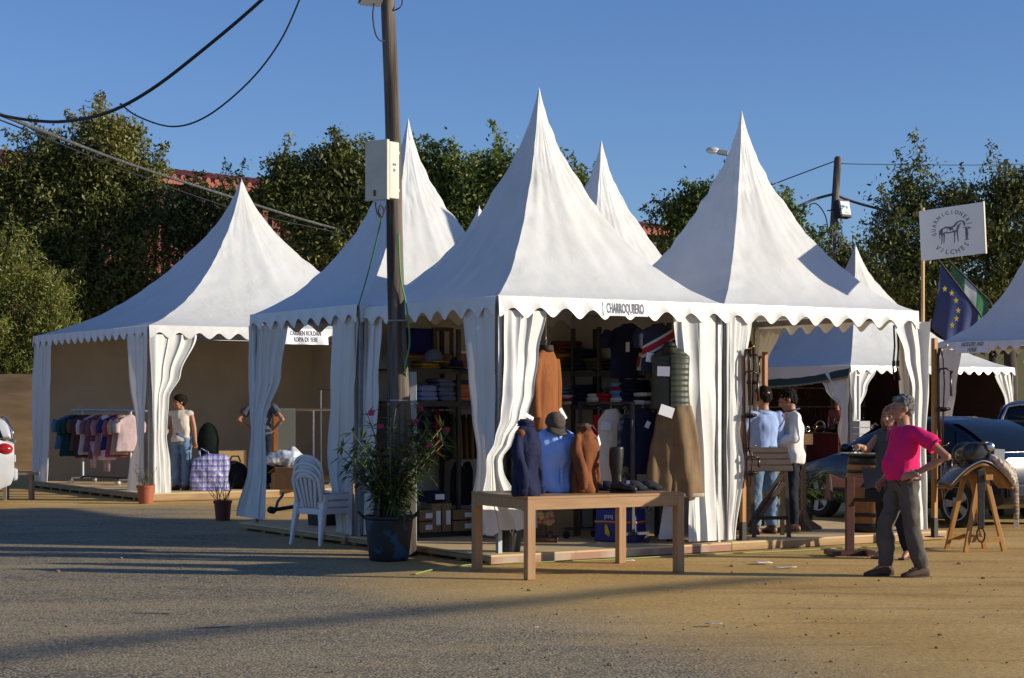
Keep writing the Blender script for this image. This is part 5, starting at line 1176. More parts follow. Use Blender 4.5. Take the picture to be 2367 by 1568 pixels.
tips += [(px_+rs.uniform(-22,22), py_+rs.uniform(10,60), d_+rs.uniform(-0.2,0.2)) for px_, py_, d_ in tips]
for i, (px, py, dy) in enumerate(tips):
    tip = W(px, py, pt_.y+dy+rs.uniform(-0.25,0.2)) - base0
    b = Vector((rs.uniform(-0.12,0.12), rs.uniform(-0.12,0.12), 0)); m1 = b.lerp(tip,0.45); m1.x *= 0.62; m1.z *= 1.08
    pts = [b, b.lerp(m1,0.5)+Vector((0,0,0.02)), m1, m1.lerp(tip,0.55)+Vector((0,0,0.02)), tip]
    st.tube(pts, [0.011,0.009,0.007,0.006,0.004], 6)
    n = 9
    for k in range(n):
        u = 0.30+0.72*k/n if k < n-1 else 1.0; s_ = u*(len(pts)-1); j = min(int(s_),len(pts)-2); p = pts[j].lerp(pts[j+1], s_-j); ax = (pts[j+1]-pts[j]).normalized()
        for w_ in range(3 if k < n-1 else 5):
            a = rs.uniform(0,2*PI); per = ax.cross(Vector((math.cos(a),math.sin(a),0.3))).normalized()
            d = ax*rs.uniform(0.15,0.75)+per*rs.uniform(0.6,1.0)+Vector((0,0,-rs.uniform(0,0.5)*(1-0.5*u)))
            lance(lf, p, d, Vector((0.01,0.02,1)), rs.uniform(0.11,0.20), rs.uniform(0.012,0.019)); tones += [rs.uniform(0.0,0.75)**1.1]*4
st.build('stems', STEM, ol, smooth=True)
o = lf.build('leaves', LM['oleander'], ol); at = o.data.attributes.new('tone','FLOAT','FACE'); at.data.foreach_set('value', tones[:len(o.data.polygons)])
for (px,py) in ((860,955),(1030,993),(960,975),(972,945),(990,1030),(880,985)):
    q = MB(); c = W(px,py,pt_.y-0.06)-base0; big = 0.026 if (px,py) in ((860,955),(1030,993),(960,975)) else 0.014
    for k in range(6):
        p = c+Vector((rs.uniform(-1,1),rs.uniform(-1,1),rs.uniform(-0.7,0.7)))*big
        for j in range(5):
            a = 2*PI*j/5+k; e = p+Vector((math.cos(a),-0.5+0.3*math.sin(a*2),math.sin(a)))*0.017; nn = Vector((-math.sin(a),0,math.cos(a)))*0.009
            q.add([p, e+nn, e+(e-p)*0.3, e-nn],[(0,1,2,3)])
    q.build('flower_cluster', FLW, ol)
# pale plank strapped to the pole behind the oleander
pk_ = thing('pale_plank','pale grey plank strapped upright behind the near wooden pole','plank', (W(955,0,19.75).x,19.75,0))
q = MB(); q.box((0,0,1.02),(0.075,0.03,1.90)); q.build('board', mat('pale_grey_paint',(0.42,0.46,0.46),(0.35,0.38,0.38),scale=6,rough=0.7), pk_, bevel=0.003)
q = MB(); q.tube([(-0.25,-0.30,1.62),(0.0,-0.05,1.625),(0.05,-0.03,1.625)],0.006,6); q.build('strap', PAPER, pk_)

# terracotta pots
TERC = mat('terracotta_plastic', (0.38,0.10,0.045), (0.33,0.085,0.04), scale=6, rough=0.6); TERD = mat('dark_red_pot', (0.17,0.035,0.025), (0.14,0.03,0.022), scale=6, rough=0.6)
LM['herb'] = leaf_mat('grey_green_herb', (0.07,0.10,0.05), (0.13,0.17,0.08), (0.22,0.26,0.13))
def smallpot(label, base, r, h, m, seed, ph, leafy, cat='potted plant'):
    t = thing('potted_plant', label, cat, base); r_ = random.Random(seed)
    q = MB(); q.lathe([(r*0.76,0),(r*0.78,0.01),(r*0.95,h*0.86),(r*1.03,h*0.86),(r*1.06,h),(r*0.97,h),(r*0.92,h*0.9)],n=28); q.build('pot', m, t, smooth=False, bevel=0.002)
    q = MB(); q.lathe([(0.0001,h*0.9),(r*0.93,h*0.9)],n=20,cap=False); q.build('soil', SOIL, t)
    q = MB(); L = MB(); tn = []
    for i in range(14):
        b = Vector((r_.uniform(-1,1),r_.uniform(-1,1),0))*r*0.5+Vector((0,0,h*0.9)); e = b+Vector((r_.uniform(-1,1)*ph*0.5,r_.uniform(-1,1)*ph*0.3,ph*r_.uniform(0.5,1.0))); m1 = b.lerp(e,0.5)+Vector((r_.uniform(-1,1),0,0))*0.02
        q.tube([b,m1,e],[0.005,0.004,0.002],5)
        for k in range(leafy):
            u = r_.uniform(0.25,1); p = b.lerp(m1,u*2) if u < 0.5 else m1.lerp(e,u*2-1)
            lance(L, p, Vector((r_.uniform(-1,1),r_.uniform(-1,1),r_.uniform(0,0.8))), Vector((0.01,0.02,1)), r_.uniform(0.025,0.05), 0.007); tn += [r_.uniform(0,1)]*4
    q.build('stems', STEM, t)
    o = L.build('leaves', LM['herb'], t); at = o.data.attributes.new('tone','FLOAT','FACE'); at.data.foreach_set('value', tn[:len(o.data.polygons)])
    return t
smallpot('terracotta pot with a small grey-green herb at the far-left deck corner', Vector(((337-CX)/FPX*29.35,29.35,0)), 0.145, 0.30, TERC, 31, 0.38, 14)
smallpot('dark red pot with a twiggy plant left of the tied curtain', G(515,1204)+Vector((0,0.0,0)), 0.125, 0.28, TERD, 32, 0.40, 5)
# black bucket weight below the near curtain
bw = NC + Vector((0.12,0.28,0.10)); bkx = thing('bucket','black bucket hidden under the tucked end of the front corner curtain','bucket', bw)
q = MB(); q.lathe([(0.11,0.0),(0.135,0.22),(0.145,0.33),(0.13,0.33)],n=28); q.build('pail', TUBB, bkx, smooth=False)
q = MB(); q.tube([(0.0,-0.14,0.30),(0.01,-0.16,0.22),(0.03,-0.155,0.18),(0.045,-0.15,0.24),(0.03,-0.14,0.30)],0.006,6); q.build('cord_loop', CUR, bkx)
# light green cord along the deck edge
cable('ground_cord','light green cord lying along the foot of the front deck',[G(960,1330)+Vector((0,0,0.012)),G(1010,1318)+Vector((0,0,0.012)),G(1105,1307)+Vector((0,0,0.012)),G(1250,1302)+Vector((0,0,0.012)),G(1420,1295)+Vector((0,0,0.012)),G(1600,1286)+Vector((0,0,0.012)),G(1800,1277)+Vector((0,0,0.012)),G(2000,1267)+Vector((0,0,0.012)),G(2090,1264)+Vector((0,0,0.012))],0.006,mat('light_green_cord',(0.28,0.40,0.10),rough=0.6),cat='cord')
# litter
def litter(label, px, py, w, d, m, rz=0.2):
    q = MB(); r_ = random.Random(px); q.grid(lambda u, v: Vector(((u-0.5)*w,(v-0.5)*d,0.022+0.012*noise.noise(Vector((u*4+px,v*4,0))))), 6, 4)
    o = q.build('litter', m, smooth=True, solid=0.003); o.location = G(px,py); o.rotation_euler = (0,0,rz); tag(o, label, 'litter', 'scraps on the sand')
litter('red crumpled wrapper by the green cord', 1792, 1274, 0.10, 0.07, mat('red_wrapper',(0.50,0.07,0.06),(0.6,0.5,0.45),scale=30,rough=0.5))
litter('white paper scrap left of the dark red saddle stand', 1763, 1305, 0.17, 0.13, TAGP)
litter('pale blue-white scrap below the larger paper scrap', 1814, 1316, 0.24, 0.05, mat('blue_white_scrap',(0.42,0.48,0.62),(0.65,0.62,0.58),scale=12,rough=0.6))
litter('white scrap under the oak table', 1450, 1300, 0.14, 0.10, TAGP)
litter('tiny white scrap on the bare asphalt', 1239, 1457, 0.03, 0.025, TAGP)
litter('tiny grey-white scrap at the edge of the asphalt', 1650, 1448, 0.12, 0.05, mat('grey_scrap',(0.4,0.38,0.34),rough=0.8))
# loose stones
STN = mat('loose_stones', (0.30,0.21,0.11), (0.12,0.09,0.06), scale=12, rough=0.9)
q = MB(); rs = random.Random(77)
for i in range(240):
    px = rs.uniform(100,2360); py = rs.uniform(1290,1560)
    p = G(px,py); s = rs.uniform(0.004,0.012)*(1 if rs.random() < 0.93 else 1.8)
    if px < 1150 and rs.random() < 0.65: continue
    q.ell(p+Vector((0,0,s*0.35+0.004)), (s*rs.uniform(0.8,1.4), s*rs.uniform(0.8,1.3), s*rs.uniform(0.5,0.8)), None, 6, 4)
o = q.build('stones', STN); o['kind'] = 'stuff'
# ------------------------------------------------------------------ stock inside the central tent
RACK = mat('dark_shelf_metal', (0.055,0.045,0.035), (0.04,0.032,0.025), scale=8, rough=0.6)
SHW = mat('dark_shelf_board', (0.10,0.065,0.035), (0.07,0.045,0.025), scale=6, rough=0.7)
def inC(x, y, z=0.0): return NC + U1*x + U2*y + Vector((0,0,z))
def frC(px, py, y):   # point of the plane y (tent-local, parallel to the front) seen at a photo point
    d = W(px,py,1.0)-Vector((0,0,HC)); o = Vector((0,0,HC)); p0 = NC+U2*y
    n = U2; k = (p0-o).dot(n)/d.dot(n); return o+d*k
def sdC(px, py, x):
    d = W(px,py,1.0)-Vector((0,0,HC)); o = Vector((0,0,HC)); p0 = NC+U1*x; k = (p0-o).dot(U1)/d.dot(U1); return o+d*k
def shelf(label, org, rz, ups, depth, zs, top):
    t = thing('shelf_unit', label, 'shelf', org, rz, 'dark shelving in the central tent')
    for u in ups:
        for d in (0.02, depth-0.02):
            q = MB(); q.box((u,d,top/2),(0.045,0.04,top)); q.build('upright', RACK, t)
    for z in zs:
        for a, b in zip(ups, ups[1:]):
            q = MB(); q.box(((a+b)/2,depth/2,z-0.012),(b-a-0.046,depth-0.004,0.024)); q.build('shelf', SHW, t)
            q = MB(); q.box(((a+b)/2,0.0,z-0.028),(b-a-0.046,0.022,0.06)); q.build('edge_rail', RACK, t)
    return t
DZC = 0.10
bo = inC(0.02, 2.33, DZC); shelf('dark shelf unit along the back of the central tent, left of the front corner curtain', bo, ROT, (0.02,0.92,1.85), 0.42, (0.06,1.55,1.92), 2.38)
so = inC(2.46, 2.28, DZC); RS = ROT-PI/2
shelf('dark shelf unit along the right side of the central tent behind the hanging jackets', so, RS, (0.02,0.56,1.25,1.90), 0.36, (1.51,1.90), 2.42)
def bk(px, z):   # on the back unit
    p = frC(px, HY-1, 2.50); p.z = z+DZC; return p
def sdw(px, z):
    p = sdC(px, HY-1, 2.62); p.z = z+DZC; return p
FOLD = {}
def fold_stack(label, base, rz, cols, w, d, h, group='folded clothes on the shelves', seed=0):
    t = thing('folded_clothes', label, 'folded clothes', base, rz, group); r_ = random.Random(seed); z = 0
    for i, c in enumerate(cols):
        hh = h*r_.uniform(0.8,1.2); dx, dy = r_.uniform(-0.015,0.015), r_.uniform(-0.02,0.02)
        q = MB(); ww, dd = w*r_.uniform(0.9,1.05), d*r_.uniform(0.92,1.02)
        def rg(y, s=1.0):
            return [Vector((dx+ww/2*s*math.cos(a)*abs(math.cos(a))**-0.55 if abs(math.cos(a))>1e-3 else dx, y, z+hh/2+hh/2*math.copysign(abs(math.sin(a))**0.7,math.sin(a))+0.004*noise.noise(Vector((math.cos(a)*3,y*9,i+seed))))) for a in [2*PI*j/18+0.01 for j in range(18)]]
        q.loft([rg(dy-dd/2,0.93),rg(dy-dd/2+0.02),rg(dy),rg(dy+dd/2)])
        q.build('garment', c, t, smooth=True); z += hh*0.97
    return t
C_ = None
def cc(name, c): return cloth(name, c, 0.85)
LAV = cc('lavender_cotton',(0.25,0.29,0.50)); SLT = cc('slate_blue_cotton',(0.13,0.15,0.22)); ORG = cc('orange_cotton',(0.62,0.20,0.07)); DGR = cc('dark_grey_cotton',(0.06,0.055,0.055))
RDD = cc('red_cotton',(0.42,0.02,0.03)); WTC = cc('white_cotton',(0.62,0.60,0.58)); SKB = cc('sky_blue_cotton',(0.16,0.32,0.55)); NVC = cc('navy_cotton',(0.014,0.018,0.045)); OLV = cc('olive_cotton',(0.06,0.065,0.028)); BRC = cc('rust_brown_knit',(0.17,0.06,0.022)); MUS = cc('mustard_cotton',(0.42,0.24,0.03)); BLC = cc('black_cotton',(0.014,0.014,0.016))
Z1, Z2 = 1.552, 1.922
fold_stack('stack of lavender blue folded shirts on the middle back shelf', bk(979,Z1), ROT, [LAV,LAV,LAV], 0.24,0.30,0.062, seed=1)
fold_stack('stack of slate blue folded shirts beside the lavender ones', bk(1019,Z1), ROT, [SLT]*5, 0.22,0.30,0.05, seed=2)
fold_stack('stack of orange folded shirts on the middle back shelf', bk(1064,Z1), ROT, [ORG,ORG,ORG,ORG,DGR], 0.22,0.30,0.052, seed=3)
fold_stack('stack of dark grey folded clothes right of the orange ones', bk(1105,Z1), ROT, [DGR]*4, 0.22,0.30,0.05, seed=4)
fold_stack('mustard folded cloth under the grey cap on the top back shelf', bk(985,Z2), ROT, [MUS,MUS,BRC], 0.24,0.26,0.03, seed=5)
for args in ((1308,Z2,[OLV,OLV,BRC,MUS,BRC,BRC,BRC],'tall stack of rust brown folded knitwear on the top side shelf',0.052),(1352,Z2,[NVC]*5,'stack of navy folded clothes on the top side shelf',0.055),(1388,Z2,[OLV,OLV,OLV],'stack of olive folded clothes on the top side shelf',0.05)):
    fold_stack(args[3], sdw(args[0],args[1]), RS, args[2], 0.30,0.28,args[4], seed=int(args[0]))
for px, cols, lb in ((1300,[WTC,WTC,RDD,SKB,SKB],'stack of white, red and sky blue folded shirts on the middle side shelf'),(1327,[WTC,RDD,WTC],'short stack of white and red folded shirts'),(1357,[NVC]*5,'stack of navy folded shirts on the middle side shelf'),(1389,[WTC,WTC,WTC],'stack of white folded shirts left of the red ones'),(1412,[RDD,RDD,RDD],'stack of plain red folded shirts on the middle side shelf'),(1443,[WTC,WTC,SKB,SKB,RDD,SKB],'tall stack with sky blue and white folded shirts'),(1470,[NVC]*6,'tall navy stack at the right of the middle side shelf'),(1496,[WTC,BLC,WTC],'white and black folded shirts beside the quilted vest')):
    p = sdC(px, HY-1, 2.50); p.z = Z1-0.04+DZC; fold_stack(lb, p, RS, cols, 0.24,0.26,0.045, seed=px)
# caps, frames, banner on the top back shelf
def bcap(label, p, rz, m, s=1.0, m2=None):
    t = thing('cap', label, 'cap', p, rz, 'caps on the top back shelf'); q = MB()
    q.lathe([(0.092*s,0),(0.095*s,0.04*s),(0.083*s,0.085*s),(0.05*s,0.118*s),(0.008*s,0.128*s)],n=20); q.build('crown', m, t, smooth=True)
    q = MB()
    def pk(u, v): a = PI*(1.15+0.7*u); r = (0.094+0.075*v*math.sin(PI*(0.1+0.8*u)))*s; return Vector((r*math.cos(a), r*math.sin(a)-0.01, 0.008-0.012*v))
    q.grid(pk, 14, 4); q.build('peak', m2 or m, t, smooth=True, solid=0.006); return t
def bkf(px, z, y=2.40): p = frC(px, HY-1, y); p.z = z+DZC; return p
bcap('grey cap with a mustard peak on the top back shelf', bkf(1002,Z2+0.08), ROT+0.5, SLT, 1.15, MUS)
bcap('tan cap behind the grey cap on the top back shelf', bkf(1034,Z2+0.02,2.5), ROT+0.4, cc('tan_cap',(0.16,0.10,0.045)), 1.25)
bcap('dark blue-black cap under the empty wooden frame', bkf(1052,Z2,2.42), ROT+0.2, NVC, 1.1)
bn = thing('banner','navy blue banner with red and yellow edge lines hung above the caps','banner', frC(956,815,2.62), ROT)
q = MB(); q.grid(lambda u, v: Vector(((u-0.5)*0.62, 0.01*math.sin(u*9), 0.30*v-0.02)), 14, 4); q.build('cloth', cc('navy_banner',(0.02,0.02,0.13)), bn, smooth=True, solid=0.006)
for dz, m in ((-0.03,RDD),(-0.05,MUS)):
    q = MB(); q.box((0,-0.003,dz),(0.62,0.008,0.018)); q.build('edge_line', m, bn)
fm = thing('picture_frame','tall empty dark wooden frame standing on the top back shelf','frame', frC(1024,853,2.60), ROT)
for c, d in (((-0.115,0,0.24),(0.045,0.025,0.48)),((0.115,0,0.24),(0.045,0.025,0.48)),((0,0,0.46),(0.186,0.025,0.045)),((0,0,0.022),(0.186,0.025,0.045))):
    q = MB(); q.box(c,d); q.build('bar', mat('dark_frame_wood',(0.05,0.03,0.018),(0.035,0.022,0.014),scale=8,rough=0.5), fm, bevel=0.004)
pf = thing('picture_frame','small white framed photo of two people in red on the top back shelf','frame', frC(1071,857,2.36), ROT)
q = MB(); q.box((0,0,0.115),(0.165,0.015,0.23),rx=R(-6)); q.build('frame', mat('white_frame',(0.62,0.62,0.60),rough=0.5), pf, bevel=0.003)
q = MB(); q.box((0,-0.010,0.115),(0.105,0.004,0.165),rx=R(-6)); q.build('print', mat('dark_red_print',(0.08,0.05,0.045),(0.36,0.08,0.07),scale=14,rough=0.5), pf)
pf2 = thing('picture_frame','second white framed photo half hidden by the corner curtain','frame', frC(1098,857,2.40), ROT)
q = MB(); q.box((0,0,0.105),(0.15,0.015,0.21),rx=R(-6)); q.build('frame', MATS['white_frame'], pf2, bevel=0.003)
q = MB(); q.box((0,-0.010,0.105),(0.10,0.004,0.15),rx=R(-6)); q.build('print', mat('navy_brown_print',(0.03,0.035,0.06),(0.14,0.09,0.06),scale=14,rough=0.5), pf2)
crd = thing('display_card','white card with three small coloured items on the top side shelf','card', sdC(1468,857,2.44), RS)
q = MB(); q.box((0,0,0.10),(0.26,0.01,0.20),rx=R(-8)); q.build('card', mat('grey_white_card',(0.50,0.54,0.50),rough=0.6), crd)
for i, (x, m) in enumerate(((-0.08,DGR),(0.0,BRC),(0.075,cc('rust_item',(0.30,0.07,0.04))))):
    q = MB(); q.box((x,-0.012,0.10),(0.02+0.02*i,0.006,0.12),ry=R(6),rx=R(-8)); q.build('item', m, crd)
# hanging clothes helper: a garment hung by its shoulders
def hung(label, top, rz, w, h, m, sl=True, depth=0.07, flare=0.0, hook=True, group=None, name='hanging_garment', cat='hanging garment', seed=0, neck=0.08, slw=0.05, sll=0.75):
    t = thing(name, label, cat, top, rz, group); q = MB(); n = 20
    def rg(z, rx, ry, y=0): return [Vector((rx*math.cos(2*PI*i/n), y+ry*math.sin(2*PI*i/n), z)) for i in range(n)]
    W2 = w/2
    q.loft([rg(-h,W2*(0.92+flare),depth*0.8),rg(-h*0.98,W2*(0.95+flare),depth),rg(-h*0.6,W2*(0.88+flare*0.5),depth),rg(-h*0.3,W2*0.90,depth*0.95),rg(-h*0.13,W2*0.92,depth*0.75),rg(-h*0.05,W2*0.66,depth*0.55),rg(0.0,neck,depth*0.5),rg(0.02,neck*0.9,depth*0.45)])
    if sl:
        for s in (-1,1):
            a = Vector((s*W2*0.88,0,-h*0.13)); q.tube([a, a+Vector((s*0.05,-0.01,-h*sll*0.4)), a+Vector((s*0.045,-0.02,-h*sll))],[slw*1.05,slw,slw*0.8],12,flat=0.85,roundends=False)
    blob('cloth', q, m, t, 0.011, 3, 0.5, (0.013,4.5,(1,1,0.45)))
    if hook:
        q = MB(); q.tube([(0,0,0.0),(0,0,0.06),(0.02,0,0.085),(0.0,0,0.105),(-0.018,0,0.09)],0.004,6); q.build('hook', ALU, t)
    return t
CORD = mat('orange_brown_corduroy', (0.29,0.095,0.022), (0.20,0.064,0.014), scale=26, rough=0.9, stretch=(5,5,0.12), contrast=(0.4,0.6), bump=0.4, bscale=26)
ctop = frC(1262,806,0.42)
j = hung('orange-brown corduroy jacket hanging beside the front corner curtain', ctop, ROT+R(30), 0.46, 0.86, CORD, slw=0.058, sll=0.72, depth=0.10, neck=0.075)
q = MB(); q.lathe([(0.082,-0.03),(0.075,0.015),(0.07,0.035)],n=16,cap=False); q.build('collar', cc('dark_collar',(0.06,0.05,0.04)), j, smooth=True, solid=0.008)
q = MB(); q.tube([(0,0,0.10),(0.003,0,0.22),(0.0,0,0.33)],0.005,6); q.build('cord', CUR, j)
VEST = mat('olive_quilted_nylon', (0.062,0.068,0.042), (0.045,0.05,0.032), scale=6, rough=0.5)
def quilt():
    m = VEST; n = m.node_tree.nodes; l = m.node_tree.links; b = n['Principled BSDF']; tc = n.new('ShaderNodeTexCoord')
    w = n.new('ShaderNodeTexWave'); w.wave_type = 'BANDS'; w.bands_direction = 'Z'; w.inputs['Scale'].default_value = 5.2; w.inputs['Distortion'].default_value = 1.2; w.inputs['Detail'].default_value = 2
    l.new(tc.outputs['Object'], w.inputs[0]); bp = n.new('ShaderNodeBump'); bp.inputs['Strength'].default_value = 0.35; bp.inputs['Distance'].default_value = 0.02
    l.new(w.outputs['Fac'], bp.inputs['Height']); l.new(bp.outputs[0], b.inputs['Normal'])
quilt()
vtop = frC(1549,806,0.10)
v = hung('olive green quilted vest hung at the right side of the central tent', vtop, ROT-R(38), 0.46, 0.66, VEST, sl=False, depth=0.12, neck=0.09, hook=False)
q = MB(); q.lathe([(0.10,-0.055),(0.085,0.0),(0.080,0.030),(0.086,0.028)],n=18,cap=False); q.build('collar', cc('dark_olive_collar',(0.05,0.05,0.03)), v, smooth=True, solid=0.01)
q = MB(); q.box((0,-0.128,-0.34),(0.022,0.012,0.60)); q.build('zip_band', BLC, v)
q = MB(); q.lathe([(0.07,-0.05),(0.065,0.06),(0.03,0.075)],n=16); q.build('neck_form', TORSO, v, smooth=True)
tagcard('price_card', v, (-0.07,-0.142,-0.25), 0.135, 0.105, 0, R(2), 0)
TANT = mat('tan_canvas_trousers', (0.23,0.145,0.065), (0.18,0.11,0.05), scale=5, rough=0.8, bump=0.3, bscale=9)
tr_ = thing('hanging_trousers','tan trousers hanging below the olive quilted vest','trousers', frC(1558,938,0.06), ROT-R(20))
q = MB()
for s, dx, yy, bt in ((-1,-0.105,0.02,-0.97),(1,0.12,-0.035,-0.99)):
    L = []
    for z, x, rx, ry in ((0.0,dx*0.55,0.125,0.075),(-0.15,dx*0.7,0.140,0.080),(-0.4,dx*0.95,0.150,0.078),(-0.7,dx*1.15,0.158,0.07),(bt,dx*1.3,0.160,0.062)):
        L.append([Vector((x+rx*math.cos(a)+0.012*math.sin(3*a+z*5), yy+ry*math.sin(a)+0.012*math.sin(4*a+z*3+s), z)) for a in [2*PI*i/24 for i in range(24)]])
    q.loft(L)
q.loft([[Vector((rx*math.cos(a),ry*math.sin(a),z)) for a in [2*PI*i/20 for i in range(20)]] for z, rx, ry in ((0.02,0.175,0.085),(-0.1,0.19,0.09),(-0.34,0.205,0.07))])
blob('cloth', q, TANT, tr_, 0.010, 2, 0.5, (0.030,4.2,(1,1,0.5)))
for s, x, yy, z0 in ((-1,-0.1365,0.02,-0.93),(1,0.156,-0.035,-0.95)):
    q = MB(); q.loft([[Vector((x+0.165*math.cos(a)+0.012*math.sin(3*a+z*5),yy+0.068*math.sin(a),z)) for a in [2*PI*i/24 for i in range(24)]] for z in (z0,z0-0.045)],cap=False); q.build('turn_up', mat('pale_lining',(0.40,0.33,0.24),rough=0.8), tr_, smooth=True, solid=0.006)
q = MB(); q.loft([[Vector((0.182*math.cos(a),0.090*math.sin(a),z)) for a in [2*PI*i/24 for i in range(24)]] for z in (-0.02,0.03)],cap=False); q.build('waistband', TANT, tr_, smooth=True, solid=0.006)
tagcard('price_card', tr_, (-0.12,-0.115,-0.06), 0.16, 0.115, 0, R(18), 0)
# garments hung along the side shelves
RG = 'garments hung along the side shelves'
def sdt(px, py, x=2.30): return sdC(px, py, x)
DRS = mat('cream_lace_dress', (0.74,0.69,0.60), (0.66,0.61,0.52), scale=24, rough=0.9, bump=0.4, bscale=40)
hung('long cream dress hanging behind the riding boot', sdt(1412,950,2.05), RS+R(70), 0.34, 0.86, DRS, sl=False, flare=0.35, depth=0.09, group=RG)
q = tagcard('price_card', bpy.data.objects['hanging_garment.002'], (-0.09,-0.115,-0.17), 0.12, 0.09, 0, R(5), 0)
hung('dark red garment hanging left of the cream dress', sdt(1384,962,2.2), RS+R(60), 0.20, 0.55, RDD, sl=False, depth=0.05, group=RG)
PRN = mat('grey_print_cloth', (0.20,0.20,0.21), (0.045,0.045,0.05), scale=16, rough=0.85, contrast=(0.45,0.55))
hung('grey and black print trousers hanging right of the cream dress', sdt(1444,962,2.12), RS+R(70), 0.20, 0.72, PRN, sl=False, depth=0.055, group=RG)
nj = hung('navy jacket with a white tag hanging right of the print trousers', sdt(1486,948,2.12), RS+R(70), 0.36, 0.70, NVC, sl=True, depth=0.07, group=RG); tagcard('price_card', nj, (0.03,-0.085,-0.16), 0.05, 0.075, 0, R(25), 0)
nt_ = hung('navy t-shirt with a white tag hung high above the side shelves', sdt(1450,752,2.35), RS+R(72), 0.46, 0.60, NVC, sl=True, sll=0.30, slw=0.075, depth=0.06, group=RG); tagcard('price_card', nt_, (-0.02,-0.075,-0.25), 0.045, 0.11)
STP = mat('navy_stripe_jersey', (0.014,0.018,0.045), rough=0.9)
def stripes():
    n = STP.node_tree.nodes; l = STP.node_tree.links; tc = n.new('ShaderNodeTexCoord'); mp = n.new('ShaderNodeMapping'); mp.inputs['Rotation'].default_value = (0,R(28),0); l.new(tc.outputs['Object'],mp.inputs[0])
    s = n.new('ShaderNodeSeparateXYZ'); l.new(mp.outputs[0], s.inputs[0])
    r = n.new('ShaderNodeValToRGB'); r.color_ramp.interpolation = 'CONSTANT'; e = r.color_ramp.elements
    mm = n.new('ShaderNodeMapRange'); mm.inputs[1].default_value = -0.45; mm.inputs[2].default_value = 0.05; l.new(s.outputs[2], mm.inputs[0]); l.new(mm.outputs[0], r.inputs[0])
    e[0].position = 0; e[0].color = (0.014,0.018,0.045,1); e[1].position = 0.44; e[1].color = (0.6,0.58,0.56,1)
    for p, c in ((0.49,(0.42,0.02,0.03)),(0.62,(0.6,0.58,0.56)),(0.67,(0.014,0.018,0.045))):
        x = e.new(p); x.color = (*c,1)
    l.new(r.outputs[0], n['Principled BSDF'].inputs['Base Color'])
stripes()
sj = hung('navy jersey with a red and white chest stripe hung beside the vest', sdC(1520,752,2.25), RS+R(80), 0.44, 0.52, STP, sl=True, sll=0.35, slw=0.07, depth=0.06, group=RG); tagcard('price_card', sj, (-0.12,-0.08,-0.36), 0.12, 0.10, 0, R(8), 0)
# rail of clothes under the back shelves
RB = 'clothes hung below the back shelves'
rl = thing('clothes_rail','thin rail with many hangers below the back shelves','clothes rail', frC(1072,948,2.42), ROT)
q = MB(); q.tube([(-0.45,0,0),(0.42,0,0)],0.012,8); q.build('bar', ALU, rl)
for i in range(10):
    q = MB(); x = -0.12+0.05*i; q.tube([(x,0,0.02),(x+0.004,0,-0.03),(x,0,-0.06)],0.004,5); q.build('hanger_hook', ALU, rl)
TNC = cc('tan_corduroy',(0.15,0.085,0.03))
for i, (px, m, lb) in enumerate(((1060,TNC,'first tan garment on the back rail'),(1073,cc('brown_corduroy',(0.11,0.06,0.025)),'brown garment between two tan ones on the back rail'),(1087,TNC,'tan garment beside the corner curtain on the back rail'),(1046,OLV,'olive garment on the back rail by the shelf upright'),(1101,DGR,'dark garment on the back rail behind the curtain edge'))):
    hung(lb, frC(px,962,2.44), ROT+R(75), 0.30, 0.50, m, sl=False, depth=0.035, group=RB, hook=False)
for i, (px, m, lb, h) in enumerate(((968,NVC,'navy garment behind the oleander flowers',0.66),(992,NVC,'second navy garment left of the shelf upright',0.62),(1012,cc('dark_red_skirt',(0.16,0.012,0.014)),'dark red garment behind the oleander leaves',0.55),(1030,BLC,'black garment just left of the shelf upright',0.60),(942,BLC,'black garment hidden mostly by the wooden pole',0.62),(915,RDD,'red garment left of the wooden pole',0.6))):
    hung(lb, frC(px,945,2.40+0.02*i), ROT+R(50), 0.30, h, m, sl=False, depth=0.05, group=RB, hook=False)
for i, (px, lb) in enumerate(((1055,'black trousers hanging at the bottom of the back unit'),(1078,'dark trousers left of the corner curtain near the floor'))):
    hung(lb, frC(px,1072,2.46), ROT+R(30), 0.26, 0.48, BLC, sl=False, depth=0.05, group=RB, hook=False)
# boxes at the foot of the back unit
CARD = mat('brown_cardboard', (0.27,0.165,0.075), (0.23,0.135,0.06), scale=6, rough=0.8)
BG = 'cardboard boxes at the foot of the back unit'
def cbox(label, c, rz, d, lab=True, txt=None, m=CARD, group=BG, name='cardboard_box'):
    t = thing(name, label, 'box', c, rz, group)
    q = MB(); q.box((0,0,d[2]/2),d); q.build('carton', m, t, bevel=0.004)
    q = MB(); q.box((0,0,d[2]-0.012),(d[0]+0.006,d[1]+0.006,0.03)); q.build('lid', m, t, bevel=0.003)
    if lab:
        q = MB(); q.box((d[0]*0.18,-d[1]/2-0.002,d[2]*0.5),(d[0]*0.5,0.003,d[2]*0.5)); s = q.build('sticker', TAGP, t)
        if txt:
            M = Matrix.Translation((d[0]*0.28,-d[1]/2-0.0045,d[2]*0.5)) @ Matrix.Rotation(R(90),4,'X')
            text_mb(txt, d[2]*0.42, M).build('lettering', INK, s)
    return t
def fl_(px, py, y): 
    p = frC(px, py, y); p.z = DZC+0.063; return p
cbox('lower small brown box with an L label by the pole', fl_(972,1218,2.38), ROT, (0.19,0.28,0.115), True, 'L')
b = fl_(972,1218,2.38); b.z += 0.132; cbox('upper small brown box with an L label by the pole', b, ROT, (0.19,0.28,0.115), True, 'L')
cbox('tall brown box standing upright, left of its twin', fl_(997,1216,2.36), ROT, (0.115,0.25,0.32))
cbox('tall brown box standing upright, right of its twin', fl_(1020,1216,2.36), ROT, (0.115,0.25,0.32))
cbox('lower flat brown box near the corner curtain', fl_(1065,1222,2.34), ROT, (0.34,0.26,0.115), True, 'L')
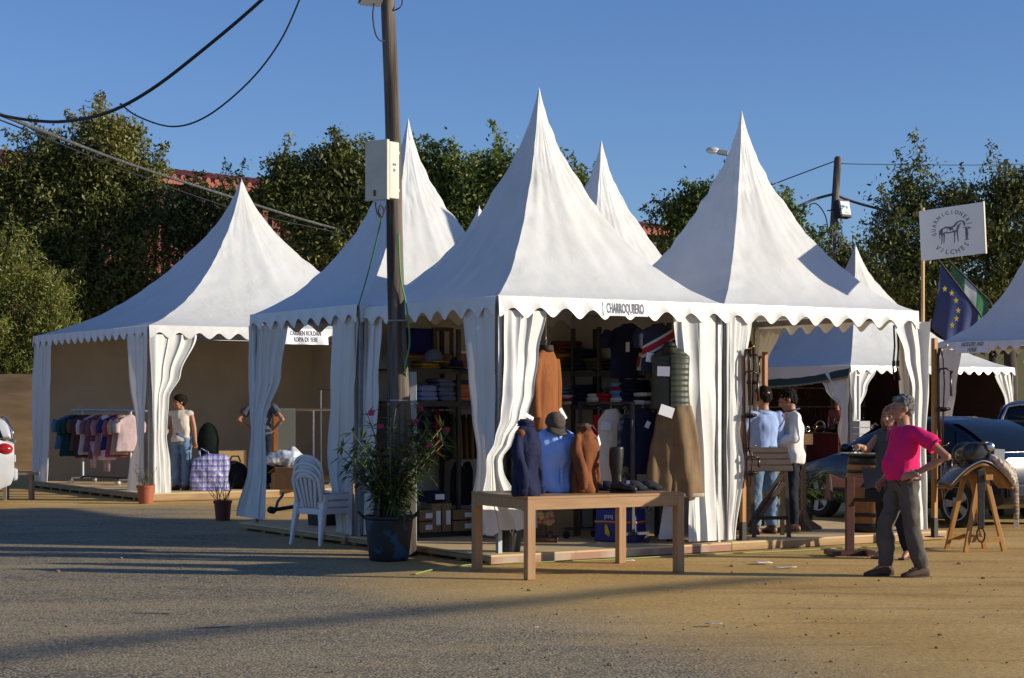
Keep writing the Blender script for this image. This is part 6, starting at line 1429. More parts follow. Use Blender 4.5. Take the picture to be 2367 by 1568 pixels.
b = fl_(1065,1222,2.34); b.z += 0.132; cbox('upper flat brown box near the corner curtain', b, ROT, (0.34,0.26,0.105), True, 'L')
BLB = mat('deep_blue_bag', (0.015,0.022,0.20), (0.012,0.018,0.15), scale=5, rough=0.5)
b = frC(998,1150,2.38); b.z = DZC+0.40
cbox('small navy box on top of the tall brown boxes', b, ROT, (0.24,0.22,0.12), True, None, NVC)
def bluebag(label, p, rz, w, d, h):
    t = thing('shopping_bag', label, 'bag', p, rz, 'deep blue bags with red and yellow stripes'); q = MB(); q.box((0,0,h/2),(w,d,h),taper=0.95); q.build('body', BLB, t, bevel=0.012)
    for dz, m in ((0.62,mat('yellow_stripe',(0.65,0.42,0.02))),(0.59,mat('red_stripe',(0.50,0.03,0.02)))):
        q = MB(); q.box((0,0,h*dz),(w*0.985+0.004,d*0.985+0.004,0.014)); q.build('stripe', m, t)
    return t
bluebag('deep blue striped bag behind the oleander tub', frC(912,1190,2.20)*1.0, ROT, 0.42, 0.25, 0.40).location.z = DZC
# below the table on the right
sb = bluebag('deep blue striped bag behind the right table leg', inC(2.02,0.66,DZC), ROT-R(60), 0.50, 0.30, 0.36)
tx = MB(); text_mb('psq', 0.075, Matrix.Translation((-0.08,-0.148,0.285)) @ Matrix.Rotation(R(90),4,'X'), mb=tx); tx.build('lettering', TAGP, sb)
q = MB(); q.tube([(-0.11,-0.155,0.19),(-0.09,-0.16,0.10),(-0.07,-0.155,0.06)],[0.012,0.03,0.008],10,flat=0.3); q.build('yellow_mark', FYL, sb, smooth=True)
gr = thing('garment_trolley','grey metal garment trolley on castors behind the table','clothes rail', inC(1.98,1.05,DZC), RS)
for x in (-0.25,0.75):
    q = MB(); q.box((x,-0.06,0.82),(0.035,0.035,1.44)); q.build('post', RACK, gr)
    q = MB(); q.box((x,-0.06,0.11),(0.035,0.42,0.03)); q.build('foot', RACK, gr)
    for s in (-1,1):
        q = MB(); q.lathe([(0.012,-0.012),(0.042,-0.012),(0.045,0),(0.042,0.012),(0.012,0.012)],(0,0,0),16,M=Matrix.Translation((x,-0.06+s*0.19,0.045)) @ Matrix.Rotation(R(90),4,'Y')); q.build('castor', BLK, gr, smooth=False)
q = MB(); q.tube([(-0.25,-0.06,1.53),(0.75,-0.06,1.53)],0.014,8); q.build('bar', RACK, gr)
q = MB(); q.box((0.25,-0.06,0.11),(1.0,0.03,0.03)); q.build('stretcher', RACK, gr)
wc = thing('white_cloth','white cloth hanging behind the right table leg','cloth', frC(1552,1170,0.25), ROT); q = MB(); q.grid(lambda u, v: Vector(((u-0.5)*(0.22+0.10*v), 0.03*math.sin(u*9+v), -0.36*v)), 16, 6); q.build('cloth', WTC, wc, smooth=True)
lc = thing('lace_cloth','grey-white lace hem hanging behind the table apron','cloth', frC(1445,1160,0.9), ROT); q = MB(); q.grid(lambda u, v: Vector(((u-0.5)*0.72, 0.04*math.sin(u*17+v), -0.19*v+0.03*math.sin(u*7)*v)), 30, 5); q.build('cloth', mat('lace',(0.50,0.48,0.44),(0.16,0.15,0.14),scale=28,rough=0.9,contrast=(0.45,0.6)), lc, smooth=True)
lc.location.z += 0.02
cbox('big brown carton in the shade under the table', inC(1.35,1.9,DZC), ROT, (0.62,0.35,0.40), True, None, CARD, 'cartons behind the table')
cbox('second brown carton in the shade, right of the big one', inC(1.92,1.7,DZC), ROT-R(50), (0.40,0.32,0.36), False, None, CARD, 'cartons behind the table')
shd = thing('sandals','brown platform sandals with a yellow flower on the deck behind the table','shoes', frC(1262,1232,1.0)*1.0, ROT+R(50)); shd.location.z = DZC
for x in (-0.06,0.06):
    q = MB(); q.loft([[Vector((x+w_*math.cos(a),y,0.0+zz)) for a, zz in [(2*PI*i/12, 0.035+0.035*math.sin(2*PI*i/12)) for i in range(12)]] for y, w_ in ((-0.13,0.02),(-0.10,0.04),(0,0.035),(0.09,0.038),(0.12,0.02))]); q.build('sole', LEATH, shd, smooth=True)
    q = MB(); q.tube([(x-0.035,-0.05,0.065),(x,-0.05,0.11),(x+0.035,-0.05,0.065)],0.016,8,flat=0.5); q.build('strap', LEATH, shd, smooth=True)
fw_ = thing('cloth_flower','yellow and pink cloth flower bunch behind the near table leg','decoration', frC(1262,1205,1.0)*1.0, ROT); fw_.location.z = 0.36
q = MB(); rr_ = random.Random(5)
for i in range(16): q.ell((rr_.uniform(-0.08,0.08),rr_.uniform(-0.04,0.04),rr_.uniform(-0.05,0.06)),(0.04,0.03,0.03),None,8,6)
q.build('petals', mat('yellow_pink_petals',(0.60,0.42,0.06),(0.45,0.12,0.14),scale=9,rough=0.8), fw_, smooth=True)
q = MB(); q.tube([(0,0,-0.03),(0.01,0.0,-0.26)],0.008,6); q.build('stand', BLK, fw_)
# ------------------------------------------------------------------ saddlery display at the right
RED = mat('dark_red_wood', (0.095,0.030,0.022), (0.07,0.022,0.017), scale=5, rough=0.5, stretch=(1,1,3))
YEL = mat('yellow_varnished_wood', (0.42,0.20,0.04), (0.33,0.15,0.03), scale=5, rough=0.4, stretch=(4,4,0.4))
ORW = mat('orange_varnished_wood', (0.36,0.13,0.03), (0.29,0.10,0.025), scale=5, rough=0.4, stretch=(4,4,0.4))
DKW = mat('dark_brown_wood', (0.085,0.05,0.028), (0.055,0.033,0.02), scale=5, rough=0.5, stretch=(1,6,6))
PNK = mat('grey_brown_plank', (0.105,0.075,0.05), (0.075,0.052,0.036), scale=5, rough=0.55, stretch=(1,6,6))
BRL = mat('brown_bridle_leather', (0.05,0.018,0.012), (0.03,0.012,0.009), scale=12, rough=0.35)
BRASS = mat('brass', (0.60,0.42,0.12), rough=0.3, metal=1.0); CHR = mat('bright_steel', (0.60,0.60,0.60), rough=0.2, metal=1.0)
# dark red T-shaped saddle stand on the sand
b = G(1964,1285); t = thing('saddle_stand','dark red wooden T-shaped saddle stand on the sand','saddle stand', b, R(8))
q = MB(); q.box((0,0,0.45),(0.088,0.06,0.78)); q.build('post', RED, t, bevel=0.004)
q = MB(); q.box((0,0,0.033),(0.44,0.075,0.055)); q.build('base_bar', RED, t, bevel=0.004)
for s in (-1,1):
    q = MB(); q.box((s*0.19,-0.0,0.0355),(0.10,0.30,0.05)); q.build('foot', RED, t, bevel=0.004)
q = MB(); n = 16
vs = [(-0.215+0.43*i/n, y, z) for y in (-0.025,0.025) for i in range(n+1) for z in (0.72+0.015*abs(i/n-0.5)*2, 0.865-0.035*math.sin(PI*i/n)**0.8+0.01*math.cos(4*PI*i/n))]
F = []
m_ = 2*(n+1)
for i in range(n):
    a = 2*i; F += [(a,a+2,a+3,a+1),(m_+a,m_+a+1,m_+a+3,m_+a+2),(a+1,a+3,m_+a+3,m_+a+1),(a,m_+a,m_+a+2,a+2)]
F += [(0,1,m_+1,m_),(2*n,m_+2*n,m_+2*n+1,2*n+1)]
q.add(vs,F); q.build('cross_board', RED, t, bevel=0.006)
for s in (-1,1):
    q = MB(); q.add([(s*0.217+dx*s,y,z) for dx in (0,0.03) for y,z in ((-0.03,0.875),(0.03,0.875),(0.11,0.60),(0.04,0.60),(0.0,0.72),(-0.04,0.60),(-0.11,0.60))],
        [(0,1,2,3,4,5,6),(13,12,11,10,9,8,7)]+[(i,(i+1)%7,(i+1)%7+7,i+7) for i in range(7)]); q.build('end_bracket', RED, t, bevel=0.003)
# wine barrel with glass top
BRW = mat('barrel_staves', (0.30,0.135,0.035), (0.20,0.085,0.022), scale=7, rough=0.5, stretch=(5,5,0.25), contrast=(0.35,0.65)); HOOP = mat('black_hoop', (0.02,0.018,0.016), rough=0.5, metal=0.3)
b = Vector(((2010-CX)/FPX*21.55, 21.55, 0.105)); t = thing('barrel','varnished barrel with black hoops and a glass top behind the pointing woman','barrel', b, R(-15))
def rb(z): u = z/0.92-0.5; return 0.285-0.20*u*u
zs = [0.92*i/24 for i in range(25)]; q = MB(); q.lathe([(rb(z),z) for z in zs],n=40); q.build('staves', BRW, t, smooth=True)
for z0, z1 in ((0.005,0.11),(0.19,0.235),(0.37,0.41),(0.70,0.735),(0.80,0.90)):
    q = MB(); q.lathe([(rb(z0)+0.004,z0),(rb((z0+z1)/2)+0.0055,(z0+z1)/2),(rb(z1)+0.004,z1)],n=40,cap=False); q.build('hoop', HOOP, t, smooth=True, solid=0.004)
q = MB(); q.lathe([(0.33,0.925),(0.335,0.931),(0.33,0.937)],n=40); q.build('glass_top', mat('green_glass',(0.25,0.45,0.40),rough=0.05,spec=0.8), t, smooth=False)
tm = MB(); M0 = Matrix.Identity(4)
for i, ch in enumerate('Mug'):
    a = R(-98+15*i); M = Matrix.Translation((0,0,0.585)) @ Matrix.Rotation(a+PI/2,4,'Z') @ Matrix.Translation((0,-rb(0.585)-0.003,0)) @ Matrix.Rotation(R(90),4,'X'); text_mb(ch, 0.12, M, shear=0.25, mb=tm, bold=0.002)
tm.build('lettering', HOOP, t)
q = MB(); q.tube([(-0.03,-rb(0.66)-0.005,0.67),(0.02,-rb(0.66)-0.006,0.63),(0.07,-rb(0.66)+0.004,0.67),(0.02,-rb(0.69)-0.004,0.70)],0.008,6); q.build('emblem', HOOP, t)
# planked saddle rack on dark legs
b = G(1768,1243,0.105); b.y += 0.2; b.x = (1766-CX)/FPX*b.y; t = thing('saddle_rack','dark wooden rack with a sloping plank top behind the right front curtain','saddle rack', b, R(4))
Hh = 0.72
for i in range(4):
    z = 0.985-0.068*i; q = MB(); q.box((0.02+0.012*i*0.0,-0.055-0.030*i,z),(0.50+0.018*i,0.022,0.066),rx=R(-24)); q.build('plank', PNK, t, bevel=0.003)
    q = MB(); q.box((0.02,0.055+0.030*i,z),(0.50+0.018*i,0.022,0.066),rx=R(24)); q.build('plank', PNK, t, bevel=0.003)
q = MB(); q.box((0.02,0,1.005),(0.50,0.09,0.02)); q.build('ridge_board', PNK, t)
for x in (-0.20,0.20):
    for s in (-1,1):
        q = MB(); q.bar((x+0.03,s*0.07,0.80),(x+0.03+0.02,s*0.17,0.0),0.045,0.045); q.build('leg', DKW, t)
q = MB(); q.bar((-0.21,-0.13,0.12),(0.19,-0.10,0.72),0.03,0.05); q.build('brace', DKW, t)
q = MB(); q.bar((-0.21,-0.16,0.06),(0.20,-0.12,0.62),0.03,0.05); q.build('brace', DKW, t)
q = MB(); q.bar((-0.18,-0.155,0.22),(0.24,-0.155,0.22),0.03,0.04); q.build('stretcher', HOOP, t)
# posts with bridles
def bpost(label, b, h, m, foot=0.20, w=0.055):
    t = thing('display_post', label, 'post', b, ROT, 'wooden posts at the right tent'); q = MB(); q.box((0,0,h/2+foot/2),(w,w,h-foot)); q.build('shaft', m, t, bevel=0.004)
    q = MB(); q.box((0,0,foot/2),(w+0.004,w+0.004,foot)); q.build('painted_foot', HOOP, t); 
    q = MB(); q.box((0,0,0.006),(0.16,0.16,0.012)); q.build('base_plate', HOOP, t); return t
def bridle(label, p, h, rz=0.0, big=1.0):
    t = thing('bridle', label, 'bridle', p, rz, 'leather bridles on the posts'); q = MB()
    for s, w in ((-1,0.05),(1,0.045)):
        q.tube([(0,0,0),(s*w*0.8*big,-0.02,-0.10*h),(s*w*big,-0.03,-0.36*h),(s*w*0.8*big,-0.02,-0.70*h),(s*w*0.4*big,-0.02,-1.0*h)],0.022,6,flat=0.45)
    q.build('cheek_strap', BRL, t, smooth=True)
    q = MB(); q.tube([(-0.055*big,-0.03,-0.22*h),(0,-0.09,-0.21*h),(0.09*big,-0.10,-0.235*h),(0.13*big,-0.05,-0.25*h)],0.024,6,flat=0.5); q.build('brow_band', BRL, t, smooth=True)
    q = MB(); q.tube([(0.13*big,-0.05,-0.25*h),(0.135*big,-0.05,-0.5*h)],0.020,6,flat=0.45); q.build('rein', BRL, t, smooth=True)
    q = MB(); q.tube([(-0.05*big,-0.04,-0.62*h),(0.0,-0.10,-0.63*h),(0.06*big,-0.09,-0.63*h),(0.06*big,-0.02,-0.64*h),(-0.05*big,0.0,-0.64*h),(-0.05*big,-0.04,-0.62*h)],0.026,6,flat=0.5); q.build('nose_band', BRL, t, smooth=True)
    q = MB(); q.tube([(0.0,0.02,0.0),(0.03,-0.06,0.015),(0.05,-0.08,0.04)],0.006,6); q.build('hook', BRASS, t, smooth=True)
    return t
b1 = G(1717,1249,0.105); bpost('yellow wooden post with a black foot beside the right front curtain', b1, 2.05, YEL)
bridle('upper dark brown bridle on the yellow post by the curtain', b1+Vector((0.03,-0.045,2.12)), 1.15, ROT)
bridle('lower dark brown bridle on the yellow post, over the plank rack', b1+Vector((0.05,-0.05,1.02)), 0.42, ROT, 0.9)
bridle('bridle hanging inside the right tent left of the blue-shirted man', W(1733,790,21.4), 0.75, ROT+0.3, 1.0)
b2 = Vector(((1768-CX)/FPX*22.6,22.6,0.105)); bpost('orange-brown post deeper inside the right tent behind the men', b2, 2.16, ORW, 0.22)
b3 = G(2160,1242,0.08); bpost('yellow wooden post with bridles at the right corner of the deck', b3, 2.30, YEL, 0.22)
bridle('upper bridle on the post right of the pink-shirted man', b3+Vector((0.05,-0.045,2.18)), 1.10, ROT)
bridle('lower bridle on the post right of the pink-shirted man', b3+Vector((0.06,-0.05,1.05)), 0.62, ROT, 0.95)
for i, px in enumerate((2066,2075)):
    t = thing('leather_strap', ('long','second long')[i]+' dark leather strap hanging from the right eave', 'strap', W(px,752,21.72), 0.2, 'leather straps under the right eave'); q = MB()
    q.tube([(0,0,0),(0.012,0,-0.25),(-0.01,0,-0.5),(0.008+0.02*i,0,-0.66)],0.012,6,flat=0.5); q.build('strap', BRL, t, smooth=True)
    q = MB(); q.box((0,0,-0.46),(0.035,0.02,0.07)); q.build('buckle', BRL, t)
# pale wooden stand
LTW = mat('pale_grey_brown_wood', (0.26,0.165,0.085), (0.20,0.125,0.065), scale=6, rough=0.6, stretch=(4,4,0.5))
b = G(1857,1226,0.105); b.y += 0.1; b.x = (1857-CX)/FPX*b.y; t = thing('saddle_stand','pale wooden stand on a crossed foot behind the white-shirted man','saddle stand', b, R(12))
q = MB(); q.box((0,0,0.53),(0.05,0.05,1.0)); q.build('post', LTW, t, bevel=0.003)
for a in (0, PI/2):
    for s in (-1,1):
        q = MB(); M = Matrix.Rotation(a,4,'Z'); vs = [(s*0.0255,-0.02,0.0),(s*0.23,-0.02,0.0),(s*0.23,-0.02,0.03),(s*0.07,-0.02,0.13),(s*0.0255,-0.02,0.24)]
        q.add(vs+[(x,0.02,z) for x,y,z in vs],[(4,3,2,1,0),(5,6,7,8,9)]+[(i,(i+1)%5,(i+1)%5+5,i+5) for i in range(5)],M); q.build('foot', LTW, t)
q = MB(); q.box((0.05,0,1.09),(0.10,0.12,0.13)); q.build('head_block', mat('peach_wood',(0.55,0.30,0.14),rough=0.6), t, bevel=0.004)
# palm-like potted plant beyond the deck
LM['palm'] = leaf_mat('palm_leaves', (0.03,0.05,0.012), (0.07,0.11,0.025), (0.14,0.19,0.05))
b = Vector(((1852-CX)/FPX*24.2,24.2,0)); t = thing('palm_plant','green potted palm between the white-shirted man and the car wheel','potted plant', b)
q = MB(); q.lathe([(0.14,0),(0.17,0.28),(0.18,0.3),(0.16,0.3)],n=24); q.build('pot', TUBB, t); r_ = random.Random(9); q = MB(); tn = []; st2 = MB()
for i in range(26):
    a = r_.uniform(0,2*PI); L = r_.uniform(0.45,0.80); el = r_.uniform(0.45,1.35); pts = [Vector((0,0,0.3))]; d = Vector((math.cos(a)*math.cos(el),math.sin(a)*math.cos(el),math.sin(el)))
    for k in range(7): pts.append(pts[-1]+d*L/7); d = (d+Vector((0,0,-0.14))).normalized()
    st2.tube(pts,[0.006]*7+[0.003],5)
    for k in range(2,8):
        for s in (-1,1):
            for e in range(2):
                sd_ = Vector((-math.sin(a),math.cos(a),0))*s; dd = (pts[k]-pts[k-1]).normalized()*0.6+sd_*0.8+Vector((0,0,-0.25)); lance(q, pts[k]-(pts[k]-pts[k-1])*0.5*e, dd, Vector((0.01,0.02,1)), 0.20, 0.011); tn += [r_.uniform(0,1)]*4
st2.build('fronds', STEM, t); o = q.build('leaves', LM['palm'], t); at = o.data.attributes.new('tone','FLOAT','FACE'); at.data.foreach_set('value', tn)
# sawhorse and saddle
hb = G(2254,1275); hb.y += 0.15; hb.x = (2254-CX)/FPX*hb.y
t = thing('sawhorse','yellow pine sawhorse on the sand carrying a black saddle','sawhorse', hb, R(15))
zt = 0.80; SPL = 0.235
for y in (-0.20,0.20):
    for s in (-1,1):
        q = MB(); q.bar((s*0.05,y*0.8,zt),(s*SPL,y*1.05,0.0),0.05,0.035,up=(0,1,0)); q.build('leg', YEL, t, bevel=0.003)
    q = MB(); q.bar((-SPL*0.86,y*1.03,0.135),(SPL*0.86,y*1.03,0.135),0.022,0.06); q.build('cross_rail', YEL, t)
q = MB(); q.box((0,0,0.155),(0.05,0.40,0.03)); q.build('stretcher', YEL, t)
q = MB(); q.box((0,0,zt+0.02),(0.09,0.62,0.06)); q.build('top_beam', YEL, t, bevel=0.004)
SAD = mat('black_saddle_leather', (0.018,0.016,0.016), (0.03,0.026,0.026), scale=8, rough=0.3, coat=0.3)
s_ = thing('saddle','black leather riding saddle with tan underside and sheepskin roll on the sawhorse','saddle', hb+Vector((0,0,zt+0.05)), R(8))
def flapf(r0, off, z0, sp=1.0):
    def fn(u, v):   # u across from left to right, v along front-back
        a = (u-0.5)*2; x = a*0.36*sp; z = z0+0.075-0.27*abs(a)**1.7*sp+0.012*math.sin(v*PI); y = (v-0.5)*(0.46-0.10*abs(a))+off
        return Vector((x,y,z))
    return fn
q = MB(); q.grid(flapf(0,0.0,0.03),28,12); q.build('tan_panel', mat('tan_saddle_underside',(0.27,0.125,0.022),(0.20,0.09,0.017),scale=6,rough=0.6), s_, smooth=True, solid=0.035)
q = MB(); q.grid(flapf(0,-0.01,0.068,1.02),28,12); q.build('skirt', SAD, s_, smooth=True, solid=0.02)
q = MB()
for k in range(2):
    y = -0.24 if k == 0 else 0.21
    q.tube([flapf(0,-0.01,0.068,1.02)(i/24,0.0 if k == 0 else 1.0)+Vector((0,0.0,0.004)) for i in range(25)],0.010,6)
q.build('binding', mat('grey_binding',(0.30,0.29,0.27),rough=0.6), s_, smooth=True)
q = MB(); q.ell((-0.02,0.02,0.20),(0.20,0.20,0.12)); q.ell((-0.04,-0.13,0.23),(0.17,0.05,0.13)); q.ell((-0.03,0.17,0.21),(0.18,0.06,0.14)); q.ell((0.0,0.0,0.13),(0.17,0.20,0.10)); blob('seat', q, SAD, s_, 0.012, 5, 0.5)
q = MB(); q.tube([(-0.10,-0.17,0.22),(-0.02,-0.2,0.34),(0.07,-0.17,0.35),(0.13,-0.1,0.27)],[0.02,0.02,0.018,0.012],8,roundends=True); q.build('handle', SAD, s_, smooth=True)
q = MB(); q.ell((0.11,-0.16,0.30),(0.05,0.03,0.055)); q.build('pommel_plate', CHR, s_, smooth=True)
q = MB(); q.box((-0.04,-0.262,-0.28),(0.075,0.018,0.62)); q.box((-0.035,-0.262,-0.07),(0.09,0.022,0.22)); q.build('stirrup_leather', BLEATH, s_, bevel=0.005)
q = MB(); q.tube([(-0.04+0.045*math.cos(a),-0.262+0.012*math.sin(a),-0.66+0.075*math.sin(a)) for a in [2*PI*i/18 for i in range(19)]],0.011,8); q.build('stirrup', HOOP, s_, smooth=True)
SHP = mat('cream_sheepskin', (0.58,0.50,0.40), (0.42,0.35,0.27), scale=26, rough=0.95, bump=0.7, bscale=40)
q = MB(); q.tube([(0.12,-0.20,0.19),(0.22,-0.22,0.10),(0.31,-0.21,0.0),(0.36,-0.20,-0.10)],[0.03,0.045,0.05,0.03],12,roundends=True); q.tube([(0.20,-0.10,0.19),(0.32,-0.12,0.08),(0.40,-0.12,-0.04)],[0.035,0.055,0.04],12,roundends=True); blob('sheepskin_roll', q, SHP, s_, 0.010, 2, 0.5, (0.015,22,(1,1,1)))
q = MB(); q.box((0.20,-0.19,0.20),(0.12,0.006,0.15),ry=R(4)); q.build('price_card', mat('grey_card',(0.36,0.38,0.38),rough=0.6), s_)
PLD = mat('brown_cream_plaid', (0.16,0.095,0.05), (0.42,0.34,0.24), scale=7, rough=0.9, stretch=(1,1,4), contrast=(0.42,0.6))
q = MB(); q.tube([(0.38,-0.13,0.05),(0.415,-0.13,-0.12),(0.425,-0.13,-0.40),(0.42,-0.13,-0.50)],[0.035,0.036,0.032,0.034],8,flat=0.4); q.build('plaid_strap', PLD, s_, smooth=True)
q = MB()
for i in range(9): q.tube([(0.395+0.006*i,-0.13,-0.49),(0.393+0.0075*i,-0.13,-0.60)],0.004,4)
q.build('fringe', SHP, s_)

# ------------------------------------------------------------------ cars
def car_paint(name, c, rough=0.25): return mat(name, c, tuple(x*0.9 for x in c), scale=3, rough=rough, coat=0.25, metal=0.0, spec=0.4)
CGL = mat('dark_car_glass', (0.006,0.009,0.010), rough=0.08, spec=0.3); TYRE = mat('tyre_rubber', (0.014,0.014,0.014), (0.022,0.022,0.021), scale=12, rough=0.85); RIM = mat('alloy_rim', (0.42,0.42,0.42), rough=0.35, metal=0.8)
TLG = mat('red_tail_lamp', (0.36,0.012,0.012), rough=0.15, coat=0.6); PLAS = mat('black_trim', (0.014,0.014,0.015), rough=0.6)
def wheel(t, x, y, r=0.31, w=0.20, side=1):
    M = Matrix.Translation((x,y,r)) @ Matrix.Rotation(R(90)*side,4,'X')
    q = MB(); q.lathe([(r*0.66,-w/2),(r*0.93,-w/2),(r,-w*0.36),(r,w*0.36),(r*0.93,w/2),(r*0.66,w/2)],n=36,M=M,cap=False); wl = q.build('wheel', None, t, smooth=False); wl.data.materials.append(TYRE)
    q = MB(); q.lathe([(r*0.66,w/2),(r*0.70,w*0.52),(r*0.66,w*0.42),(r*0.62,w*0.2)],n=36,M=M,cap=False); q.lathe([(0.001,w*0.05),(r*0.63,w*0.08)],n=30,M=M,cap=False)
    q.build('rim', RIM, wl, smooth=False)
    for k in range(5):
        a = 2*PI*k/5; q = MB(); d = Vector((math.cos(a),math.sin(a),0)); n_ = Vector((-math.sin(a),math.cos(a),0))
        q.add([M @ (d*r_+n_*ww*s+Vector((0,0,zz))) for r_, ww, zz in ((0.03,0.032,w*0.46),(r*0.66,0.055,w*0.46)) for s in (-1,1)]+[M @ (d*r_+n_*ww*s+Vector((0,0,w*0.3))) for r_, ww in ((0.03,0.032),(r*0.66,0.055)) for s in (-1,1)],[(0,1,3,2),(0,2,6,4),(1,5,7,3),(4,6,7,5)]); q.build('spoke', RIM, wl)
    q = MB(); q.lathe([(0.001,w*0.50),(0.045,w*0.49),(0.05,w*0.3)],n=16,M=M,cap=False); q.build('hub_cap', RIM, wl, smooth=True)
    return wl
def car(label, loc, rz, paint, hatch_open=False, wb=2.65, Hr=1.44, cat='car', suv=False):
    """+x is the nose; the rear axle stands at x = 0"""
    t = thing('car', label, cat, loc, rz); Wd = 1.70; fr, rr = wb+0.80, -0.72
    # body side sections: x, half width, sill z, belt z (upper edge of the sheet metal)
    S = [(rr,0.62,0.42,0.72),(rr+0.05,0.74,0.34,0.92),(rr+0.25,0.81,0.26,0.98),(0.0,0.845,0.24,0.98),(0.8,0.85,0.22,0.96),(wb*0.62,0.85,0.22,0.94),(wb-0.25,0.84,0.22,0.92),(wb,0.83,0.24,0.86),(wb+0.35,0.80,0.24,0.78),(wb+0.65,0.72,0.28,0.68),(fr-0.03,0.58,0.36,0.56),(fr,0.45,0.42,0.50)]
    if suv: S[:] = [(a,b_,c,d+0.10) for a,b_,c,d in S]; S[0] = (rr,0.72,0.45,1.00)
    def sec(x, hw, z0, z1):
        P = []
        for (u, v) in ((0.90,0.0),(0.985,0.10),(1.0,0.40),(0.995,0.62),(0.975,0.80),(0.92,0.96),(0.80,1.0)): P.append((hw*u, z0+(z1-z0)*v))
        ring = [Vector((x,y,z)) for y,z in P]+[Vector((x,-y,z)) for y,z in reversed(P)]
        return ring
    def smooth_s(xs):
        out = []
        for x in xs:
            for a, b in zip(S, S[1:]):
                if a[0] <= x <= b[0]+1e-6:
                    u = (x-a[0])/(b[0]-a[0]); out.append((x,)+tuple(a[i]+(b[i]-a[i])*u for i in (1,2,3))); break
        return out
    xs = sorted(set([s[0] for s in S]+[rr+0.12*i for i in range(int((fr-rr)/0.12)+1)])); 
    q = MB(); q.loft([sec(*s) for s in smooth_s([x for x in xs if x <= fr])]); body = q.build('body', paint, t, smooth=True)
    for wx in (0.0, wb):
        for s in (-1,1):
            c = MB(); c.lathe([(0.365,-0.14),(0.365,0.14)],n=32,M=Matrix.Translation((wx,s*0.82,0.32)) @ Matrix.Rotation(R(90),4,'X')); co = c.build('cut', None); md = body.modifiers.new('arch','BOOLEAN'); md.object = co; md.operation = 'DIFFERENCE'; md.solver = 'EXACT'
    dg = bpy.context.evaluated_depsgraph_get(); ne = bpy.data.meshes.new_from_object(body.evaluated_get(dg)); body.modifiers.clear(); body.data = ne; body.data.shade_smooth() if False else None
    for o in [o for o in bpy.data.objects if o.name.startswith('cut')]: bpy.data.objects.remove(o)
    ne.name = 'body'; 
    try: ne.set_sharp_from_angle(angle=R(38))
    except Exception: pass
    # cabin: roof, pillars and glass as one closed shell, panes laid on it
    C0 = [(rr+0.04,0.70,1.05,1.07),(rr+0.06,0.70,1.05,Hr*0.84),(rr+0.12,0.67,1.05,Hr-0.09),(rr+0.30,0.63,1.05,Hr-0.02),(0.55,0.62,1.05,Hr),(1.05,0.61,1.04,Hr-0.01),(1.45,0.62,1.03,Hr-0.10),(1.85,0.66,1.02,1.02+(Hr-1.02)*0.54),(2.25,0.71,1.01,1.01+(Hr-1.02)*0.16),(2.42,0.73,1.00,1.015)] if suv else [(-0.45,0.70,0.97,0.975),(-0.22,0.68,0.97,1.10),(0.10,0.64,0.965,1.29),(0.45,0.61,0.96,Hr-0.035),(0.80,0.60,0.96,Hr),(1.10,0.60,0.955,Hr-0.005),(1.45,0.61,0.95,Hr-0.06),(1.85,0.65,0.94,1.24),(2.25,0.70,0.93,1.03),(2.42,0.72,0.92,0.935)]
    C00 = [(rr+0.22,0.70,0.97,0.975),(rr+0.32,0.69,0.97,1.12),(rr+0.55,0.66,0.965,1.36),(rr+0.85,0.62,0.96,Hr-0.02),(0.55,0.60,0.96,Hr),(1.05,0.60,0.955,Hr-0.005),(1.45,0.61,0.95,Hr-0.06),(1.85,0.65,0.94,1.24),(2.25,0.70,0.93,1.03),(2.42,0.72,0.92,0.935)]
    def csec(x, hw, z0, z1): 
        b_ = 0.79; P = [(b_,z0),(b_*0.985+hw*0.015,z0+(z1-z0)*0.1),(hw+(b_-hw)*0.12,z0+(z1-z0)*0.86),(hw*0.93,z0+(z1-z0)*0.97),(hw*0.6,z1+0.008),(0.0,z1+0.014)]
        return [Vector((x,y,z)) for y,z in P]+[Vector((x,-y,z)) for y,z in reversed(P[:-1])]
    q = MB(); q.loft([csec(*c) for c in C0],cap=True,closed=True); q.build('roof', paint, t, smooth=True, sub=1)
    def side_pt(x, f, s):
        for a, b in zip(C0, C0[1:]):
            if a[0] <= x <= b[0]:
                u = (x-a[0])/(b[0]-a[0]); hw, z0, z1 = (a[i]+(b[i]-a[i])*u for i in (1,2,3)); y = 0.79+(hw-0.79)*0.9*f; return Vector((x, s*(y+0.013), z0+(z1-z0)*(0.08+0.80*f)))
    for s in (-1,1):
        for x0, x1, x0t, x1t in (((-0.55,0.36,-0.45,0.40) if suv else (0.02,0.36,0.20,0.40)),(0.42,1.05,0.46,1.05),(1.11,2.16,1.11,1.42)):
            q = MB(); q.grid(lambda u, v: side_pt((x0+(x1-x0)*u)*(1-v)+(x0t+(x1t-x0t)*u)*v, v, s), 10, 6); q.build('window', CGL, t, smooth=True)
        for x in (0.39,1.08):
            q = MB(); q.bar(Vector((x,s*0.853,0.93)),Vector((x,s*0.862,0.34)),0.008,0.006); q.build('door_seam', PLAS, t)
        q = MB(); q.box((0.55,s*0.862,0.83),(0.18,0.03,0.03)); q.build('door_handle', paint, t, bevel=0.008)
        q = MB(); q.ell((1.98,s*0.93,1.0),(0.07,0.10,0.065)); q.build('mirror', paint, t, smooth=True)
        q = MB(); q.box((1.3,s*0.856,0.36),(1.9,0.02,0.08)); q.build('side_trim', PLAS, t)
        q = MB(); q.ell((rr+0.17,s*0.705,0.90 if suv else 0.82),(0.16,0.108,0.10)); q.build('tail_lamp', TLG, t, smooth=True)
        q = MB(); q.ell((fr-0.30,s*0.66,0.62),(0.18,0.12,0.07)); q.build('headlight', GLS, t, smooth=True)
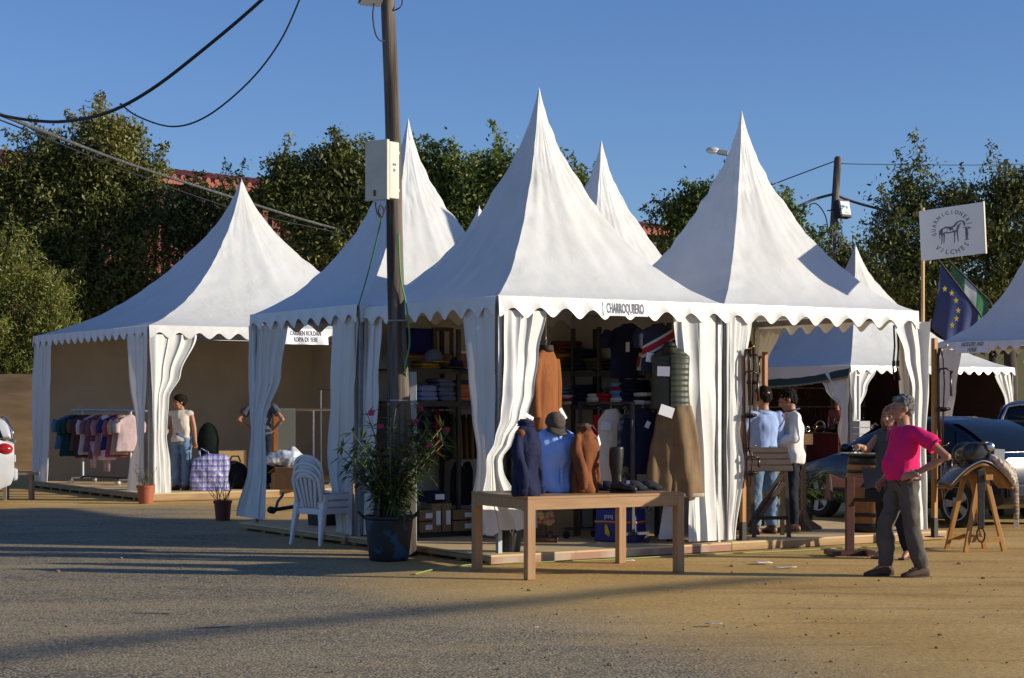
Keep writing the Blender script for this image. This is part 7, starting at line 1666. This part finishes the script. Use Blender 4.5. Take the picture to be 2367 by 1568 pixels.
        for wx in (0.0, wb): wheel(t, wx, s*0.745, 0.315, 0.20, -s)
    q = MB(); q.grid(lambda u, v: Vector((1.52+0.80*v,(u-0.5)*2*(0.56+0.11*v),Hr-0.055-0.36*v-0.075*v*v+0.012*(1-(2*u-1)**2)+0.018)), 10, 8); q.build('windscreen', CGL, t, smooth=True)
    q = MB(); q.box((rr-0.01,0,0.50),(0.10,1.36,0.20)); q.build('bumper', paint, t, bevel=0.04)
    q = MB(); q.box((rr-0.045,0,0.74),(0.02,0.50,0.11)); q.build('number_plate', mat('plate_white',(0.6,0.6,0.58)), t)
    ws = []
    if suv:
        q = MB(); q.grid(lambda u, v: Vector((rr+0.035+0.02*v+0.10*v**4,(u-0.5)*2*(0.60-0.06*v),1.10+(Hr-1.22)*v)), 10, 8); q.build('rear_window', CGL, t, smooth=True)
        pts = [Vector((rr+0.015,-0.63,1.09)),Vector((rr+0.015,0.63,1.09)),Vector((rr+0.02,0.66,1.15)),Vector((rr+0.03,0.62,Hr-0.26)),Vector((rr+0.11,0.56,Hr-0.10)),Vector((rr+0.13,0.40,Hr-0.07)),Vector((rr+0.13,-0.40,Hr-0.07)),Vector((rr+0.11,-0.56,Hr-0.10)),Vector((rr+0.03,-0.62,Hr-0.26)),Vector((rr+0.02,-0.66,1.15)),Vector((rr+0.015,-0.63,1.09))]
        q = MB(); q.tube(pts,0.020,6); q.build('window_trim', CHR, t, smooth=True)
        q = MB(); q.box((rr-0.02,0,1.02),(0.03,1.20,0.045)); q.build('chrome_strip', CHR, t, bevel=0.008)
    else:
        q = MB(); q.grid(lambda u, v: Vector((-0.42+0.80*v,(u-0.5)*2*(0.60-0.06*v),0.995+0.405*v+0.05*math.sin(PI*v)+0.012*(1-(2*u-1)**2))), 10, 8); q.build('rear_window', CGL, t, smooth=True)
    return t
DB = car_paint('dark_blue_paint', (0.005,0.010,0.028), 0.2)
cr = Vector((5.86,23.75,0))+U1*0.76; car('dark blue saloon car parked behind the saddlery stand', cr, ROT+PI/2, DB)
BKP = car_paint('black_paint', (0.008,0.008,0.010), 0.2)
su = W(2304,930,25.6); su.z = 0; rzu = math.atan2(0.95,0.32); Ru = Matrix.Rotation(rzu,3,'Z')
car('black estate car with chrome window trim at the right edge behind the blue one', su-Ru @ Vector((-0.72,0.70,0)), rzu, BKP, suv=True, Hr=1.68)
SV = car_paint('silver_paint', (0.50,0.51,0.53), 0.3)
sc_ = Vector(((50-CX)/FPX*28.5,28.5,0)); rzs = R(199); fwd = Vector((math.cos(rzs),math.sin(rzs),0))
car('silver car cut off by the left edge, only its rear lamp showing', sc_+fwd*0.80+Vector((-0.30,0.80,0)), rzs, SV, suv=True, Hr=1.46)
# ------------------------------------------------------------------ inside the far-left tent, and beyond
NA = Vector((-6.0,30.0,0))
DA = 0.141
def onA(px, Y): return Vector(((px-CX)/FPX*Y, Y, DA))
# clothes rail with baby clothes
def zA(py, Y): return HC-(py-HY)/FPX*Y
YR = 33.2
r0, r1 = W(165,949,YR+0.8), W(312,949,YR-0.4); rb_ = (r0+r1)/2; rr_ = math.atan2(r1.y-r0.y,r1.x-r0.x); LR = (r1-r0).length
t = thing('clothes_rail','wheeled clothes rail of baby clothes in the far-left tent','clothes rail', (rb_.x,rb_.y,DA), rr_)
hz_ = rb_.z-DA
q = MB(); q.tube([(-LR/2,0,hz_),(LR/2+0.9,0,hz_)],0.018,8); q.build('bar', CHR, t)
for x in (-LR/2+0.35, LR/2-0.12):
    q = MB(); q.tube([(x,0,0.1),(x,0,hz_)],0.02,8); q.build('post', mat('white_tube',(0.6,0.6,0.62)), t)
    q = MB(); q.bar((x,-0.28,0.10),(x,0.28,0.10),0.04,0.03); q.build('foot', BLK, t)
    for s in (-1,1):
        q = MB(); q.ell((x,s*0.27,0.045),(0.03,0.05,0.045)); q.build('castor', LMP, t, smooth=True)
q = MB(); q.bar((-LR/2+0.35,0,0.12),(LR/2-0.12,0,0.12),0.03,0.03); q.build('stretcher', BLK, t)
BC = [('sky_blue_baby',(0.07,0.17,0.30)),('teal_baby',(0.015,0.06,0.075)),('dark_green_baby',(0.015,0.05,0.045)),('brown_baby',(0.12,0.07,0.05)),('plum_baby',(0.10,0.03,0.05)),('white_baby',(0.52,0.50,0.52)),('mauve_baby',(0.20,0.085,0.12)),('mauve_baby',(0.20,0.085,0.12)),('pink_mauve_baby',(0.38,0.20,0.23)),('pale_pink_baby',(0.85,0.60,0.58)),('deep_blue_baby',(0.02,0.04,0.16)),('rose_baby',(0.32,0.09,0.13)),('cream_baby',(0.5,0.38,0.26)),('grey_pink_baby',(0.5,0.38,0.40))]
lbs = ['sky blue baby outfit at the left end of the rail','teal baby outfit second on the rail','dark green baby outfit on the rail','brown baby outfit on the rail','plum baby outfit on the rail','white baby top peeping between plum and mauve','mauve baby dress left of its twin','mauve baby dress right of its twin','dusky pink baby dress beside the pale pink one','pale pink baby dress facing out, brightest on the rail','deep blue baby outfit right of the pale pink dress','rose baby dress on the rail','cream baby outfit on the rail','grey-pink baby outfit next to the curtain']
for i, ((nm, c), lb) in enumerate(zip(BC, lbs)):
    px = 160+11.0*i if i < 9 else (242 if i == 9 else 266+11*(i-10)); Yg = YR+0.75-1.15*(i/13)
    face = i == 9
    h = 0.80 if face else (0.62+0.18*((i*37)%10)/10)
    hung(lb, W(px, 962, Yg-0.0), rr_+(R(8) if face else R(62+((i*53)%24))), 0.50 if not face else 0.46, h, cloth(nm, c, 0.85), sl=True, sll=0.35, slw=0.075, depth=0.06, group='baby clothes on the rail', flare=0.25 if face else 0.15, seed=i, hook=True)
for i, px in enumerate((216,247)):
    tt = thing('baby_leggings', ('pale pink leggings hanging left of the rail post','pale leggings hanging right below the pink dress')[i], 'leggings', W(px,1040+8*i,YR), rr_, 'leggings under the rail'); q = MB()
    for s in (-1,1): q.tube([(s*0.035,0,0.15),(s*0.04,0,-0.1),(s*0.04,0,-0.33)],[0.045,0.04,0.032],10)
    q.build('cloth', cloth('pale_pink_leggings',(0.62,0.45,0.46)), tt, smooth=True)
# plaid laundry bags
PLB = bpy.data.materials.new('blue_plaid_bag'); PLB.use_nodes = True; MATS['blue_plaid_bag'] = PLB
def plaid(m, base, c1, c2, sc):
    n = m.node_tree.nodes; l = m.node_tree.links; b = n['Principled BSDF']; b.inputs['Roughness'].default_value = 0.4; tc = n.new('ShaderNodeTexCoord'); last = None
    for ax, cc_ in (('X',c1),('Z',c1),('X',c2),('Z',c2)):
        w = n.new('ShaderNodeTexWave'); w.bands_direction = ax; w.inputs['Scale'].default_value = sc*(1 if cc_ is c1 else 2.0); w.inputs['Distortion'].default_value = 0.6; w.inputs['Phase Offset'].default_value = 0 if cc_ is c1 else 1.3; l.new(tc.outputs['Object'], w.inputs[0])
        r = n.new('ShaderNodeValToRGB'); r.color_ramp.elements[0].position = 0.62 if cc_ is c1 else 0.86; r.color_ramp.elements[1].position = 0.68 if cc_ is c1 else 0.9; l.new(w.outputs['Fac'], r.inputs[0])
        mx = n.new('ShaderNodeMixRGB'); ml = n.new('ShaderNodeMath'); ml.operation = 'MULTIPLY'; ml.inputs[1].default_value = 0.6; l.new(r.outputs[0], ml.inputs[0]); l.new(ml.outputs[0], mx.inputs[0]); mx.inputs[2].default_value = (*cc_,1)
        if last is None: mx.inputs[1].default_value = (*base,1)
        else: l.new(last, mx.inputs[1])
        last = mx.outputs[0]
    l.new(last, b.inputs['Base Color']); nb = n.new('ShaderNodeTexNoise'); nb.inputs['Scale'].default_value = 9; l.new(tc.outputs['Object'], nb.inputs['Vector']); bp = n.new('ShaderNodeBump'); bp.inputs['Strength'].default_value = 0.8; bp.inputs['Distance'].default_value = 0.05; l.new(nb.outputs['Fac'], bp.inputs['Height']); l.new(bp.outputs[0], b.inputs['Normal'])
plaid(PLB, (0.58,0.58,0.70), (0.05,0.055,0.30), (0.12,0.10,0.42), 3.4)
def plaidbag(label, p, rz, w, d, h, open_=False):
    t = thing('laundry_bag', label, 'bag', p, rz, 'blue and white plaid bags'); q = MB(); q.box((0,0,h*0.47),(w,d,h*0.94),taper=0.9); q.ell((0.1*w,0,h*0.85),(w*0.38,d*0.45,h*0.2)); q.ell((0,-d*0.3,h*0.4),(w*0.4,d*0.32,h*0.4)); blob('body', q, PLB, t, 0.03, 6, 0.5, (0.035,3.2,(1,1,1)))
    q = MB(); q.tube([(-w*0.25,-d*0.2,h*0.9),(-w*0.28,-d*0.2,h*1.12),(-w*0.22,-d*0.15,h*1.18),(-w*0.05,-d*0.2,h*1.08),(-w*0.02,-d*0.2,h*0.9)],0.018,8,flat=0.5); q.build('handle', PLB, t, smooth=True); return t
plaidbag('big blue and white plaid bag the woman is gripping', onA(486,30.95), R(8), 0.66, 0.42, 0.60)
plaidbag('smaller plaid bag lying behind the big one at the curtain', onA(418,31.9), R(-5), 0.34, 0.35, 0.32)
t = thing('green_case','tall dark green pointed case standing in the far-left tent','case', onA(481,34.0)); q = MB(); q.loft([[Vector((w_*math.cos(a),0.08*math.sin(a)*w_/0.2,z)) for a in [2*PI*i/16 for i in range(16)]] for z, w_ in ((0.55,0.19),(0.8,0.21),(0.98,0.17),(1.09,0.09),(1.13,0.02))]); q.loft([[Vector((x+0.05*math.cos(a),0.05*math.sin(a),z)) for a in [2*PI*i/10 for i in range(10)]] for x, z in ((-0.12,0),(-0.12,0.58))]); q.loft([[Vector((x+0.05*math.cos(a),0.05*math.sin(a),z)) for a in [2*PI*i/10 for i in range(10)]] for x, z in ((0.12,0),(0.12,0.58))]); blob('shell', q, cloth('dark_green_cloth_case',(0.012,0.022,0.018)), t, 0.02, 3)
def plainbox(label, p, rz, d, m=CARD, flaps=False, name='cardboard_box', group='boxes in the far-left tent'):
    t = thing(name, label, 'box', p, rz, group); q = MB(); q.box((0,0,d[2]/2),d); q.build('carton', m, t, bevel=0.004)
    if flaps:
        for s in (-1,1):
            q = MB(); q.box((s*(d[0]/2+0.07),0,d[2]-0.05),(0.17,d[1]*0.96,0.008),ry=R(35*s)); q.build('flap', m, t)
    else:
        q = MB(); q.box((0,0,d[2]+0.002),(0.05,d[1]*0.99,0.003)); q.build('tape', mat('brown_tape',(0.30,0.18,0.08),rough=0.3), t)
    return t
PALC = mat('pale_plywood', (0.52,0.36,0.17), (0.44,0.29,0.13), scale=5, rough=0.7)
plainbox('pale plywood crate behind the big plaid bag', onA(537,33.6), R(10), (0.50,0.4,0.60), PALC)
plainbox('open brown carton with flaps out behind the white chairs', onA(672,31.3), R(-15), (0.42,0.40,0.38), CARD, True)
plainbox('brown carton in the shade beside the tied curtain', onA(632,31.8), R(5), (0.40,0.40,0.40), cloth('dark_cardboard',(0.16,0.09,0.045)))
t = thing('duffel_bag','black duffel bag on the deck left of the tied curtain','bag', onA(543,31.6)); q = MB(); q.ell((0,0,0.24),(0.22,0.25,0.25)); q.box((0,0,0.12),(0.36,0.4,0.2)); blob('body', q, BLC, t, 0.025, 4, 0.5, (0.03,4,(1,1,1))); q = MB(); q.tube([(-0.1,0,0.46),(-0.05,0,0.56),(0.06,0,0.56),(0.1,0,0.46)],0.015,6); q.build('handle', BLK, t, smooth=True)
t = thing('plastic_sack','clear plastic sack of clothes lying on the brown cartons','sack', Vector((onA(655,31.4).x,31.4,DA+0.42))); q = MB(); q.ell((0.02,0,0.11),(0.30,0.24,0.14)); q.ell((-0.12,0,0.10),(0.18,0.2,0.13)); q.ell((0.16,0.05,0.15),(0.18,0.18,0.13)); blob('bag', q, mat('crinkled_plastic',(0.62,0.64,0.66),(0.28,0.36,0.46),scale=5,rough=0.15,bump=0.9,bscale=14,contrast=(0.45,0.6),spec=0.8), t, 0.02, 2, 0.5, (0.05,6,(1,1,1)))
q = MB(); q.tube([(0.28,0,0.08),(0.36,0,0.06),(0.42,0.02,0.02)],[0.05,0.03,0.05],8); q.build('tied_end', MATS['crinkled_plastic'], t, smooth=True)
t = thing('glass_panel','pane of glass in an orange wooden frame leaning in the far-left tent','panel', onA(660,32.6), R(12))
q = MB(); q.box((-0.18,0,0.72),(0.075,0.05,1.40)); q.build('frame_post', ORW, t, bevel=0.004)
q = MB(); q.box((0.02,0.0,0.75),(0.32,0.012,1.28)); q.build('pane', mat('greenish_glass',(0.22,0.24,0.22),rough=0.08,spec=0.6,alpha=0.35), t)
t = thing('clothes_rail','empty chrome clothes rail seen between the two curtains','clothes rail', onA(722,32.8), R(4))
q = MB(); q.tube([(-0.52,0,1.36),(0.55,0,1.36)],0.022,8); q.build('bar', CHR, t)
for x in (0.02,0.50):
    q = MB(); q.tube([(x,0,0.03),(x,0,1.36)],0.022,8); q.build('post', CHR, t); q = MB(); q.bar((x,-0.25,0.03),(x,0.25,0.03),0.05,0.04); q.build('foot', CHR, t)
t = thing('clothes_stand','tall thin chrome stand with a short dark top bar','stand', onA(742,33.2), R(4))
q = MB(); q.tube([(0,0,0.03),(0,0,1.72)],0.014,8); q.build('post', CHR, t); q = MB(); q.box((0.05,0,1.73),(0.26,0.03,0.03)); q.build('top_bar', BLK, t); q = MB(); q.box((0,0,0.02),(0.3,0.3,0.03)); q.build('foot', BLK, t)
# scooter-like jack on the left deck of the open tent
t = thing('folding_trolley','folded dark luggage trolley lying on the pallet deck','trolley', G(668,1190,0.1)+Vector((0,0.3,0)), R(20))
q = MB(); q.bar((-0.28,0,0.05),(0.30,0.05,0.12),0.07,0.05); q.build('base_plate', BLK, t, bevel=0.01)
q = MB(); q.tube([(-0.22,0,0.07),(-0.20,0,0.16),(-0.13,0.0,0.25),(-0.12,0,0.29)],0.02,8); q.build('handle', mat('steel_grey',(0.12,0.14,0.17),rough=0.4), t, smooth=True)
for s in (-1,1):
    q = MB(); q.lathe([(0.01,-0.015),(0.05,-0.015),(0.05,0.015),(0.01,0.015)],n=16,M=Matrix.Translation((-0.28,s*0.06,0.05)) @ Matrix.Rotation(R(90),4,'X')); q.build('wheel', BLK, t)
t = thing('crate','black plastic crate under the white chairs','crate', G(750,1218,0.1)+Vector((0,0.35,0)), ROT); q = MB(); q.box((0,0,0.12),(0.40,0.28,0.24),taper=1.08); q.build('box', TUBB, t, bevel=0.01); q = MB(); q.box((0,0,0.245),(0.45,0.32,0.025)); q.build('rim', TUBB, t, bevel=0.006)
# bench beside the silver car
t = thing('bench','small weathered wooden bench beside the silver car','bench', Vector(((45-CX)/FPX*30.5,30.5,0)), R(5)); BW = mat('weathered_grey_wood', (0.26,0.22,0.18), (0.19,0.16,0.13), scale=6, rough=0.9, stretch=(0.5,4,4))
q = MB(); q.box((0,0,0.44),(0.62,0.30,0.04)); q.build('seat', BW, t, bevel=0.004)
for x in (-0.22,0.20):
    for y in (-0.11,0.11):
        q = MB(); q.box((x,y,0.21),(0.055,0.05,0.42)); q.build('leg', BW, t)
# stock of the far tent
def inG(x, y, z=0.0): return NG+U1*x+U2*y+Vector((0,0,z))
REDC = cloth('dark_red_table_cloth', (0.075,0.012,0.012))
for i, (x0, x1, lb) in enumerate(((-0.2,2.2,'dark red draped table of saddlery metalware left of the far curtain'),(1.6,5.6,'dark red draped table of goods right of the far curtain'))):
    if i == 0: org, rz, L = inG(0.9,1.0), ROT+PI/2, 3.0
    else: org, rz, L = inG(1.2,0.8), ROT, 4.2
    t = thing('display_table', lb, 'table', org, rz, 'draped tables in the far tent')
    q = MB(); q.box((L/2,0,0.40),(L,0.8,0.80)); q.build('drape', REDC, t); q = MB(); q.box((L/2,0,0.812),(L+0.04,0.84,0.02)); q.build('tabletop', DKW, t)
    r_ = random.Random(40+i)
    for k in range(16):
        x = r_.uniform(0.15,L-0.15); y = r_.uniform(-0.3,0.3); kind = k % 4
        lb2 = ('shiny steel bit','brass stirrup','black tack case','dark leather tack')[kind]+(' on the draped table left of the far curtain' if i == 0 else ' on the draped table right of the far curtain')
        p = org+Matrix.Rotation(rz,3,'Z') @ Vector((x,y,0.823)); q = MB(); s = r_.uniform(0.8,1.4)
        if kind < 2: q.tube([(0.09*s*math.cos(a),0.02*math.sin(a*2),0.12*s+0.10*s*math.sin(a)) for a in [2*PI*j/14 for j in range(15)]],0.016,6); q.box((0,0,0.015),(0.16*s,0.06,0.03)); m = (CHR,BRASS)[kind]
        elif kind == 2: q.box((0,0,0.10*s),(0.28*s,0.2,0.20*s)); q.tube([(-0.08,0,0.2*s),(-0.05,0,0.26*s),(0.05,0,0.26*s),(0.08,0,0.2*s)],0.015,6); m = BLEATH
        else: q.ell((0,0,0.10*s),(0.18*s,0.14*s,0.10*s)); q.tube([(0.1*s,0,0.15*s),(0.16*s,0,0.26*s),(0.06*s,0,0.3*s)],0.02,6); m = BRL
        o = q.build('tack', m, smooth=kind != 2); o.location = p; o.rotation_euler = (0,0,r_.uniform(0,3)); tag(o, lb2, 'tack', 'metalware and tack on the far tables')
t = thing('grey_crate','grey slatted crate with a white pole beside the far curtain','crate', W(1988,1045,45.5)*1.0, ROT); t.location.z = 0; GCR = mat('grey_white_slats',(0.40,0.41,0.42),(0.33,0.34,0.35),scale=5,rough=0.6)
for i in range(7):
    q = MB(); q.box((0,0,0.10+0.165*i),(0.36,0.34,0.155)); q.build('slat', GCR, t, bevel=0.006)
q = MB(); q.tube([(-0.05,0,1.2),(-0.05,0,2.3)],0.045,10); q.build('pole', PAPER, t)
t = thing('wall_rack','dark wall rack of hanging tack along the back of the far tent','rack', inG(0.2,SG-0.5), ROT)
for z in (0.9,1.5,2.05):
    q = MB(); q.box((2.85,0,z),(5.6,0.10,0.04)); q.build('rail', mat('grey_rail',(0.16,0.15,0.14)), t)
for x in (0.1,1.5,2.9,4.3,5.6):
    q = MB(); q.box((x,0.03,1.2),(0.06,0.06,2.3)); q.build('upright', MATS['grey_rail'], t)
r_ = random.Random(3)
for k in range(30):
    x = r_.uniform(0.1,5.5); z = r_.choice((0.9,1.5,2.05)); q = MB(); s = r_.uniform(0.25,0.5); q.tube([(x-0.05,-0.07,z),(x-0.09,-0.09,z-s*0.6),(x,-0.09,z-s),(x+0.09,-0.09,z-s*0.6),(x+0.05,-0.07,z)],0.025,5,flat=0.5); q.build('hanging_tack', (BRL,BLEATH,REDC)[k%3], t, smooth=True)
